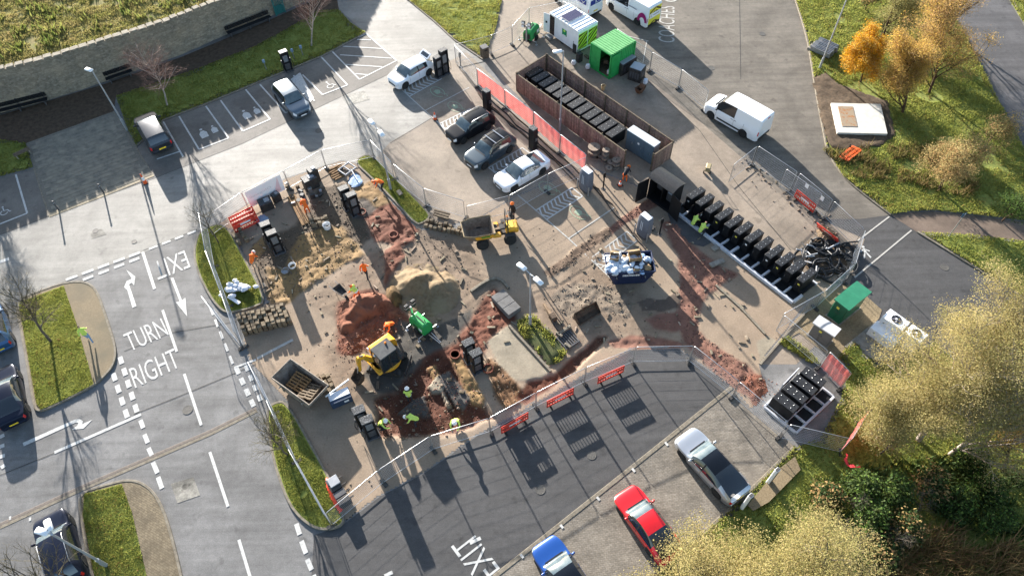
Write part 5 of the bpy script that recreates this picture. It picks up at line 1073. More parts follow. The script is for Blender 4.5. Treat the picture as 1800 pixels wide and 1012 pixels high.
def car(kind, nose, tail, pm, label, zref=.6, cat='car', roof=None, rails=False, alloy=ALLOY, scale=1.0, plate_r=PLATEY, tailgate=False, bars=False, group=None, nm='parked_car'):
    S = SPEC[kind]; L_, Wd, H = S['L'], S['Wd'], S['H']; van = S.get('van', False)
    a, b = W(*nose, zref), W(*tail, zref); d = (b-a).normalized(); c = a+d*(L_*scale/2); rz = math.atan2(d.y, d.x)     # local +x runs nose -> tail
    t = thing(nm, (c.x, c.y, 0), rz, label, cat, group); t.scale = (scale,)*3
    def halfw(x):
        k0, k1, a0, a1 = (.15, .08, .78, .92) if van else (.19, .16, .64, .78); s = min(1, x/(k0*L_)); e = min(1, (L_-x)/(k1*L_)); return Wd/2*(a0+(1-a0)*math.sqrt(max(0, 1-(1-s)**2)))*(a1+(1-a1)*math.sqrt(max(0, 1-(1-e)**2)))
    hood, belt, cowl, rf, rr, rb, deck, r = (S[k] for k in ('hood', 'belt', 'cowl', 'rf', 'rr', 'rb', 'deck', 'r'))
    ZB = [(0, hood*.72), (.1, hood*.84), (.3, hood*.91), (cowl, hood*.97), (rf, belt), (rb-.2 if rb < L_-.25 else L_*.8, belt+.03), (L_-.12, deck*.95 if not van else belt), (L_, deck*.86 if not van else belt*.95)]
    ZT = [(0, hood*.76), (.1, hood*.89), (.35, hood*.965), (cowl, hood+.03), (cowl+(rf-cowl)*.5, hood+.03+(H-.05-hood-.03)*.6), (rf, H-.05), (rf+(rr-rf)*.35, H), (rr, H-.06 if not van else H-.015)]
    if rb < L_-.3: ZT += [(rr+(rb-rr)*.5, deck+.0+(H-.06-deck)*.58), (rb, deck+.03), (L_-.08, deck-.01), (L_, deck*.9)]
    elif van: ZT += [(rb, H-.06), (L_, H-.16)]
    else: ZT += [(rr+(rb-rr)*.5, deck+(H-.06-deck)*.62), (rb, deck+.03), (L_, deck*.88)]
    zs = .22; nsec = 8; xs = sorted(set([round(x, 3) for x in list(np.linspace(0, L_, 46))+[cowl, rf, rr, rb, .03, .07, L_-.03, L_-.07]+[ax+o for ax in S['ax'] for o in (-r-.06, -r, -r*.8, -r*.5, 0, r*.5, r*.8, r, r+.06)]]))
    xs = [x for i, x in enumerate(xs) if i == 0 or x-xs[i-1] > .012]
    def ring(x):
        w = halfw(x); zb, zt = sm(x, ZB), max(sm(x, ZT), sm(x, ZB)+.015); z0 = zs+.10*max(0, 1-x/.15)+.10*max(0, 1-(L_-x)/.15)
        for ax in S['ax']:
            q = (r+.06)**2-(x-ax)**2
            if q > 0: z0 = max(z0, r+math.sqrt(q))
        z0 = min(z0, zb-.16); g = max(0, min(1, (zt-zb)/(H-belt))); wr = w*.84*(1-g)+S['wr']*(w/(Wd/2))*g; z3 = zb-.07
        P = [(w*.95, z0), (w*.99, z0+(z3-z0)*.35), (w, z0+(z3-z0)*.65), (w*.985, z3), (w*.95, zb), ((w*.95+wr)/2+.015*g, (zb+zt)/2-.02*g), (wr, zt-.012-.05*g), (wr*.72, zt-.004-.01*g), (0, zt)]
        return P
    Rg = [ring(x) for x in xs]; NP = 17
    def full(i): P = Rg[i]; return [Vector((xs[i]-L_/2, y, z)) for y, z in P]+[Vector((xs[i]-L_/2, -y, z)) for y, z in P[-2::-1]]
    rings = [full(i) for i in range(len(xs))]; groups = {}
    side0 = cowl+(rf-cowl)*.42; pB = rf+(rr-rf)*.36; pC = (rr+.42*(rb-rr) if rb-rr > .8 else min(rr, rf+(rr-rf)*.9)) if not van else pB
    def part(xm, k):                                     # which part a quad belongs to
        s = k if k < 8 else 15-k; sd = 'l' if k < 8 else 'r'
        if s >= 6 and cowl < xm < rf: return ('windscreen', '')
        if s >= 6 and rr < xm < rb and not van: return ('rear_window', '')
        if s >= 6 and rf < xm < rr: return ('roof', '')
        if s in (4, 5) and xm > side0:
            if van:
                if side0 < xm < pB and s in (4, 5): return ('side_window', sd)
            else:
                if side0 < xm < pB-.04: return ('side_window', sd+'f')
                if pB+.04 < xm < pC: return ('side_window', sd+'r')
                if pB-.05 < xm < pB+.05: return ('pillar', sd)
        if s in (2, 3) and xm < .16*1.0: return ('headlight', sd)
        if s in (2, 3) and xm > L_-(.09 if not van else .05): return ('tail_light', sd)
        return ('body', '')
    for i in range(len(xs)-1):
        xm = (xs[i]+xs[i+1])/2
        for k in range(16): groups.setdefault(part(xm, k), []).append((rings[i][k], rings[i][k+1], rings[i+1][k+1], rings[i+1][k]))
    mats = {'body': pm, 'windscreen': WSCREEN if not van else GLASS, 'rear_window': GLASS, 'side_window': GLASS, 'roof': roof or pm, 'pillar': TRIM, 'headlight': HEAD, 'tail_light': REDTAIL}
    for (nm_, sd), qs in groups.items():
        idx = {}; V = []; F = []
        for q in qs:
            f = []
            for p in q:
                key = (round(p.x, 4), round(p.y, 4), round(p.z, 4))
                if key not in idx: idx[key] = len(V); V.append(p)
                if idx[key] not in f: f.append(idx[key])
            if len(f) > 2: F.append(tuple(reversed(f)))
        m = MB(); m.add(V, F)
        if nm_ == 'body': m.add(rings[0], [tuple(range(17))]); m.add(rings[-1], [tuple(reversed(range(17)))])
        o = m.build(nm_, mats[nm_], t, 38)
        if nm_ == 'body': body = o
    MB().box((0, 0, .36), (L_*.9, Wd*.78, .3)).build('underbody', TRIM, t)
    ty, ri = wheel_meshes(r, .22); ri.materials.append(alloy)
    for ax in S['ax']:
        for s in (-1, 1):
            wl = link('wheel', ty, t); wl.location = (ax-L_/2, s*(Wd/2-.125), r); wl.rotation_euler = (0, 0, 0 if s > 0 else math.pi); link('rim', ri, wl)
    zc = hood*.97
    for s in (-1, 1):
        m = MB(); m.box((cowl+(rf-cowl)*.5-L_/2, s*(Wd/2+.05), belt+.05), (.14, .22, .14), s*.15, bev=.04); m.build('mirror', pm if not van else TRIM, t, 50)
        for x0 in ((side0+.05), pB, pC-.25 if not van else pB+.9):
            P = ring(x0); Q = [Vector((x0-L_/2, s*(y+.004), z+.002)) for y, z in P[1:5]]; q = MB(); q.add([p-Vector((.008, 0, 0)) for p in Q]+[p+Vector((.008, 0, 0)) for p in Q], [(i, i+1, i+5, i+4) for i in range(3)]); q.build('door_seam', TRIM, t)
        for x0 in (pB-.18, pC-.4 if not van else pB+.12):
            P = ring(x0); MB().box((x0-L_/2, s*(P[3][0]+.012), P[3][1]-.06), (.2, .03, .035), bev=.01).build('door_handle', pm if not van else TRIM, t)
    P = ring(.02); MB().box((-L_/2-.004, 0, hood*.52), (.05, Wd*.5, .16), bev=.02).build('grille', TRIM, t); MB().box((-L_/2-.03, 0, hood*.42), (.02, .5, .11)).build('front_plate', PLATEW, t)
    MB().box((L_/2+.004, 0, deck*.55 if not van else .75), (.03, .52, .12)).build('rear_plate', plate_r, t); MB().box((L_/2-.02, 0, .42), (.12, Wd*.8, .2), bev=.04).build('rear_bumper', TRIM if van else pm, t)
    zt = sm(cowl, ZT); MB().box((cowl-.03-L_/2, 0, zt+.003), (.07, Wd*.62, .02)).build('cowl_strip', TRIM, t)
    if rails:
        for s in (-1, 1): MB().tube([(rf+.15-L_/2, s*S['wr']*.97, H-.06), (rf+.3-L_/2, s*S['wr']*.97, H+.03), (rr-.3-L_/2, s*S['wr']*.97, H+.02), (rr-.12-L_/2, s*S['wr']*.97, H-.06)], .022, 6).build('roof_rail', ALLOY if not bars else TRIM, t, 50)
    if bars:
        for x0 in (rf+.5, rr-.75): MB().box((x0-L_/2, 0, H+.06), (.08, S['wr']*2.1, .04), bev=.015).build('roof_bar', ALLOY, t)
    return t, S, ring
WHITEC = paint('white_car', (.72, .74, .77)); BLACKC = paint('black_car', (.010, .011, .014)); GREYC = paint('grey_car', (.10, .13, .16), .5, .35); SLATEC = paint('slate_car', (.04, .062, .08), .4, .35)
SILVER = paint('silver_car', (.42, .44, .47), .7, .3); REDC = paint('red_car', (.52, .008, .012)); BLUEC = paint('blue_car', (.008, .055, .24), .25); NAVY = paint('navy_car', (.010, .014, .028), .2); DARKMPV = paint('dark_mpv', (.045, .05, .06), .5, .32); SKYB = paint('light_blue_car', (.03, .09, .2), .3)
GROOF = M('glass_roof', (.006, .008, .012), rough=.1, spec=.3)
car('mpv', (254, 206), (289, 266), DARKMPV, 'dark people carrier beside the slab paving', rails=False, scale=1.08)
car('suv', (533, 199), (486, 145), GREYC, 'grey estate car charging beside the verge hatching', rails=False)
t, S, _ = car('hatch', (689, 146), (752, 111), WHITEC, 'white electric hatchback with its tailgate raised', alloy=ALLOYD)
tg = MB(); tg.box((.30, 0, .0), (.62, 1.2, .06), bev=.025); o = tg.build('tailgate', WHITEC, t, 40); o.location = (S['rr']-S['L']/2+.05, 0, S['H']-.05); o.rotation_euler = (0, R_(-28), 0)
MB().box((.30, 0, -.035), (.5, 1.0, .02)).build('tailgate_lining', TRIM, o); MB().box((.28, 0, .032), (.36, .9, .01)).build('tailgate_glass', GLASS, o)
for s in (-1, 1): MB().cyl((S['rr']-S['L']/2+.2, s*.55, 1.15), (S['rr']-S['L']/2+.42, s*.55, 1.68), .02, .02, 6).build('gas_strut', TRIM, t)
MB().box((S['rb']-S['L']/2-.2, 0, S['deck']+.06), (.55, 1.1, .1), bev=.02).build('boot_opening', TRIM, t)
car('suv', (790, 242), (855, 206), BLACKC, 'black sport utility car in the charging bays', rails=True, scale=.95)
car('suv', (825, 288), (904, 236), SLATEC, 'blue-grey sport utility car with two roof bars', rails=True, bars=True, roof=BLACKC)
car('saloon', (876, 325), (965, 273), WHITEC, 'white saloon behind the mesh fence', alloy=ALLOYD)
WV = paint('white_van', (.74, .76, .78))
vt, VS, _ = car('van', (1248, 181), (1338, 232), WV, 'plain white panel van on the service road', .6, 'van', nm='panel_van', plate_r=PLATEW, scale=1.06)
for s in (-1, 1): MB().box((.2, s*(VS['Wd']/2+.012), .5), (2.7, .03, .14), bev=.01).build('side_moulding', TRIM, vt)
MB().box((1.1, VS['Wd']/2-.03, 1.16), (1.2, .1, .025)).build('door_rail', TRIM, vt); MB().box((VS['L']/2-.02, 0, 2.1), (.08, .3, .05)).build('brake_light', REDTAIL, vt)
v8, S8, _ = car('big_van', (948, -44), (1047, 16), WV, 'white van with blue lettering behind the welfare cabin', .9, 'van', nm='panel_van', plate_r=PLATEY)
v9, S9, _ = car('big_van', (1040, -30), (1150, 32), WV, 'white van with magenta curve and yellow striped rear', .9, 'van', nm='panel_van', plate_r=PLATEY)
for v_, S_, n in ((v8, S8, (1047, 16)), (v9, S9, (1150, 32))):
    p = W(*n, .9); d = Vector((math.cos(v_.rotation_euler.z), math.sin(v_.rotation_euler.z), 0)); v_.location = Vector((p.x, p.y, 0))-d*S_['L']/2
BLUEP = M('van_blue_print', (.02, .04, .22), rough=.4); MAG = M('van_magenta', (.28, .01, .12), rough=.4); YSTR = M('van_yellow', (.68, .62, .05), rough=.4); GPR = M('van_grey_print', (.2, .2, .24), rough=.5)
L8 = S8['L']/2; MB().box((L8-.02, .3, 1.72), (.06, .66, .5)).build('blue_panel', BLUEP, v8); MB().box((L8-.02, -.42, 1.72), (.06, .66, .5)).build('blue_panel', BLUEP, v8); bp8 = MB().box((L8-.9, -S8['Wd']/2-.012, 1.75), (1.1, .02, .42)).build('blue_panel', BLUEP, v8)
flat_text('LV', (L8+.02, -.05, 1.6), (0, .6, 0), (0, 0, .26), WHITEM, v8); flat_text('LV', (L8-1.35, -S8['Wd']/2-.03, 1.63), (.9, 0, 0), (0, 0, .25), WHITEM, v8)
L9 = S9['L']/2; rear = MB().box((L9+.0, 0, 1.28), (.05, 1.66, 1.62), bev=.02).build('rear_panel', YSTR, v9); st = MB()
for s in (-1, 1):
    for k in range(5):
        z = .6+k*.34
        if 1.05 < z+.2 < 1.75: continue
        st.add([(L9+.03, s*.04, z), (L9+.03, s*.04, z+.17), (L9+.03, s*.8, z-.2), (L9+.03, s*.8, z-.37)], [(0, 1, 2, 3)])
st.build('stripe', BRN, v9)['kind'] = 'stuff'
MB().box((L9+.03, 0, 1.35), (.02, 1.5, .5)).build('white_band', WHITEM, v9); flat_text('G', (L9+.045, -.65, 1.22), (0, .22, 0), (0, 0, .28), GPR, v9); MB().box((L9+.045, .1, 1.36), (.008, .8, .07)).build('printed_line', GPR, v9)
arc = [(L9-.62+.62*math.cos(a), .62+.95*math.sin(a)) for a in np.linspace(math.pi, .15, 14)]
MB().add([(x, -S9['Wd']/2-.014, z) for x, z in arc]+[(x*.55+(L9-.62)*.45, -S9['Wd']/2-.014, .62+(z-.62)*.5) for x, z in arc], [(i, i+1, 15+i, 14+i) for i in range(13)]).build('magenta_curve', MAG, v9)
flat_text('G', (L9-2.9, -S9['Wd']/2-.016, 1.4), (.26, 0, 0), (0, 0, .34), GPR, v9); MB().box((L9-1.95, -S9['Wd']/2-.014, 1.56), (1.1, .008, .08)).build('printed_line', GPR, v9)
car('coupe', (1201, 762), (1297, 868), SILVER, 'silver coupe with black glass roof on the block paving', roof=GROOF)
car('coupe', (1096, 861), (1178, 974), REDC, 'red coupe half under the pale tree', scale=.94)
car('coupe', (953, 951), (1024, 1058), BLUEC, 'bright blue saloon at the bottom edge', roof=GROOF, scale=.98)
car('saloon', (2, 648), (22, 738), NAVY, 'black saloon at the left edge beside the grass island', scale=.98)
car('suv', (-22, 538), (4, 628), SKYB, 'blue car behind the black saloon at the left edge', scale=.95)
car('suv', (88, 905), (122, 1020), NAVY, 'dark blue estate car at the lower left under the twin lamp', rails=True)
# ================================================================ machines
STEEL = M('bare_steel', (.38, .38, .38), (.24, .23, .22), scale=5, rough=.4, metal=.6); MUDDY = M('muddy_steel', A(130, 108, 88), A(88, 72, 58), scale=5, rough=.8); DARKG = M('machine_black', (.02, .02, .022), (.05, .045, .04), scale=4, rough=.6)
CABG = M('cab_glass', (.02, .028, .033), rough=.06, spec=.7); ORB = M('beacon', (.8, .2, .02), rough=.3)
def track_part(t, y, L_, w, h, name='track'):
    P = []; n = 10
    for k in range(n+1): a = -math.pi/2+math.pi*k/n; P.append((L_/2-h/2+math.cos(a)*h/2, h/2+math.sin(a)*h/2))
    for k in range(n+1): a = math.pi/2+math.pi*k/n; P.append((-L_/2+h/2+math.cos(a)*h/2, h/2+math.sin(a)*h/2))
    m = MB(); m.loft([[Vector((x, y+s*w/2, z)) for x, z in P] for s in (-1, 1)]); o = m.build(name, RUBBER, t); k = 0
    for x in np.linspace(-L_/2+.2, L_/2-.2, 9): MB().box((x, y, h+.012), (.06, w*.96, .03)).build('track_pad', RUBBER, o)
    for x in (-L_/2+h/2, L_/2-h/2): MB().lathe([(h*.34, -w*.52), (h*.34, w*.52)], (x, y, h/2), 12, 'Y').build('sprocket', DARKG, o)
def excavator():
    c = W(671, 607, 2.35); c.z = 0; b = W(638, 672); rz = ang(c, b); t = thing('mini_excavator', c, rz, 'yellow mini excavator with black cab on the dark broken tarmac', 'excavator'); D = (b-c).length
    tr = ang(W(661, 646), W(702, 652))-rz; u = thing('undercarriage', (0, 0, 0), tr); u.parent = t
    for s in (-1, 1): track_part(u, s*.68, 2.3, .36, .5)
    MB().box((0, 0, .42), (1.1, 1.1, .3)).build('frame', DARKG, u)
    m = MB(); m.box((1.42, 0, .24), (.08, 1.5, .34), bev=.02); m.build('dozer_blade', DARKG, u)
    m = MB(); m.lathe([(.95, .62), (1.0, .66), (1.0, .82), (.92, .86)], n=20); m.box((.55, 0, .76), (1.0, 1.5, .2), bev=.06); m.build('house_base', YELLOW, t, 40)
    # engine cover on the right, cab on the left
    rg = [[Vector((x, y, z)) for x, y in ((-1.0*k, -.88*k), (.55, -.9*k), (.55, -.28), (-.6, -.28), (-1.05*k, -.2))] for z, k in ((.86, 1.05), (1.35, 1.08), (1.72, 1.02), (1.86, .85))]
    MB().loft(rg).build('engine_cover', YELLOW, t, 30); MB().box((-.7, .35, 1.12), (.5, 1.1, .5), bev=.12).build('counterweight', DARKG, t, 40)
    g = MB(); g.loft([[Vector((x, y, z)) for x, y in ((-.5*k, -.22), (.72*k, -.22), (.78*k, .3), (.72*k, .84), (-.5*k, .84))] for z, k in ((.9, 1), (1.7, 1.04), (2.32, .92))]); cab = g.build('cab', CABG, t, 30)
    m = MB()
    for x, y in ((-.5, -.22), (.72, -.22), (.74, .84), (-.5, .84), (.1, .86)): m.tube([(x, y, .9), (x*1.04, y, 1.7), (x*.92, y, 2.34)], .045, 5)
    m.box((.1, .31, .9), (1.26, 1.1, .1)); m.build('cab_frame', DARKG, t)['kind'] = 'stuff'
    MB().box((.08, .31, 2.37), (1.3, 1.14, .09), bev=.04).build('cab_roof', M('cab_roof_black', (.03, .033, .037), (.055, .06, .062), scale=4, rough=.45), t, 40); MB().lathe([(.07, 2.41), (.07, 2.5), (.03, 2.54)], (-.25, .05, 0), 10).build('beacon', ORB, t)
    MB().cyl((-.55, -.55, 1.5), (-.55, -.55, 1.85), .04).build('exhaust', DARKG, t)
    q = D-.15; E_ = Vector((1.0+.62*(q-1.0)*1.25, -.3, 2.15)); tip = Vector((q-.05, -.3, .95))
    def beam(P, ws, nm, w=.2):
        rg = []
        for i, p in enumerate(P):
            d = (P[min(i+1, len(P)-1)]-P[max(i-1, 0)]).normalized(); n = Vector((-d.z, 0, d.x)); h = ws[i]; rg.append([p+n*h/2+Vector((0, w/2, 0)), p+n*h/2-Vector((0, w/2, 0)), p-n*h/2-Vector((0, w/2, 0)), p-n*h/2+Vector((0, w/2, 0))])
        return MB().loft(rg).build(nm, YELLOW, t)
    bo = beam([Vector((.62, -.3, .95)), Vector((1.05, -.3, 1.6)), Vector((1.0+.35*(q-1), -.3, 2.1)), E_], [.3, .36, .3, .2], 'boom'); MB().cyl((.9, -.3, .85), (1.0+.3*(q-1), -.3, 1.85), .06).build('boom_ram', STEEL, bo); MB().cyl((1.1, -.3, 2.05), E_+Vector((-.1, 0, .22)), .05).build('arm_ram', STEEL, bo)
    beam([E_+Vector((-.06, 0, .22)), E_, tip], [.18, .28, .16], 'dipper_arm', .17)
    rg = [[Vector((q+x, -.3+y*.36, z)) for y in (-1, 1)][:] for x, z in ((.0, .98), (-.05, .55), (.05, .25), (.3, .12), (.62, .22))]; m = MB(); V = [p for r in rg for p in r]; m.add(V, [(2*i, 2*i+1, 2*i+3, 2*i+2) for i in range(4)])
    for s in (0, 1): m.add([V[2*i+s] for i in range(5)], [(0, 1, 2, 3, 4)])
    bk = m.build('bucket', MUDDY, t); sol = bk.modifiers.new('thick', 'SOLIDIFY'); sol.thickness = .03
    MB().cyl(E_+Vector((.05, 0, -.25)), (q+.15, -.3, .85), .04).build('bucket_ram', STEEL, t)
    for s in (-.5, .2): MB().box((.75, s, 2.2), (.08, .16, .12), bev=.02).build('work_light', LAMPW, t)
excavator()
def dumper():
    f, r_ = W(849, 436), W(897, 427); rz = ang(r_, f); n = Vector((math.cos(rz+math.pi/2), math.sin(rz+math.pi/2), 0)); c = (f+r_)/2; n = n if n.y > 0 else -n; c = c+n*.68
    wb = (f-r_).length; t = thing('site_dumper', c, rz, 'yellow and green site dumper with an empty skip', 'dumper')
    ty, ri = wheel_meshes(.46, .36); ri.materials.append(M('yellow_rim', (.5, .28, .03), rough=.6))
    for x in (-wb/2, wb/2):
        for s in (-1, 1): w = link('wheel', ty, t); w.location = (x, s*.72, .46); w.rotation_euler = (0, 0, 0 if s > 0 else math.pi); link('rim', ri, w)
    MB().box((0, 0, .62), (wb+.7, .5, .22), bev=.03).build('chassis', DARKG, t)
    out = [[(-.62, -.62), (.5, -.62), (.95, -.45), (.95, .45), (.5, .62), (-.62, .62)], [(-.85, -.92), (.72, -.92), (1.38, -.72), (1.38, .72), (.72, .92), (-.85, .92)]]; m = MB(); x0 = wb/2-.1
    o_ = [[Vector((x0+x, y, z)) for x, y in P] for P, z in zip(out, (.78, 1.62))]; i_ = [[Vector((x0+x*.95, y*.95, z)) for x, y in P] for P, z in zip(out, (.84, 1.61))]
    rim = [Vector((p.x, p.y, 1.64)) for p in o_[1]]; m.loft([o_[0], o_[1], rim, i_[1], i_[0]], True, True); m.build('skip_body', M('skip_mud', A(176, 158, 140), A(130, 114, 100), scale=5, rough=.8), t)
    e = MB(); P = o_[1]
    for i in range(6): a, b = P[i], P[(i+1) % 6]; e.cyl(a+Vector((0, 0, .02)), b+Vector((0, 0, .02)), .04, n=6)
    e.build('skip_rim', M('pale_rim', A(206, 186, 150), A(170, 140, 96), scale=4, rough=.7), t)['kind'] = 'stuff'
    for s in (-1, 1):
        m = MB(); m.add([Vector((x0+x, s*(y+.012), z)) for x, y, z in ((-.78, .905, 1.55), (.66, .91, 1.55), (.5, .68, .95), (-.66, .68, .95))], [(0, 1, 2, 3)]); m.build('side_plate', YELLOW, t); m = MB(); m.add([Vector((x0+x, s*(y+.02), z)) for x, y, z in ((-.5, .89, 1.48), (.2, .89, 1.48), (.15, .78, 1.2), (-.45, .78, 1.2))], [(0, 1, 2, 3)]); m.build('green_panel', M('dumper_green', (.05, .28, .05), rough=.5), t)
    MB().box((-wb/2-.25, 0, 1.0), (.95, .95, .55), bev=.1).build('engine_cover', YELLOW, t, 40); MB().box((-wb/2-.15, 0, 1.3), (.5, .7, .06), bev=.02).build('bonnet_panel', M('pale_yellow', (.75, .52, .08), rough=.45), t)
    MB().box((-wb/2+.42, 0, 1.15), (.42, .5, .14), bev=.05).build('seat', DARKG, t); MB().box((-wb/2+.2, 0, 1.42), (.1, .48, .45), bev=.04).build('seat_back', DARKG, t)
    m = MB(); m.tube([(-wb/2+.1, -.5, 1.0), (-wb/2+.1, -.5, 2.45), (-wb/2+.1, .5, 2.45), (-wb/2+.1, .5, 1.0)], .045, 6); m.build('roll_bar', DARKG, t); MB().lathe([(.06, 2.49), (.06, 2.58), (.03, 2.62)], (-wb/2+.1, .3, 0), 8).build('beacon', ORB, t)
    MB().tube([(.0, 0, .75), (.02, 0, 1.2), (-.06, 0, 1.35)], .03).build('steering_column', DARKG, t); MB().lathe([(.17, 0), (.19, .02), (.17, .04)], (-.08, 0, 1.36), 12).build('steering_wheel', DARKG, t)
    for s in (-1, 1): MB().box((-.1, s*.5, .95), (.6, .35, .3), bev=.05).build('side_tank', YELLOW, t); MB().box((-wb/2, s*.72, 1.0), (.8, .36, .06), bev=.02).build('mudguard', DARKG, t)
dumper()
def light_tower(p, rz, label, s=1.0, z=0.0):
    t = thing('light_tower', Vector((W(*p).x, W(*p).y, z)), rz, label, 'light tower'); t.scale = (s,)*3
    rg = [[Vector((x*k, y*k2, z_)) for x, y in ((-.8, -.45), (.8, -.45), (.85, .0), (.8, .45), (-.8, .45))] for z_, k, k2 in ((.35, 1, 1), (.95, 1, 1), (1.2, .9, .75), (1.28, .75, .5))]; MB().loft(rg).build('engine_hood', GREENM, t, 30)
    MB().box((0, 0, .3), (1.9, .8, .12)).build('chassis', DARKG, t); ty, ri = wheel_meshes(.27, .16); ri.materials.append(GALV)
    for y in (-.55, .55): w = link('wheel', ty, t); w.location = (0, y, .27); w.rotation_euler = (0, 0, 0 if y > 0 else math.pi); link('rim', ri, w)
    m = MB(); m.tube([(.85, .12, .32), (2.1, .05, .3)], .035); m.build('drawbar', GALV, t); m = MB(); m.tube([(.85, -.12, .32), (2.1, -.05, .3)], .035); m.build('drawbar', GALV, t)
    MB().box((-.95, 0, 1.05), (.14, .14, 1.7)).build('mast', GALV, t)
    for s in (-1, 1):
        for k in range(4): MB().box((-.3+k*.13, s*.453, .7), (.08, .012, .34)).build('louvre', DARKG, t)
        MB().box((.45, s*.453, .72), (.36, .012, .3)).build('label_plate', WHITEM, t)
    MB().cyl((.4, .12, 1.2), (.4, .12, 1.5), .035).build('exhaust', DARKG, t); MB().box((.0, 0, 1.3), (.9, .06, .05)).build('lifting_bar', DARKG, t); MB().box((-.87, 0, .75), (.02, .6, .5)).build('control_panel', DARKG, t)
    for k, (y, z_) in enumerate(((-.32, 1.85), (.32, 1.85), (-.32, 2.2), (.32, 2.2))): l = MB().box((-.98, y, z_), (.2, .36, .26), bev=.03).build('floodlight', DARKG, t); MB().box((-1.09, y, z_), (.01, .28, .2)).build('lens', LAMPW, l)
    for x, y in ((-.7, -.9), (-.7, .9), (.7, .9), (.7, -.9)): g_ = MB(); g_.cyl((x, y*.5, .34), (x, y, .3), .03); g_.cyl((x, y, .36), (x, y, 0), .03); g_.box((x, y, .015), (.2, .2, .03)); g_.build('outrigger', GALV, t)
    return t
light_tower((742, 577), ang(W(730, 560), W(764, 590)), 'green mobile light tower beside the sand heap', .9); light_tower((934, 68), ang(W(934, 68), W(950, 50)), 'green mobile light tower near the white welfare cabin', 1.0)
def generator(p, rz, label, dims=(1.5, .8, .95), mat=DARKG, top=GREYM):
    t = thing('generator', W(*p), rz, label, 'generator'); x, y, z = dims; MB().box((0, 0, z/2+.08), (x, y, z), bev=.05).build('canopy', mat, t, 40); MB().box((0, 0, z+.1), (x*.9, y*.9, .05), bev=.02).build('lid', top, t); m = MB()
    for s in (-1, 1): MB().box((0, s*y*.4, .05), (x*1.02, .1, .1)).build('skid', DARKG, t)
    for k in range(4): MB().box((-x*.3+k*x*.2, -y/2-.008, z*.55), (x*.13, .02, z*.5)).build('louvre', CHAR, t)
    MB().box((x/2+.01, 0, z*.6), (.02, y*.5, z*.4)).build('control_panel', CHAR, t); return t
ga = ang(W(1040, 75), W(1075, 97))
generator((1098, 123), ga+1.57, 'black ribbed generator beside the green container', (1.9, 1.0, 1.1)); generator((1118, 138), ga+.3, 'grey-topped machine beside the green container, lower right of the generator', (1.2, 1.1, 1.2), DARKG, M('machine_grey_top', (.32, .34, .36), rough=.4))
# ================================================================ skips
def skip(px4, z, mat, label, fill=None, name='skip', shrink=.66):
    a, b, c, d = (W(*q, z) for q in px4); m0 = (a+b)/2; m1 = (c+d)/2; rz = ang(m0, m1); L_ = (m1-m0).length; w = ((a-b).length+(c-d).length)/2; ce = (m0+m1)/2; t = thing(name, (ce.x, ce.y, 0), rz, label, 'skip')
    def rect(l, ww, zz): return [Vector((x*l/2, y*ww/2, zz)) for x, y in ((-1, -1), (1, -1), (1, 1), (-1, 1))]
    m = MB(); m.loft([rect(L_*shrink, w*.9, .1), rect(L_, w, z*.96), rect(L_, w, z), rect(L_*.965, w*.94, z), rect(L_*.965, w*.94, z*.95), rect(L_*shrink*.96, w*.84, .16)]); m.build('skip_body', mat, t)
    for s in (-1, 1):
        MB().cyl((-L_/2, s*w/2, z), (L_/2, s*w/2, z), .05, n=6).build('rim', mat, t); MB().cyl((s*L_/2, -w/2, z), (s*L_/2, w/2, z), .05, n=6).build('rim', mat, t)
        for x in (-.25, .25): MB().box((x*L_, s*(w/2+.02), z*.62), (.1, .08, z*.5)).build('rib', mat, t); MB().cyl((x*L_*1.2, s*(w/2), z*.7), (x*L_*1.2, s*(w/2+.16), z*.7), .04).build('lifting_lug', STEEL, t)
    return t, L_, w
RUSTY = M('rusty_skip', A(196, 184, 170), A(150, 136, 122), scale=3, rough=.75)
sk, L_, w = skip(((477, 665), (511, 630), (577, 678), (544, 711)), 1.35, RUSTY, 'weathered steel skip holding timber pallets beside the curved island')
def pallet(loc, rz, tilt, label, z=0.0, grp='pallets in the skip', mat=WOOD):
    t = thing('pallet', loc, rz, label, 'pallet', grp); t.rotation_euler = (tilt[0], tilt[1], rz)
    for k in range(6): MB().box((0, -.5+k*.2, .135), (1.2, .1, .022)).build('deck_board', mat, t)
    for k in range(3): MB().box((-.55+k*.55, 0, .075), (.1, 1.1, .09)).build('bearer', mat, t)
    for k in range(3): MB().box((0, -.48+k*.48, .012), (1.2, .1, .022)).build('bottom_board', mat, t)
    return t
sr = sk.rotation_euler.z; S0 = sk.location
def inskip(x, y, z): return S0+Vector((x*math.cos(sr)-y*math.sin(sr), x*math.sin(sr)+y*math.cos(sr), z))
pallet(inskip(-.3, .05, .8), sr+.1, (.12, .08), 'pale pallet in the weathered skip, left one'); pallet(inskip(.75, -.05, .85), sr+.2, (-.1, -.3), 'brown pallet in the weathered skip, right one', mat=WOODOLD); pallet(inskip(.05, 0, .22), sr, (0, 0), 'lowest pallet in the weathered skip', mat=WOODOLD)
for k in range(5): o = MB().box((0, 0, 0), (random.uniform(1.2, 2.2), .1, .05)).build('timber_offcut', random.choice([WOOD, WOODOLD])); o.location = inskip(random.uniform(-.6, .3), random.uniform(-.5, .5), .55+.05*k); o.rotation_euler = (random.uniform(-.2, .2), random.uniform(-.25, .25), sr+random.uniform(-.6, .6)); tag(o, 'loose timber length lying across the pallets in the skip', 'timber', 'timber in the skip')
DKBLUE = M('blue_skip', (.010, .018, .05), (.015, .025, .065), scale=3, rough=.45)
bs_, L_, w = skip(((1064, 446), (1067, 481), (1150, 477), (1147, 441)), 1.5, DKBLUE, 'dark blue skip heaped with rubbish bags and packaging')
fy = -(w/2*.97)
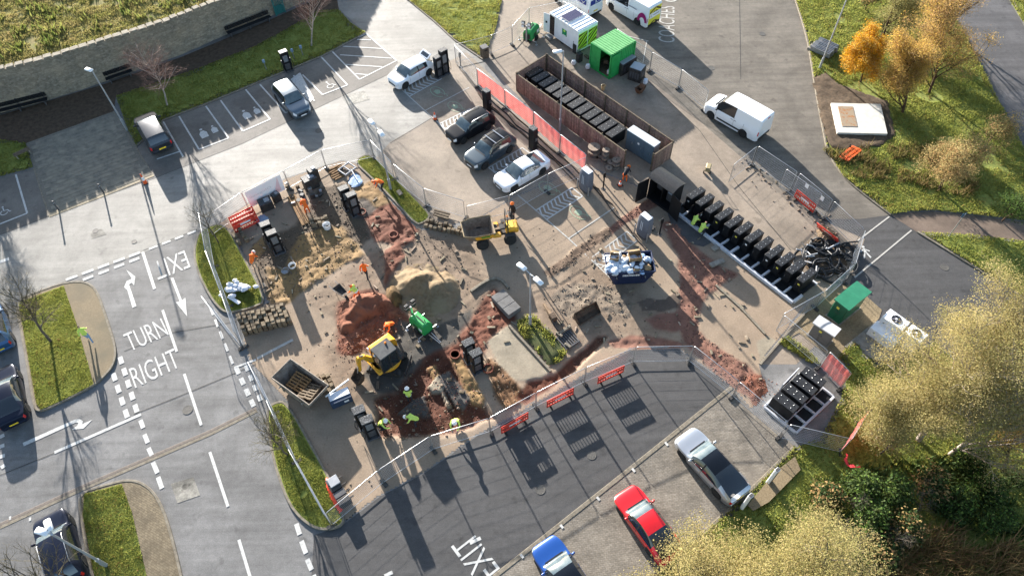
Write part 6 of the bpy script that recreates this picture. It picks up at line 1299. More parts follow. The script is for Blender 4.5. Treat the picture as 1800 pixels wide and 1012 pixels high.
for k in range(9): MB().box((-.55+k*.135, fy-.012, 1.16), (.1 if k % 3 else .07, .012, .15)).build('printed_mark', WHITEM, bs_)
for k, (z_, l_) in enumerate(((.97, 1.5), (.86, 1.2))): MB().box((-.02, fy+.012+.012*k, z_), (l_, .012, .05)).build('printed_line', GREYM, bs_)
CRUMP = [M('bag_white', (.72, .74, .76), (.5, .55, .62), scale=6, rough=.55), M('bag_blue', (.16, .30, .52), (.42, .52, .66), scale=5, rough=.5), M('bag_clear', (.55, .62, .7), (.3, .38, .5), scale=7, rough=.4), M('card', A(200, 170, 130), A(170, 140, 100), scale=4, rough=.8), M('bag_black', (.03, .03, .035), rough=.4)]
rs = random.Random(12); sr2 = bs_.rotation_euler.z
for k in range(90):
    x, y = rs.uniform(-.46, .46)*L_, rs.uniform(-.44, .44)*w; m = MB(); r = rs.uniform(.14, .4); m.blob((0, 0, 0), (r, r*rs.uniform(.5, 1), r*.5), 12, .3, rs); q = CRUMP[1 if x > .6 and rs.random() < .35 else rs.choice([0, 0, 0, 0, 2, 2, 4, 3])]
    o = m.build('rubbish_bag', q, None, 75); o.location = bs_.location+Vector((x*math.cos(sr2)-y*math.sin(sr2), x*math.sin(sr2)+y*math.cos(sr2), 1.36+rs.uniform(0, .24)-.15*abs(x)/L_)); o.rotation_euler = (0, 0, rs.uniform(0, 6)); tag(o, 'crumpled bag or wrapping heaped in the blue skip', 'rubbish bag', 'rubbish in the blue skip')
def open_box(loc, rz, d, label, mat=None):
    t = thing('cardboard_box', loc, rz, label, 'box'); mat = mat or CRUMP[3]; x, y, z = d
    for s in (-1, 1): MB().box((s*x/2, 0, z/2), (.02, y-.03, z)).build('side', mat, t); MB().box((0, s*y/2, z/2), (x, .02, z)).build('side', mat, t)
    MB().box((0, 0, .01), (x, y, .02)).build('bottom', mat, t); MB().box((0, y/2+.1, z), (x, .2, .015), tilt=R3('X', -.4)).build('flap', mat, t)
open_box(bs_.location+Vector((.35, .25, 1.55)), sr2+.1, (.85, .6, .45), 'open brown cardboard box on top of the blue skip'); open_box(bs_.location+Vector((-1.05, .35, 1.5)), sr2-.2, (.6, .5, .35), 'small brown box in the corner of the blue skip')
# ================================================================ cable drums and pipe heap
SPW = M('drum_wood', A(206, 186, 166), A(170, 150, 132), scale=6, rough=.85)
def spool(p, r, h, z, label, lay=False):
    q = W(*p, 0); t = thing('cable_drum', Vector((q.x, q.y, z)), random.uniform(0, 6), label, 'cable drum', 'cable drums by the timber fence'); MB().lathe([(r, 0), (r, .06)], n=18).build('flange', SPW, t); MB().lathe([(r, h-.06), (r, h)], n=18).build('flange', SPW, t); MB().lathe([(r*.62, .06), (r*.62, h-.06)], n=16).build('wound_cable', M('drum_cable', (.10, .09, .085), rough=.8), t); MB().lathe([(.07, h), (.07, h+.01)], n=10).build('hub', DARKG, t)
spool((1043, 274), .52, .55, 0, 'widest wooden cable drum, lower one, by the timber fence'); spool((1043, 274), .5, .45, .56, 'widest wooden cable drum, upper one of the stacked pair'); spool((1055, 278), .3, .4, 0, 'small cable drum between the wide pair and the tall stack')
spool((1063, 284), .3, .42, 0, 'cable drum at the bottom of the tall stack'); spool((1063, 284), .3, .42, .43, 'cable drum in the middle of the tall stack'); spool((1063, 284), .3, .42, .86, 'cable drum on top of the tall stack')
spool((1074, 291), .33, .45, 0, 'cable drum left of the lower stack'); spool((1082, 294), .33, .42, 0, 'cable drum under the lower stack'); spool((1082, 294), .33, .42, .43, 'cable drum on top of the lower stack'); spool((1070, 299), .28, .3, 0, 'smallest cable drum in front of the others')
PIPE = M('black_duct', (.013, .014, .016), (.03, .032, .036), scale=6, rough=.45)
def coil(p, r, n, label, tilt=(0, 0), dx=0, zz=.05, thick=.05):
    c = W(*p); t = thing('duct_coil', c, random.uniform(0, 6), label, 'duct coil', 'black duct coils'); t.rotation_euler.x, t.rotation_euler.y = tilt; rr = random.Random(int(p[0]))
    for k in range(n):
        R0 = r*rr.uniform(.82, 1.05); cx, cy = rr.uniform(-.1, .1), rr.uniform(-.1, .1); z0 = zz+k*thick*1.3+max(0, abs(tilt[0])*r); e = rr.uniform(4.6, 6.2); s0 = rr.uniform(0, 6)
        MB().tube([(cx+R0*math.cos(s0+a), cy+R0*math.sin(s0+a), z0+.06*math.sin(a*2+k)) for a in np.linspace(0, e, 26)], thick, 6).build('duct_loop', PIPE, t, 60)
coil((1478, 466), .95, 5, 'large black duct coil nearest the dark road'); coil((1440, 455), 1.25, 4, 'wide loose black duct coil in the middle of the heap', (.05, .04)); coil((1438, 432), .55, 4, 'small tight black duct coil by the rubble', (.2, 0)); coil((1462, 480), 1.1, 3, 'black duct coil at the low edge of the heap', (0, .08)); coil((1452, 440), .8, 4, 'black duct coil in the upper part of the heap', (.12, .05)); coil((1486, 445), .7, 4, 'black duct coil against the mesh fence', (.1, -.1)); coil((1445, 475), .85, 4, 'black duct coil below the wide loose one', (-.08, .05)); coil((1425, 462), 1.4, 2, 'slack black duct loop next to the last cabinet', (.02, -.05))
rs = random.Random(4)
for k in range(46):
    q = W(rs.uniform(1405, 1496), rs.uniform(428, 490)); a = rs.uniform(0, 6.28); L_ = rs.uniform(.3, 1.0); m = MB(); m.cyl((-L_/2, 0, 0), (L_/2, 0, 0), rs.uniform(.035, .07), n=7); o = m.build('duct_offcut', PIPE if rs.random() < .8 else GREYM); o.location = q+Vector((0, 0, rs.uniform(.1, .5))); o.rotation_euler = (0, rs.uniform(-.4, .4), a); tag(o, 'short cut length of black duct in the pipe heap', 'duct offcut', 'duct offcuts')
hp = pw([(1408, 430), (1440, 410), (1470, 420), (1495, 450), (1490, 480), (1450, 492), (1415, 480)]); h_ = heap('soil_heap', hp, SOIL, lambda X, Y, D: np.minimum(D*.3, .16)*(.6+.6*vnoise(X, Y, 1.2, 41))-.01, .2); tag(h_, 'dark soil mound under the black duct coils', 'soil heap')
hp = pw([(1432, 405), (1446, 392), (1472, 410), (1478, 425), (1450, 428), (1436, 420)]); h_ = heap('rubble_heap', hp, M('rubble', A(170, 146, 118), A(120, 98, 76), scale=4, rough=.95, bump=.6, bscale=14), lambda X, Y, D: np.minimum(D*.6, .5)*(.5+.9*vnoise(X, Y, 2.2, 42))-.01, .13); tag(h_, 'pale stony rubble heap beside the lying red barrier', 'rubble heap'); stones('rubble', hp, STONE_MIX, 30, .04, .16, h_, None, .25)
# ================================================================ heaps of sand and red soil
SANDM = M('sand', A(168, 146, 116), A(140, 118, 90), scale=5, rough=1, bump=.5, bscale=18, c3=A(178, 158, 128), s3=.6)
hp = smooth_loop(pw([(676, 500), (690, 480), (720, 462), (760, 460), (795, 478), (812, 505), (806, 540), (780, 560), (740, 562), (700, 548), (680, 525)]), 2)
pk = W(735, 505)
h_ = heap('sand_heap', hp, SANDM, lambda X, Y, D: np.clip(D/.5, 0, 1)*np.maximum(.03, np.maximum(1.2-.60*np.hypot(X-pk.x, (Y-pk.y)*1.25)+.5*(vnoise(X, Y, .8, 43)-.5), .85-.45*np.hypot(X-pk.x-1.5, Y-pk.y+.5)+.5*(vnoise(X, Y, 1.1, 48)-.5))-.8*np.exp(-((X-pk.x+.6)**2+(Y-pk.y+1.2)**2)/.4))+.22*(vnoise(X, Y, 3.2, 44)-.35)*np.clip(D/.4, 0, 1), .11); tag(h_, 'tall heap of pale sand in the middle of the yard', 'sand heap')
hp2 = smooth_loop(pw([(676, 505), (700, 500), (712, 525), (704, 545), (688, 548), (676, 528)]), 2); h2_ = heap('soil_heap', hp2, M('clod', A(140, 112, 74), A(96, 76, 50), scale=3, rough=1, bump=.8, bscale=9), lambda X, Y, D: np.clip(D/.5, 0, 1)*(.35+.7*vnoise(X, Y, 1.6, 45)), .13); tag(h2_, 'cloddy brown soil at the left foot of the sand heap', 'soil heap')
REDM = M('red_soil', A(158, 104, 80), A(120, 74, 56), scale=5, rough=1, bump=.6, bscale=20, c3=A(172, 116, 92), s3=.8)
hp3 = smooth_loop(pw([(588, 575), (596, 538), (622, 518), (660, 512), (694, 524), (712, 548), (706, 580), (684, 596), (655, 606), (625, 626), (596, 628)]), 2); p1, p2 = W(628, 548), W(672, 540)
h3_ = heap('red_soil_heap', hp3, REDM, lambda X, Y, D: np.clip(D/.6, 0, 1)*np.maximum(.03, np.maximum(.75-.42*np.hypot(X-p1.x, Y-p1.y), .6-.42*np.hypot(X-p2.x, Y-p2.y))+1.5*(vnoise(X, Y, .8, 46)-.42)-.5*np.exp(-((X-p2.x+.3)**2+(Y-p2.y+1.7)**2)/.9))+.3*(vnoise(X, Y, 3.0, 47)-.35)*np.clip(D/.4, 0, 1), .11); tag(h3_, 'red-brown soil heap behind the mini excavator', 'soil heap'); stones('clods', hp3, STONE_RED, 30, .03, .1, h3_, None, .16)
# ================================================================ stacks and clutter
BLK = M('paving_block', A(186, 168, 140), A(146, 128, 104), scale=5, rough=.9, c3=A(120, 106, 88), s3=2)
blk_me = MB().box((0, 0, .17), (.27, .25, .34), bev=.015).mesh('block'); blk_me.materials.append(BLK)
def block_grid(a, b, c, nx, ny, label, jitter=.03, skip_p=0.05):
    A_, B_, C_ = W(*a), W(*b), W(*c); t = thing('block_stack', A_, 0, label, 'block stack'); rz = ang(A_, B_)
    for i in range(nx):
        for j in range(ny):
            if random.random() < skip_p: continue
            p = (B_-A_)*(i/(nx-1))+(C_-A_)*(j/max(1, ny-1)); o = link('block', blk_me, t); o.location = p+Vector((random.uniform(-jitter, jitter), random.uniform(-jitter, jitter), .0)); o.rotation_euler = (0, 0, rz+random.uniform(-.06, .06)); o.scale = (1, 1, random.choice([1.7, 1.9, 2.0]) if nx > 8 and ny > 4 else random.choice([1, 1.45]))
block_grid((424, 562), (500, 544), (434, 588), 10, 6, 'wide stack of weathered paving blocks at the end of the grassy corner'); block_grid((412, 414), (424, 409), (422, 430), 2, 5, 'small group of pale blocks under the red barriers', skip_p=0); block_grid((752, 392), (816, 406), (750, 400), 9, 2, 'row of grey kerb blocks beside the dumper')
block_grid((548, 392), (575, 386), (550, 400), 5, 2, 'loose pale blocks beside the white bucket', .06); block_grid((560, 668), (572, 690), (576, 664), 4, 3, 'heap of broken blocks beside the skip', .12)
def box_thing(name, p, rz, d, mat, label, cat, z=0.0, parts=None, bev=.02):
    t = thing(name, Vector((W(*p).x, W(*p).y, z)), rz, label, cat); MB().box((0, 0, d[2]/2), d, bev=bev).build('body', mat, t, 40)
    for nm, c, dd, mm in (parts or []): MB().box(c, dd, bev=.008).build(nm, mm, t)
    return t
SLATEB = M('tool_blue', (.03, .05, .09), rough=.5)
box_thing('tool_crate', (600, 703), ang(W(583, 705), W(614, 692)), (1.35, .8, .6), SLATEB, 'dark blue site crate with pale lid beside the skip', 'crate', 0, [('lid', (0, .1, .62), (1.3, .5, .05), PALEC), ('label_plate', (.3, -.41, .35), (.3, .02, .18), WHITEM)])
o = MB().cyl((-.9, 0, 0), (.9, .1, 0), .05, n=8).build('roll_of_sheet', WHITEM); o.location = W(598, 692)+Vector((0, 0, .72)); o.rotation_euler = (0, 0, ang(W(583, 705), W(620, 680))); tag(o, 'white roll lying on the dark blue crate', 'roll')
c, rz, Lx, Ly = frame_box((863, 521), (894, 554), (916, 540), .5)
t = thing('concrete_block', c, rz, 'grey precast slabs laid together beside the twin lamp', 'slab stack'); SLG = M('grey_slab', A(150, 148, 146), A(126, 124, 122), scale=3, rough=.85)
for k in range(3): MB().box((-Lx/3+k*Lx/3, 0, .25), (Lx/3-.015, Ly, .5), bev=.02).build('slab', SLG, t)
# wide ditching bucket, kerbs, forks
c = W(1031, 555); rz = ang(W(1016, 560), W(1046, 543)); t = thing('digger_bucket', c, rz, 'wide muddy ditching bucket lying on the tarmac', 'bucket'); rg = [[Vector((x, y, z)) for x in (-.9, .9)] for y, z in ((.25, .75), (.32, .35), (.1, .06), (-.3, .03), (-.4, .12))]; m = MB(); V = [p for r in rg for p in r]; m.add(V, [(2*i, 2*i+1, 2*i+3, 2*i+2) for i in range(4)])
for s in (0, 1): m.add([V[2*i+s] for i in range(5)], [(0, 1, 2, 3, 4)])
m.build('bucket_shell', MUDDY, t).modifiers.new('thick', 'SOLIDIFY').thickness = .04; MB().box((0, .32, .72), (.4, .2, .16), bev=.03).build('hitch', MUDDY, t)
c = W(968, 556); rz = ang(W(958, 534), W(984, 574)); t = thing('breaker_attachment', c, rz, 'long hydraulic breaker attachment lying beside the twin lamp', 'breaker'); MB().cyl((-1.0, 0, .22), (.2, 0, .24), .1, .14, 8).build('chisel_body', M('breaker_tan', A(190, 160, 126), A(150, 122, 94), scale=4, rough=.7), t, 40); MB().box((.3, 0, .3), (.55, .4, .5), bev=.05).build('hitch', MUDDY, t)
for s in (-1, 1): MB().tube([(.5, s*.18, .4), (1.1, s*.25, .3), (1.5, s*.12, .1)], .04).build('hose', RUBBER, t, 60)
def kerb_stone(a, b, label, w=.2, h=.25, z=0.0, mat=KERB):
    A_, B_ = W(*a), W(*b); t = thing('kerb_stone', (A_+B_)/2+Vector((0, 0, z)), ang(A_, B_), label, 'kerb stone', 'loose kerb stones'); MB().box((0, 0, h/2), ((B_-A_).length, w, h), bev=.03).build('stone', mat, t)
kerb_stone((981, 590), (1003, 575), 'pale kerb stone lying across the black grating'); kerb_stone((978, 586), (988, 594), 'short pale kerb stone beside the grating'); kerb_stone((958, 578), (972, 590), 'pale kerb stone at the edge of the dug grass patch'); kerb_stone((993, 606), (1003, 613), 'short kerb stone below the grating'); kerb_stone((898, 566), (916, 577), 'thin pale kerb stone at the top of the dug grass patch', .12, .1)
t = thing('drain_grating', W(998, 598), ang(W(985, 605), W(1008, 590)), 'black slotted grating beside the pale kerb stones', 'grating')
for k in range(7): MB().box((-.5+k*.17, 0, .06), (.08, 1.0, .1)).build('bar', CHAR, t)
MB().box((0, .52, .06), (1.2, .08, .1)).build('frame', CHAR, t); MB().box((0, -.52, .06), (1.2, .08, .1)).build('frame', CHAR, t)
ribbon(pw([(895, 574), (930, 612), (968, 654)]), .16, 0, .2, 'kerb', KERB, yard); ribbon(smooth_loop(pw([(828, 514), (850, 498), (868, 490), (882, 493), (894, 508)]), 2, False), .2, 0, .2, 'kerb', KERB, yard)
gp = smooth_loop(pw([(900, 570), (920, 558), (938, 552), (952, 570), (985, 600), (1000, 620), (985, 638), (966, 648), (948, 628), (918, 594)]), 1); tg_ = heap('dug_grass_patch', gp, VERGE, lambda X, Y, D: .05+np.clip(D/.6, 0, 1)*(.14+.12*vnoise(X, Y, 1.2, 48)), .18, None, 'structure'); blades('grass', gp, GRASS, 340, .18, .035, .16, tg_, keep=lambda X, Y: vnoise(X, Y, .9, 49) > .42)
def plank_stack(a, b, n, label, w=.2, z=0.0, mat=WOOD, dz=.06, spread=.24):
    A_, B_ = W(*a), W(*b); L_ = (B_-A_).length; t = thing('plank_stack', (A_+B_)/2+Vector((0, 0, z)), ang(A_, B_), label, 'planks')
    for k in range(n): o = MB().box((0, 0, 0), (L_*random.uniform(.85, 1), w, .05), bev=.006).build('plank', mat, t); o.location = (random.uniform(-.1, .1), (k % 3-1)*spread, .03+dz*(k//3)); o.rotation_euler = (0, 0, random.uniform(-.03, .03))
plank_stack((512, 345), (540, 396), 6, 'long pale timber boards lying beside the bending worker'); plank_stack((578, 306), (602, 292), 6, 'short stack of pale timbers at the fence, upper one', .12); plank_stack((585, 315), (605, 305), 6, 'short stack of pale timbers at the fence, lower one', .12); plank_stack((762, 376), (790, 384), 6, 'timbers stacked on a pallet above the kerb blocks', .12, .15, WOODOLD)
t = thing('manhole_surround', W(611, 300), ang(W(600, 305), W(618, 292)), 'grey square frame leaning among the slabs near the grass strip', 'frame')
for x, y, dx, dy in ((0, .45, 1.2, .1), (0, -.45, 1.2, .1), (.55, 0, .1, .8), (-.55, 0, .1, .8), (0, 0, .1, .8)): MB().box((x, y, .2), (dx, dy, .14), bev=.02).build('frame_bar', GREYM, t)
BTARP = M('blue_sheet', (.10, .20, .34), (.20, .30, .42), scale=3, rough=.6)
def sheet_thing(px, z, label, mat, name='plastic_sheet', cat='sheet', amp=.12):
    P = smooth_loop(pw(px), 1); o = heap(name, P, mat, lambda X, Y, D: z+amp*vnoise(X, Y, 2.2, int(px[0][0]))*np.clip(D/.25, .2, 1), .1); return tag(o, label, cat)
sheet_thing([(608, 322), (622, 302), (636, 312), (640, 326), (622, 334)], .08, 'rumpled blue sheet among the slab stacks', BTARP); sheet_thing([(446, 388), (462, 375), (478, 386), (470, 394), (455, 398)], .12, 'blue-grey sheet between the red barriers and the charger', M('grey_sheet', (.2, .25, .33), rough=.6))
kerb_stone((618, 302), (630, 322), 'white straight edging bar lying on the blue sheet', .07, .12, .25, WHITEM); kerb_stone((615, 322), (628, 316), 'flat square slab beside the blue sheet', .5, .1, 0, SLG)
for i, (p, d) in enumerate((((470, 365), (1.0, .8, .75)), ((548, 328), (1.1, .8, 1.0)), ((555, 318), (.7, .6, 1.3)), ((488, 352), (.6, .5, .7)))):
    L4 = ['black plastic bin of fittings behind the red barriers', 'black boxed equipment behind the bending worker', 'tall black equipment case at the fence beside the timbers', 'small dark box beside the timber boards'][i]; box_thing('equipment_case', p, .5+i*.1, d, DARKG, L4, 'equipment case', 0, [('lid', (0, 0, d[2]+.01), (d[0]*.96, d[1]*.96, .05), CAPM), ('fittings', (d[0]*.15, 0, d[2]+.06), (d[0]*.4, d[1]*.5, .08), GREYM)])
rs = random.Random(8)
for k in range(16):
    q = W(rs.uniform(500, 570), rs.uniform(325, 360)); o = box_thing('spare_part', (0, 0), rs.uniform(0, 3), (rs.uniform(.15, .45), rs.uniform(.15, .35), rs.uniform(.1, .5)), rs.choice([DARKG, CHAR, GREYM, WOODOLD, STEEL]), 'small loose part in the clutter behind the bending orange worker', 'spare part'); o.location = q; o['group'] = 'clutter behind the orange worker'
def bucket(p, r, h, mat, label, z=0.0):
    t = thing('bucket', Vector((W(*p).x, W(*p).y, z)), 0, label, 'bucket'); MB().lathe([(r*.82, 0), (r, h), (r*.94, h), (r*.78, .04)], n=14).build('pail', mat, t, 40); MB().tube([(r*math.cos(a), .0, h+r*.5*math.sin(a)) for a in np.linspace(0, 3.14, 9)], .008, 4).build('handle', STEEL, t)
bucket((576, 402), .3, .5, WHITEM, 'white bucket beside the loose pale blocks'); bucket((515, 470), .28, .3, WHITEM, 'white bucket on the dark ground below the chargers'); bucket((502, 477), .3, .12, GREYM, 'flat grey tub beside the white bucket'); bucket((1060, 158), .2, .5, M('pale_drum', A(210, 190, 150), rough=.6), 'pale plastic can beside the timber fence')
t = thing('wheelbarrow', W(601, 518), ang(W(598, 512), W(612, 524)), 'black wheelbarrow beside the worker in orange trousers', 'wheelbarrow'); m = MB(); m.loft([[Vector((x*k, y*k, z)) for x, y in ((-.45, -.3), (.5, -.2), (.5, .2), (-.45, .3))] for z, k in ((.35, .7), (.62, 1.1), (.62, 1.04), (.4, .66))]); m.build('tray', DARKG, t); w_ = MB().lathe([(.2, -.05), (.2, .05)], (.62, 0, .2), 12, 'Y').build('wheel', RUBBER, t)
for s in (-1, 1): MB().tube([(.62, s*.07, .2), (-.2, s*.25, .34), (-.95, s*.28, .5)], .02).build('handle_bar', STEEL, t); MB().tube([(-.2, s*.25, .34), (-.3, s*.25, 0)], .02).build('leg', STEEL, t)
# white sheets on the grassy corner, red tarpaulin and pallets on the curved island
WSH = M('white_wrap', (.66, .67, .70), (.52, .54, .60), scale=8, rough=.5)
rs = random.Random(9); t = thing('heap_of_wrapping', W(420, 512), 0, 'heap of crumpled white plastic wrapping on the grassy corner', 'plastic wrapping')
for k in range(34): m = MB(); r = rs.uniform(.12, .3); m.blob((rs.gauss(0, .42), rs.gauss(.05, .36), .25+rs.uniform(0, .2)), (r, r*.7, r*.45), 12, .3, rs); m.build('wrapping', WSH, t, 75)
kerb_stone((404, 525), (424, 538), 'flat white board lying beside the white wrapping', .25, .05, .3, WSH)
t = thing('stacked_sections', W(596, 868), ang(W(580, 845), W(606, 890)), 'dark crates and frames stacked beside the red tarpaulin', 'crates')
for k in range(4): MB().box((-.7+k*.48, .05, .35+.02*(k % 2)), (.42, .7, .6), bev=.03).build('crate', DARKG if k % 2 else CHAR, t); MB().box((-.7+k*.48, .5, .4), (.08, .3, .08)).build('bracket', DARKG, t)
MB().box((-.55, .1, .72), (.6, .6, .1), bev=.02).build('grey_block', GREYM, t)
P = smooth_loop(pw([(570, 842), (578, 838), (596, 862), (606, 890), (600, 908), (588, 892), (574, 862)]), 1); o = heap('tarpaulin', P, M('red_tarp', (.72, .08, .04), (.55, .05, .03), scale=4, rough=.5), lambda X, Y, D: .15+np.clip(D/.3, 0, 1)*.45*(.5+.7*vnoise(X, Y, 1.8, 50)), .09); tag(o, 'crumpled red tarpaulin on the curved grass island', 'tarpaulin')
# trailing red netting by the yellow tree
P = smooth_loop(pw([(1482, 790), (1490, 800), (1486, 815), (1500, 818), (1513, 822), (1510, 828), (1488, 824), (1478, 815), (1484, 800)]), 1); o = heap('loose_netting', P, M('red_net_loose', (.65, .06, .07), (.5, .04, .05), scale=6, rough=.7), lambda X, Y, D: .18+.1*vnoise(X, Y, 2, 51), .1); tag(o, 'loose red netting trailing onto the grass', 'netting')
# stacked spare fence panels, top right
t = thing('stacked_fence_panels', W(1448, 92), ang(W(1428, 82), W(1468, 100)), 'stack of grey fence panels lying on the grass by the kerb', 'fence panels')
for k in range(9): MB().box((.1*random.uniform(-1, 1), -.9+k*.2, .45+.01*k), (1.9, .06, .8), tilt=R3('X', .5)).build('panel', GALV if k % 3 else GREYM, t)
for k in range(3): MB().box((-1.1, -.6+k*.5, .15), (.5, .3, .25), bev=.03).build('concrete_foot', CONC, t)
# small dark bin by the dry grass, trolley saw, white sheet on lower plinth, rail post boxes
box_thing('litter_bin', (852, 100), .5, (.62, .62, 1.05), WOODOLD, 'grey slatted litter bin at the corner of the dry grass', 'bin', 0, [('bin_top', (0, 0, 1.08), (.66, .66, .06), CHAR), ('bin_slot', (0, -.32, .85), (.3, .02, .14), BLACK)])
t = thing('floor_saw', W(1243, 302), 1.2, 'small pale walk-behind saw standing on the tan yard', 'floor saw'); MB().box((0, 0, .45), (.7, .4, .4), bev=.06).build('engine', M('saw_cream', A(214, 196, 150), rough=.5), t, 40); MB().box((.3, .1, .3), (.5, .08, .5), bev=.05).build('blade_guard', DARKG, t)
for s in (-1, 1): MB().lathe([(.14, -.04), (.14, .04)], (-.2, s*.25, .14), 10, 'Y').build('wheel', RUBBER, t); MB().tube([(-.2, s*.18, .5), (-.7, s*.2, 1.0)], .02).build('handle', STEEL, t)
MB().tube([(-.7, -.2, 1.0), (-.7, .2, 1.0)], .02).build('grip', RUBBER, t)
t = thing('protective_sheet', W(1385, 676, .2), ang(W(1372, 690), W(1405, 655)), 'white board standing behind the lower four cabinets', 'board'); MB().box((0, .1, .5), (1.7, .05, 1.0)).build('board', WSH, t)
for k, (p, lb) in enumerate((((1018, 108), 'black folding trolley beside the welfare cabin'), ((1012, 92), 'black gas bottle rack against the welfare cabin'))): box_thing('trolley', p, .6, (.5, .4, .9), DARKG, lb, 'trolley', 0, [('handle_bar', (0, .2, 1.0), (.4, .04, .3), STEEL)])
for p, lb in (((1008, 115), 'white sack standing on the ground below the welfare cabin'), ((1033, 122), 'white sack at the corner of the green container'), ((1134, 148), 'white sack beside the grey-topped machine')):
    t = thing('sack', W(*p), .3, lb, 'sack'); m = MB(); m.blob((0, 0, .3), (.25, .2, .32), 9, .15, random.Random(p[0])); m.build('bag', WSH, t, 60)
t = thing('grab_bucket', W(1124, 163), .7, 'rusty open bucket beside the grey-topped machine', 'bucket'); m = MB(); m.loft([[Vector((x*k, y*k, z)) for x, y in ((-.4, -.3), (.4, -.3), (.4, .3), (-.4, .3))] for z, k in ((.05, .6), (.55, 1), (.55, .93), (.1, .55))]); m.build('bucket_shell', M('rust_bucket', A(150, 110, 84), A(110, 78, 58), scale=4, rough=.8), t); MB().box((.3, 0, .5), (.3, .5, .4), tilt=R3('Y', .5)).build('jaw', MATS['rust_bucket'], t)
kerb_stone((1028, 98), (1036, 104), 'rust coloured timber wedge below the green container', .3, .15, 0, WOODOLD)
for a, b, lb in (((1252, 440), (1266, 432), 'white broken block on the red gravel, left one'), ((1248, 468), (1272, 458), 'grey slab lying on the red gravel'), ((1140, 400), (1150, 404), 'dark valve fitting beside the shrouded charger')): kerb_stone(a, b, lb, .4, .16, 0, CONC if 'white' in lb or 'slab' in lb else DARKG)
P = pw([(1172, 372), (1192, 368), (1240, 410), (1256, 424), (1236, 434), (1212, 428), (1180, 395)]); sheet('tarmac_remnant', P, ASPH_DARK, .035, yard)
for (x, y) in ((744, 596), (766, 570), (772, 562), (640, 540), (860, 560), (846, 640), (790, 668), (812, 690), (720, 692), (735, 610)):
    o = MB().box((0, 0, .08), (.3, .2, .16), bev=.02).build('broken_block', BLK); o.location = W(x, y); o.rotation_euler = (0, 0, x*.7); tag(o, {744: 'loose broken block just below the green light tower', 766: 'loose broken block right of the green light tower', 772: 'loose broken block at the right foot of the sand heap', 640: 'loose broken block on the red soil heap', 860: 'loose broken block left of the grey precast slabs', 846: 'loose broken block beside the pale strip chargers', 790: 'loose broken block on the broken tarmac pieces', 812: 'loose broken block at the lower end of the tarmac pieces', 720: 'loose broken block by the worker standing in the trench', 735: 'loose broken block right of the excavator cab'}[x], 'broken block', 'scattered broken blocks')
for i, (a, b) in enumerate((((808, 540), (846, 528)), ((828, 560), (846, 545)))): pass
# holes with open red manhole rings
for p, lb in (((692, 414), 'open red drain ring in the soil by the kerb blocks'), ((636, 374), 'open dark drain ring beside the timber stack charger'), ((800, 624), 'open drain ring left of the pale strip chargers'), ((858, 649), 'open red drain ring below the pale strip chargers')):
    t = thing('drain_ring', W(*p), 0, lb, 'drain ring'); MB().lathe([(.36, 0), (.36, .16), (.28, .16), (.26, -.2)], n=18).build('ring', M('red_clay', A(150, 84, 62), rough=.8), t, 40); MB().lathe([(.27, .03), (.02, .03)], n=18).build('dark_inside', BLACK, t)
# long ducts lying along the netting fence
for k, (a, b) in enumerate((((845, 150), (1030, 318)), ((842, 158), (1022, 322)), ((838, 166), (1010, 315)), ((1045, 330), (1150, 460)), ((1036, 318), (1085, 372)), ((860, 190), (1000, 300)))):
    A_, B_ = W(*a), W(*b); t = thing('duct_length', A_, 0, 'long dark duct lying on the ground along the charger line, %s from the cars' % ordn[5-k], 'duct', 'ducts along the charger line'); rr = random.Random(k); n_ = 10
    MB().tube([(B_-A_)*(i/n_)+Vector((rr.uniform(-.12, .12), rr.uniform(-.12, .12), .05)) for i in range(n_+1)], .05, 6).build('duct', PIPE if k % 2 else MUDDY, t, 60)
# leaning edging lines on the grass strip
kerb_stone((700, 338), (706, 346), 'pale slab lying on the long grass strip', .35, .06, .2, KERB)

# pale slatted seat on the left verge, manhole covers, gullies, tarmac patches
t = thing('bench', W(43, 274), ang(W(31, 280), W(56, 268)), 'small pale slatted seat on the left verge by the slab paving', 'bench')
for k in range(5): MB().box((0, -.2+k*.1, .45), (1.3, .075, .04)).build('slat', WOODOLD, t)
for s in (-.5, .5): MB().box((s, 0, .22), (.08, .45, .44)).build('leg', CONC, t)
for p, r, lb in (((168, 406), .22, 0), ((236, 425), .2, 0), ((150, 640), .3, 0), ((330, 720), .32, 0), ((950, 860), .3, 1), ((1040, 800), .28, 1), ((1250, 120), .32, 2), ((1340, 60), .3, 2), ((560, 230), .3, 0), ((1660, 470), .3, 3)):
    m = MB(); m.lathe([(r, -.01), (r, .022), (r*.86, .022), (r*.84, .017), (.02, .017)], n=20); o = m.build('manhole_cover', M('cast_iron', (.06, .055, .05), (.10, .095, .085), scale=14, rough=.6), (ground, dark_road, service_road, lower_road)[lb]); o.location = W(*p)
for px, z in (([(158, 408), (178, 402), (187, 412), (162, 420)], .012), ([(600, 170), (640, 160), (650, 175), (612, 186)], .012), ([(300, 850), (340, 838), (352, 870), (312, 884)], .012)): link('tarmac_patch', poly_mesh(pw(px), z), ground, asphalt('patch_tarmac', A(176, 172, 162)))

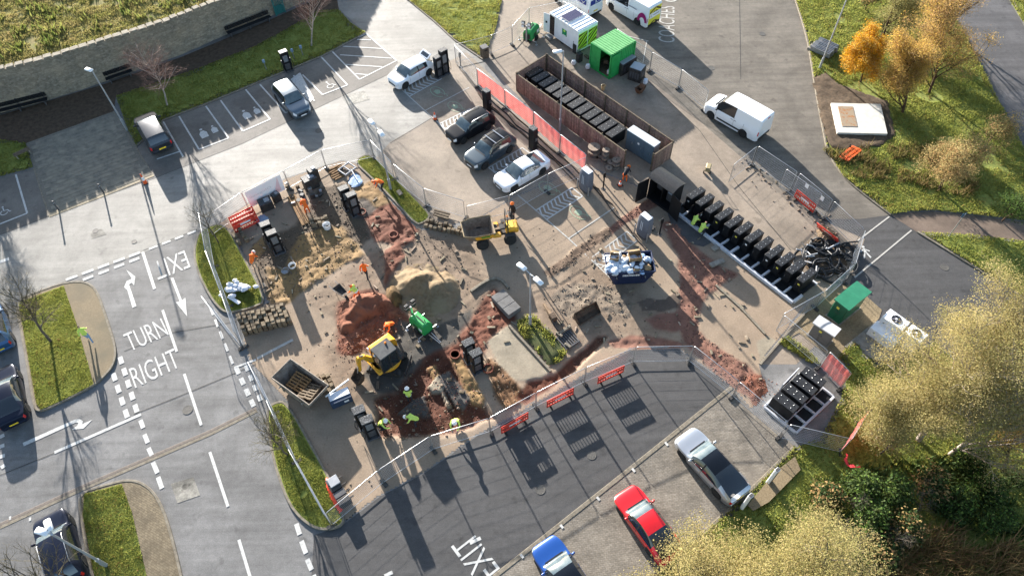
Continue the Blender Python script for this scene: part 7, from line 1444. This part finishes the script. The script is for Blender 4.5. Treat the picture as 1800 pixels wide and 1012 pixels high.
# litter of small offcuts, brick ends and cable over the dug yard
def debris(name, P, n, mat, seed, smin, smax, label):
    g = random.Random(seed); m = MB(); xs = [p.x for p in P]; ys = [p.y for p in P]; k = 0
    while k < n:
        x, y = g.uniform(min(xs), max(xs)), g.uniform(min(ys), max(ys))
        if not inpoly(np.array([x]), np.array([y]), P)[0]: continue
        k += 1; l = g.uniform(smin, smax); m.box((x, y, float(yard_z(x, y))+.04), (l, g.uniform(.05, .16), g.uniform(.03, .1)), g.uniform(0, 3.14))
    return tag(m.build(name, mat), label, 'debris', kind='stuff')
LIT = pw([(420, 420), (500, 330), (600, 300), (720, 400), (820, 430), (860, 520), (900, 600), (860, 720), (720, 780), (600, 760), (560, 640), (560, 560), (470, 520)])
debris('site_debris', LIT, 110, M('debris_pale', A(206, 190, 164), A(150, 134, 112), scale=2, rough=.85, island=.4), 1, .12, .6, 'scattered pale offcuts and brick ends across the dug yard'); debris('site_debris', pw([(960, 520), (1060, 420), (1160, 350), (1260, 440), (1330, 560), (1340, 680), (1200, 590), (1010, 620)]), 90, MATS['debris_pale'], 3, .1, .45, 'scattered pale offcuts on the gravelled side of the yard')
# ================================================================ people
SKIN = M('skin', (.42, .24, .17), rough=.6); HAIR = M('hair_dark', (.02, .015, .012), rough=.8); HAIRF = M('hair_fair', (.32, .22, .12), rough=.8); HELM = M('helmet_white', (.78, .78, .76), rough=.3, coat=.4)
HIVY = M('hi_vis_yellow', (.52, .68, .14), (.44, .60, .10), scale=6, rough=.7); HIVO = M('hi_vis_orange', (.85, .16, .015), (.75, .12, .012), scale=6, rough=.7); REFL = M('reflective_tape', (.72, .74, .74), rough=.35)
DKTR = M('dark_trousers', (.025, .027, .035), rough=.85); JEANS = M('blue_jeans', (.22, .34, .50), (.16, .26, .40), scale=6, rough=.85); BOOT = M('work_boot', (.04, .03, .022), rough=.8); BLKJ = M('black_jacket', (.014, .014, .018), rough=.7); HELO = M('helmet_orange', (.8, .18, .03), rough=.35)
POSES = {
 'stand': dict(hip=(0, .93), chest=(.01, 1.36), neck=(.02, 1.5), head=(.05, 1.67), elbow=[(.0, .27, 1.12), (.02, -.27, 1.13)], wrist=[(.12, .27, .9), (.14, -.25, .92)], knee=[(.04, .11, .5), (.03, -.12, .5)], ankle=[(0, .12, .09), (.0, -.13, .09)]),
 'walk': dict(hip=(0, .92), chest=(.03, 1.35), neck=(.05, 1.49), head=(.09, 1.66), elbow=[(-.12, .27, 1.13), (.14, -.27, 1.15)], wrist=[(-.05, .28, .9), (.32, -.24, 1.0)], knee=[(.2, .1, .52), (-.08, -.11, .5)], ankle=[(.3, .1, .1), (-.36, -.11, .16)]),
 'bend': dict(hip=(-.18, .86), chest=(.2, 1.1), neck=(.34, 1.15), head=(.49, 1.13), elbow=[(.34, .24, .84), (.36, -.24, .86)], wrist=[(.44, .16, .6), (.5, -.16, .62)], knee=[(.02, .13, .48), (-.02, -.14, .48)], ankle=[(-.06, .15, .09), (-.08, -.16, .09)]),
 'reach': dict(hip=(-.1, .9), chest=(.12, 1.28), neck=(.2, 1.4), head=(.31, 1.52), elbow=[(.28, .26, 1.06), (.1, -.3, 1.05)], wrist=[(.46, .2, .86), (.3, -.25, .84)], knee=[(.12, .14, .5), (-.12, -.14, .5)], ankle=[(.14, .18, .09), (-.22, -.18, .09)]),
 'crouch': dict(hip=(-.16, .4), chest=(.1, .8), neck=(.2, .92), head=(.32, 1.02), elbow=[(.3, .26, .62), (.32, -.26, .6)], wrist=[(.5, .16, .42), (.52, -.14, .4)], knee=[(.3, .2, .48), (.26, -.22, .3)], ankle=[(.1, .2, .09), (-.12, -.22, .1)])}
def person(p, rz, pose, label, jacket, trousers, head='helmet', vest=None, s=1.0, z=0.0):
    D = POSES[pose]; V = []; E_ = []; Rr = []; reg = []
    def v(co, r): V.append(Vector(co)); Rr.append(r); return len(V)-1
    def e(a, b, k): E_.append((a, b)); reg.append(k)
    hip = v((D['hip'][0], 0, D['hip'][1]), .15); cx, cz = D['chest']; hx, hz = D['hip']; mid = v(((cx+hx)/2, 0, (cz+hz)/2), .135); ch = v((cx, 0, cz), .155); nk = v((D['neck'][0], 0, D['neck'][1]), .06)
    hd0 = Vector((D['head'][0], 0, D['head'][1])); nkv = Vector(V[nk]); ax = (hd0-nkv).normalized(); h1 = v(hd0-ax*.03, .088); h2 = v(hd0+ax*.08, .07)
    e(hip, mid, 'torso'); e(mid, ch, 'torso'); e(ch, nk, 'torso'); e(nk, h1, 'head'); e(h1, h2, 'head'); tdir = (Vector(V[ch])-Vector(V[hip])).normalized()
    ns = v(hd0+Vector((.105, 0, -.01)) if pose in ('stand', 'walk') else hd0+(Vector((1, 0, -.6)).normalized())*.1, .017); e(h1, ns, 'head')
    for i, sd in enumerate((1, -1)):
        sh = v(Vector(V[ch])+tdir*.03+Vector((0, sd*.185, 0)), .07); el = v(D['elbow'][i], .05); wr = v(D['wrist'][i], .034); e(ch, sh, 'torso'); e(sh, el, 'arm'); e(el, wr, 'arm')
        d = (Vector(D['wrist'][i])-Vector(D['elbow'][i])).normalized(); pm = v(Vector(D['wrist'][i])+d*.07, .036); e(wr, pm, 'hand'); side = Vector((0, 1, 0)); side = (side-d*side.dot(d)).normalized(); nn = d.cross(side)
        for k, (o, l) in enumerate(((-.03, .075), (-.01, .085), (.012, .08), (.032, .062))):
            f1 = v(Vector(V[pm])+side*o+d*.045, .0105); f2 = v(Vector(V[pm])+side*o+d*(.03+l*.6)+nn*.014, .009); f3 = v(Vector(V[pm])+side*o+d*(.02+l)+nn*.036, .008); e(pm, f1, 'hand'); e(f1, f2, 'hand'); e(f2, f3, 'hand')
        t1 = v(Vector(V[wr])+d*.045-side*sd*.045+nn*.012, .0115); t2 = v(Vector(V[wr])+d*.085-side*sd*.06+nn*.03, .009); e(wr, t1, 'hand'); e(t1, t2, 'hand')
        th = v(Vector(V[hip])+Vector((0, sd*.095, -.05)), .105); kn = v(D['knee'][i], .066); an = v(D['ankle'][i], .048); a_ = Vector(D['ankle'][i]); toe = v((a_.x+.16, a_.y+sd*.02, max(.045, a_.z-.05)), .042)
        e(hip, th, 'leg'); e(th, kn, 'leg'); e(kn, an, 'leg'); e(an, toe, 'foot')
    me = bpy.data.meshes.new('sk'); me.from_pydata([tuple(q) for q in V], E_, []); o = bpy.data.objects.new('sk', me); COL.objects.link(o); md = o.modifiers.new('skin', 'SKIN'); md.use_smooth_shade = True
    for i, sv in enumerate(me.skin_vertices[0].data): sv.radius = (Rr[i], Rr[i]); sv.use_root = (i == 0)
    sb = o.modifiers.new('sub', 'SUBSURF'); sb.levels = 1; sb.render_levels = 1
    dg = bpy.context.evaluated_depsgraph_get(); bm_ = bpy.data.meshes.new_from_object(o.evaluated_get(dg)); bpy.data.objects.remove(o); bpy.data.meshes.remove(me)
    bm_.materials.clear()
    for m_ in (SKIN, jacket, trousers, BOOT, HAIR): bm_.materials.append(m_)
    seg = [(Vector(V[a]), Vector(V[b]), k) for (a, b), k in zip(E_, reg)]; kinds = []
    for pl in bm_.polygons:
        c = pl.center; best = 9; kk = 'torso'
        for a, b, k in seg:
            ab = b-a; t_ = max(0, min(1, (c-a).dot(ab)/max(1e-9, ab.length_squared))); d = (c-a-ab*t_).length-(.0 if k != 'torso' else .05)
            if d < best: best = d; kk = k
        kinds.append(kk); pl.material_index = {'torso': 1, 'arm': 1, 'leg': 2, 'foot': 3, 'hand': 0, 'head': 0}[kk]; pl.use_smooth = True
        if kk == 'head' and head != 'helmet' and head != 'orange' and (c-hd0).dot(ax) > .0 and (c-hd0).x < .05: pl.material_index = 4
    if head == 'fair': bm_.materials[4] = HAIRF
    t = thing('person', Vector((p.x, p.y, z)), rz, label, 'person'); t.scale = (s,)*3; link('body', bm_, t)
    if vest:                                              # waistcoat: torso faces pushed out, two reflective bands
        m = MB(); bands = MB(); hv, cv = Vector(V[hip]), Vector(V[ch]); L_ = (cv-hv).length
        for pl, k in zip(bm_.polygons, kinds):
            if k != 'torso': continue
            u = (pl.center-hv).dot(tdir)/L_
            if u < -.12 or u > 1.22: continue
            q = [bm_.vertices[i].co+bm_.vertices[i].normal*.016 for i in pl.vertices]; m.add(q, [tuple(range(len(q)))])
            if .02 < u < .2 or .48 < u < .62: q = [bm_.vertices[i].co+bm_.vertices[i].normal*.021 for i in pl.vertices]; bands.add(q, [tuple(range(len(q)))])
        ov = m.build('vest', vest, t); ov['kind'] = 'stuff'; b_ = bands.build('reflective_band', REFL, ov) if bands.v else None
        if b_: b_['kind'] = 'stuff'
    if head in ('helmet', 'orange'):
        m = MB(); m.lathe([(.155, 0), (.15, .015), (.122, .02), (.12, .06), (.095, .115), (.05, .145), (.012, .152)], n=14); h_ = m.build('helmet', HELM if head == 'helmet' else HELO, t, 50); h_.location = hd0+ax*.015; h_.rotation_euler = Vector((0, 0, 1)).rotation_difference(ax).to_euler()
    return t
def face(a, b): return ang(W(*a), W(*b))
person(W(541, 374), face((541, 374), (520, 345)), 'bend', 'worker in an orange suit bending over the clutter near the timber boards', HIVO, HIVO, 'dark')
person(W(450, 470), face((450, 470), (462, 440)), 'bend', 'worker in orange jacket and white helmet bending beside the grassy corner', HIVO, M('tan_trousers', (.35, .28, .2), rough=.9), 'helmet')
person(W(645, 488), face((645, 488), (650, 440)), 'walk', 'worker in an orange jacket and dark trousers walking across the pale tarmac', HIVO, DKTR, 'dark')
person(W(629, 525), face((629, 525), (605, 520)), 'reach', 'worker in yellow vest and orange trousers beside the black wheelbarrow', HIVO, HIVO, 'dark', HIVY)
person(W(691, 584), face((691, 584), (670, 600)), 'bend', 'worker in an orange jacket bending at the edge of the red soil heap', HIVO, DKTR, 'dark', None, 1, .1)
person(W(721, 704), face((721, 704), (720, 640)), 'stand', 'worker in yellow vest and white helmet standing in the trench, back turned', DKTR, DKTR, 'helmet', HIVY, 1, -.15)
person(W(731, 745), face((731, 745), (705, 745)), 'bend', 'worker in a yellow jacket leaning over the dark triangular slab', HIVY, DKTR, 'helmet', None, 1, -.1)
person(W(673, 750), face((673, 750), (700, 756)), 'crouch', 'worker in a green-yellow jacket crouching beside the lowest charger pair', HIVY, DKTR, 'helmet', None, 1.05, -.05)
person(W(803, 746), face((803, 746), (797, 775)), 'crouch', 'worker in a yellow jacket crouching in red soil by the south fence', HIVY, DKTR, 'helmet', None, 1.1, -.1)
person(W(1218, 398), face((1218, 398), (1240, 380)), 'crouch', 'worker in a yellow jacket crouching at the cabinets, nearer the kiosk', HIVY, DKTR, 'dark', None, 1.0, .05)
person(W(1231, 411), face((1231, 411), (1250, 398)), 'crouch', 'worker in a yellow jacket crouching at the cabinets, further from the kiosk', HIVY, DKTR, 'dark', None, 1.0, .05)
person(W(162, 601), face((162, 601), (140, 540)), 'walk', 'pedestrian in lime jacket and light blue jeans on the left island path', HIVY, JEANS, 'dark', None, 1.0, .12)
person(W(672, 336), face((672, 336), (655, 340)), 'bend', 'worker in an orange top and dark trousers bending on the long grass strip', HIVO, DKTR, 'orange', None, 1, .1)
person(W(902, 384), face((902, 384), (880, 400)), 'stand', 'person in dark clothing and orange helmet standing behind the dumper', BLKJ, DKTR, 'orange')
person(W(1554, 792), face((1554, 792), (1530, 800)), 'walk', 'person in a black jacket walking under the pale yellow tree', BLKJ, DKTR, 'fair', None, 1, .1)
person(W(1098, 318), face((1098, 318), (1110, 300)), 'bend', 'worker in orange trousers bending by the cable drums', BLKJ, HIVO, 'orange')
# ================================================================ trees and shrubs
BARK = M('bark_grey', A(150, 138, 124), A(100, 90, 80), scale=8, rough=.9); BARKP = M('birch_bark', A(226, 214, 204), A(190, 170, 158), scale=6, rough=.8); TWIG = M('twig_pink', A(176, 140, 128), A(130, 100, 90), scale=5, rough=.9); BARKB = M('bark_brown', A(112, 88, 66), A(80, 62, 46), scale=6, rough=.95); TWIGG = M('twig_olive', A(140, 130, 96), A(100, 92, 64), scale=5, rough=.9)
def branches(rr, base, h, spread, levels, fork, r0, lean=Vector((0, 0, 1)), clear=.28, up=.35):
    """returns lists of (path, radii, level) and the tips"""
    out = []; tips = []
    def grow(p, d, L_, r, lv):
        n = 4 if lv < 2 else 3; pts = [p.copy()]; q = p.copy(); dd = d.copy()
        for i in range(n):
            dd = (dd+Vector((rr.gauss(0, .13), rr.gauss(0, .13), rr.gauss(up*.12, .08)))).normalized(); q = q+dd*L_/n; pts.append(q.copy())
        out.append((pts, [max(.004, r*(1-.55*i/n)) for i in range(n+1)], lv)); tips.append((q.copy(), lv))
        if lv >= levels: return
        k = fork[lv]
        for i in range(k):
            t_ = (clear if lv == 0 else .2)+(1-(clear if lv == 0 else .2))*((i+rr.random())/k); j = min(int(t_*n), n-1); s = pts[j].lerp(pts[j+1], t_*n-j)
            a = rr.uniform(0, 6.28); side = Vector((math.cos(a), math.sin(a), 0)); side = (side-dd*side.dot(dd)).normalized(); an = spread*rr.uniform(.7, 1.25); nd = (dd*math.cos(an)+side*math.sin(an)+Vector((0, 0, up*.3))).normalized()
            grow(s, nd, L_*rr.uniform(.42, .68)*(1.05-.35*t_), r*.5*(1-.3*t_), lv+1)
    grow(Vector((0, 0, 0)), lean.normalized(), h, r0, 0); return out, tips
def wood_mesh(br, lo, hi, sides):
    m = MB()
    for pts, ra, lv in br:
        if lo <= lv <= hi: m.tube(pts, ra, sides if lv < 2 else 3, caps=False)
    return m
def leaf_cloud(name, C, n_per, rad, size, mat, parent, rr, squash=.8):
    """small leaf triangles gathered in clumps round points C (array)"""
    C = np.asarray(C); N = len(C)*n_per; c = np.repeat(C, n_per, 0); g = np.random.default_rng(rr.randrange(10**6)); off = g.normal(0, 1, (N, 3)); off /= np.linalg.norm(off, axis=1)[:, None]; off *= rad*1.55*g.uniform(0, 1, (N, 1))**.5; off[:, 2] *= squash; P = c+off
    u = g.normal(0, 1, (N, 3)); u[:, 2] *= .55; u /= np.linalg.norm(u, axis=1)[:, None]; w = g.normal(0, 1, (N, 3)); w[:, 2] *= .55; w -= u*(w*u).sum(1)[:, None]; w /= np.linalg.norm(w, axis=1)[:, None]; s = size*g.uniform(.55, 1.3, (N, 1))
    V = np.stack([P-u*s*.5, P+w*s*.38, P+u*s*.6, P-w*s*.34], 1).reshape(-1, 3); o = link(name, np_mesh(name, V, np.arange(N*4).reshape(-1, 4)), parent, mat); o['kind'] = 'stuff'; return o
def bare_tree(p, h, label, seed, spread=.75, bark=BARKP, twig=TWIG, fork=(11, 7, 5), r0=.09, z=.1, levels=3, leafm=None, up=.35, clear=.3, s=1.0, nl=0, cat='tree', name='bare_tree'):
    rr = random.Random(seed); t = thing(name, Vector((W(*p).x, W(*p).y, z)), 0, label, cat); br, tips = branches(rr, None, h, spread, levels, fork, r0, clear=clear, up=up)
    wood_mesh(br, 0, 0, 8).build('trunk', bark, t, 60); wood_mesh(br, 1, 1, 5).build('limbs', bark, t, 60)['kind'] = 'stuff'; wood_mesh(br, 2, 9, 3).build('twigs', twig, t)['kind'] = 'stuff'
    if nl: leaf_cloud('crown', [tuple(q) for q, lv in tips if lv >= 2], nl, .22*s, .09*s, leafm, t, rr)
    return t, br, tips
bare_tree((295, 187), 4.6, 'round bare birch on the shaded verge in front of the wall', 1, .95, fork=(24, 11, 6), r0=.08, clear=.3); bare_tree((548, 82), 5.0, 'bare birch on the verge near the teal gate', 2, .7, fork=(20, 10, 5), r0=.075); bare_tree((-22, 285), 4.2, 'bare pinkish tree at the left edge by the slab paving', 3, .9, fork=(20, 10, 5))
bare_tree((91, 601), 4.4, 'bare olive-twigged tree on the left island', 4, .8, BARK, TWIGG, (17, 9, 5), .09, .12); bare_tree((145, 1030), 4.2, 'bare tree at the bottom edge on the lower left island', 5, .75, BARK, TWIGG, (12, 7, 4), .08, .12); bare_tree((506, 800), 3.4, 'bare young tree on the curved grass island', 6, .9, BARK, TWIGG, (17, 9, 5), .06, .12); bare_tree((385, 428), 3.2, 'bare young tree at the head of the grassy corner', 7, .8, BARK, TWIGG, (11, 6, 4), .055, .12)
# leafy autumn trees
def leafy(p, h, label, seed, leafs, size=.11, n_per=10, rad=.32, spread=.75, fork=(12, 7, 3), r0=.12, bark=BARKB, z=.1, clear=.18, up=.4, dens=1.0, lean=Vector((0, 0, 1)), name='tree', extra=0, er=None):
    rr = random.Random(seed); t = thing(name, Vector((W(*p).x, W(*p).y, z)), 0, label, 'tree' if name != 'shrub' else 'shrub'); br, tips = branches(rr, None, h, spread, 3, fork, r0, lean, clear, up)
    wood_mesh(br, 0, 0, 8).build('trunk', bark, t, 60); wood_mesh(br, 1, 1, 5).build('limbs', bark, t, 60)['kind'] = 'stuff'; wood_mesh(br, 2, 9, 3).build('twigs', bark, t)['kind'] = 'stuff'
    C = [tuple(q) for q, lv in tips if lv >= 2 and rr.random() < dens]; k = len(leafs)
    for i, lm in enumerate(leafs):
        sub = C[i::k]
        if sub: leaf_cloud('crown', sub, n_per, rad, size, lm, t, rr)
    return t
LF_OR = leaf_mat('leaf_orange', (.46, .22, .012), (.60, .32, .02), .35, .5); LF_YE = leaf_mat('leaf_amber', (.52, .34, .08), (.42, .28, .08), .3, .5); LF_BR = leaf_mat('leaf_brown', (.38, .25, .11), (.29, .20, .09), .35, .5); LF_OL = leaf_mat('leaf_olive', (.26, .24, .10), (.19, .18, .07), .35, .5); LF_PA = leaf_mat('leaf_pale', (.38, .315, .145), (.31, .26, .11), .16, .5); LF_PG = leaf_mat('leaf_palegreen', (.31, .28, .11), (.25, .23, .085), .16, .5); LF_DG = leaf_mat('leaf_dark', (.045, .07, .02), (.03, .05, .014), .4, .3); LF_MG = leaf_mat('leaf_mid', (.11, .17, .035), (.07, .12, .025), .45, .4)
leafy((1512, 146), 3.6, 'bright orange-yellow tree on the bank beside the stacked fence panels', 11, [LF_OR, LF_OR, LF_YE], .09, 75, .36, .72, (15, 8, 3), .08, clear=.06)
leafy((1585, 200), 4.8, 'amber tree in the middle of the bank', 12, [LF_YE, LF_BR, LF_YE], .08, 70, .46, .7, (16, 8, 4), clear=.05); leafy((1632, 165), 6.2, 'large russet tree beside the far road', 13, [LF_BR, LF_YE, LF_BR], .08, 50, .48, .72, (16, 8, 4), clear=.06); leafy((1545, 75), 4.0, 'grey-green thin tree above the orange tree', 14, [LF_OL, LF_PG], .09, 26, .42, .78, (15, 8, 4), clear=.06); leafy((1665, 60), 4.6, 'pinkish-brown thin tree at the top by the far road', 15, [LF_BR], .085, 16, .4, .7, (14, 7, 4), clear=.1); leafy((1590, 60), 3.4, 'thin brown tree between the grey-green and the russet trees', 16, [LF_BR, LF_OL], .085, 10, .36, .78, (14, 7, 4), clear=.06)
leafy((1650, 335), 3.4, 'pale brown thin tree above the footpath', 17, [LF_PA, LF_BR], .085, 24, .4, .9, (14, 8, 3), clear=.25); leafy((1730, 262), 2.4, 'low brown shrub by the far lamp post', 18, [LF_BR, LF_OL], .085, 8, .32, 1.0, (16, 8, 3), .05, clear=.05, name='shrub'); leafy((1760, 390), 2.6, 'dark green shrub at the right edge above the footpath', 19, [LF_DG, LF_MG], .1, 12, .32, .9, (12, 6, 3), .06, clear=.08, name='shrub'); leafy((1690, 290), 2.4, 'low brown shrub beside the pale brown tree', 20, [LF_BR, LF_PA], .085, 10, .32, 1.0, (14, 7, 3), .05, clear=.05, name='shrub')
leafy((1520, 20), 1.6, 'dark shrub at the top beside the lamp post', 41, [LF_DG, LF_BR], .1, 9, .3, .9, (10, 5, 3), .05, clear=.05, name='shrub')
leafy((1612, 775), 7.6, 'big pale yellow tree leaning over the fan units', 21, [LF_PA, LF_PA, LF_PG, LF_PA], .07, 80, .5, .62, (24, 10, 4), .17, BARKP, .1, .04, .35, lean=Vector((.1, .12, 1)))
leafy((1540, 772), 4.4, 'smaller pale yellow tree beside the trailing red netting', 26, [LF_PA, LF_PG, LF_PA], .068, 70, .46, .8, (18, 9, 4), .1, BARKP, .1, .05); leafy((1668, 800), 7.0, 'olive yellow tree behind the big pale tree', 22, [LF_PG, LF_PA, LF_OL], .072, 48, .5, .66, (18, 9, 4), .14, BARKP, .1, .05)
leafy((1172, 1072), 6.8, 'broad pale tree at the bottom edge over the red coupe', 23, [LF_PA, LF_PG, LF_PA], .07, 88, .5, .9, (21, 9, 4), .16, BARK, .1, .15, .22); leafy((1292, 1050), 6.6, 'second broad pale tree at the bottom edge beside the first', 24, [LF_PA, LF_PG], .07, 88, .5, .9, (20, 9, 4), .15, BARK, .1, .15, .22)
leafy((1760, 830), 4.2, 'thin amber tree at the lower right edge', 25, [LF_BR, LF_YE], .085, 12, .36, .75, (14, 7, 4), .09)
# undergrowth at lower right: dark bramble clumps, straw reeds
rs = random.Random(31)
for k, (x, y, h) in enumerate(((1450, 880, 1.3), (1500, 870, 1.6), (1560, 880, 1.5), (1620, 860, 1.7), (1660, 900, 1.5), (1500, 930, 1.7), (1570, 940, 1.4), (1710, 880, 1.5), (1480, 990, 1.6), (1540, 1000, 1.5), (1690, 820, 1.4), (1740, 920, 1.4))):
    leafy((x, y), h, 'tangled bramble clump '+['nearest the gravel pad of the charging posts', 'just below the trailing red netting', 'below the walking person in black', 'under the big pale yellow tree', 'right of the dead bush under the pale tree', 'in the dark middle of the undergrowth', 'above the left end of the tawny reeds', 'left of the thin amber tree, lower one', 'at the bottom edge beside the broad pale tree', 'at the bottom edge left of the tawny reeds', 'under the olive yellow tree', 'below the thin amber tree'][k], 50+k, [LF_DG, LF_DG, LF_MG if k % 3 else LF_BR], .15, 8, .34, 1.05, (12, 6, 3), .035, BARKB, .05, .04, .2, name='shrub')['group'] = 'bramble clumps'
for k, (x, y) in enumerate(((1500, 905), (1610, 900), (1480, 960), (1560, 965), (1455, 940))): bare_tree((x, y), 1.8, 'dead grey bush '+['at the upper left of the bramble clumps', 'at the upper right of the bramble clumps', 'at the bottom left of the bramble clumps', 'above the tawny reeds', 'beside the broad pale tree'][k], 70+k, 1.0, BARK, BARK, (12, 6, 3), .03, .1, clear=.05, cat='shrub', name='dead_bush')[0]['group'] = 'dead bushes'
STRAW = leaf_mat('straw', (.34, .22, .10), (.24, .15, .065), .4, .35)
rp = pw([(1520, 1012), (1560, 960), (1610, 925), (1680, 930), (1740, 960), (1860, 930), (1880, 1080), (1500, 1080)]); o = blades('dead_reeds', rp, STRAW, 110, 1.0, .035, .05, None, keep=lambda X, Y: vnoise(X, Y, .8, 61) > .36); tag(o, 'tawny dead reeds and straw at the lower right corner', 'reeds', kind='stuff')
o = blades('rough_grass', pw([(1420, 860), (1520, 820), (1680, 800), (1800, 830), (1860, 960), (1700, 940), (1600, 900), (1500, 1000), (1440, 960)]), LF_DG, 60, .55, .06, .05, None, keep=lambda X, Y: vnoise(X, Y, .7, 62) > .4); tag(o, 'dark rough grass between the bramble clumps', 'rough grass', kind='stuff')
o = blades('dry_scrub', pw([(1440, 262), (1480, 266), (1560, 250), (1640, 262), (1720, 330), (1700, 350), (1560, 320), (1500, 315)]), leaf_mat('scrub', (.17, .12, .05), (.11, .10, .035), .45, .35), 70, .5, .04, .1, None, keep=lambda X, Y: vnoise(X, Y, .8, 63) > .45); tag(o, 'dry brown scrub on the bank below the chamber', 'scrub', kind='stuff')

LITTER = leaf_mat('fallen_leaf', (.30, .18, .06), (.22, .13, .05), .4, .2)
for nm, P, z_ in (('fallen_leaves', pw(BANK_PX), .14), ('fallen_leaves', pw(LOW_PX), .14), ('fallen_leaves', g1, .13), ('fallen_leaves', g2, .13)): tag(blades(nm, P, LITTER, 16, .07, .05, z_, None, keep=lambda X, Y: vnoise(X, Y, .35, 71) > .45), 'brown fallen leaves strewn on the grass', 'fallen leaves', kind='stuff')
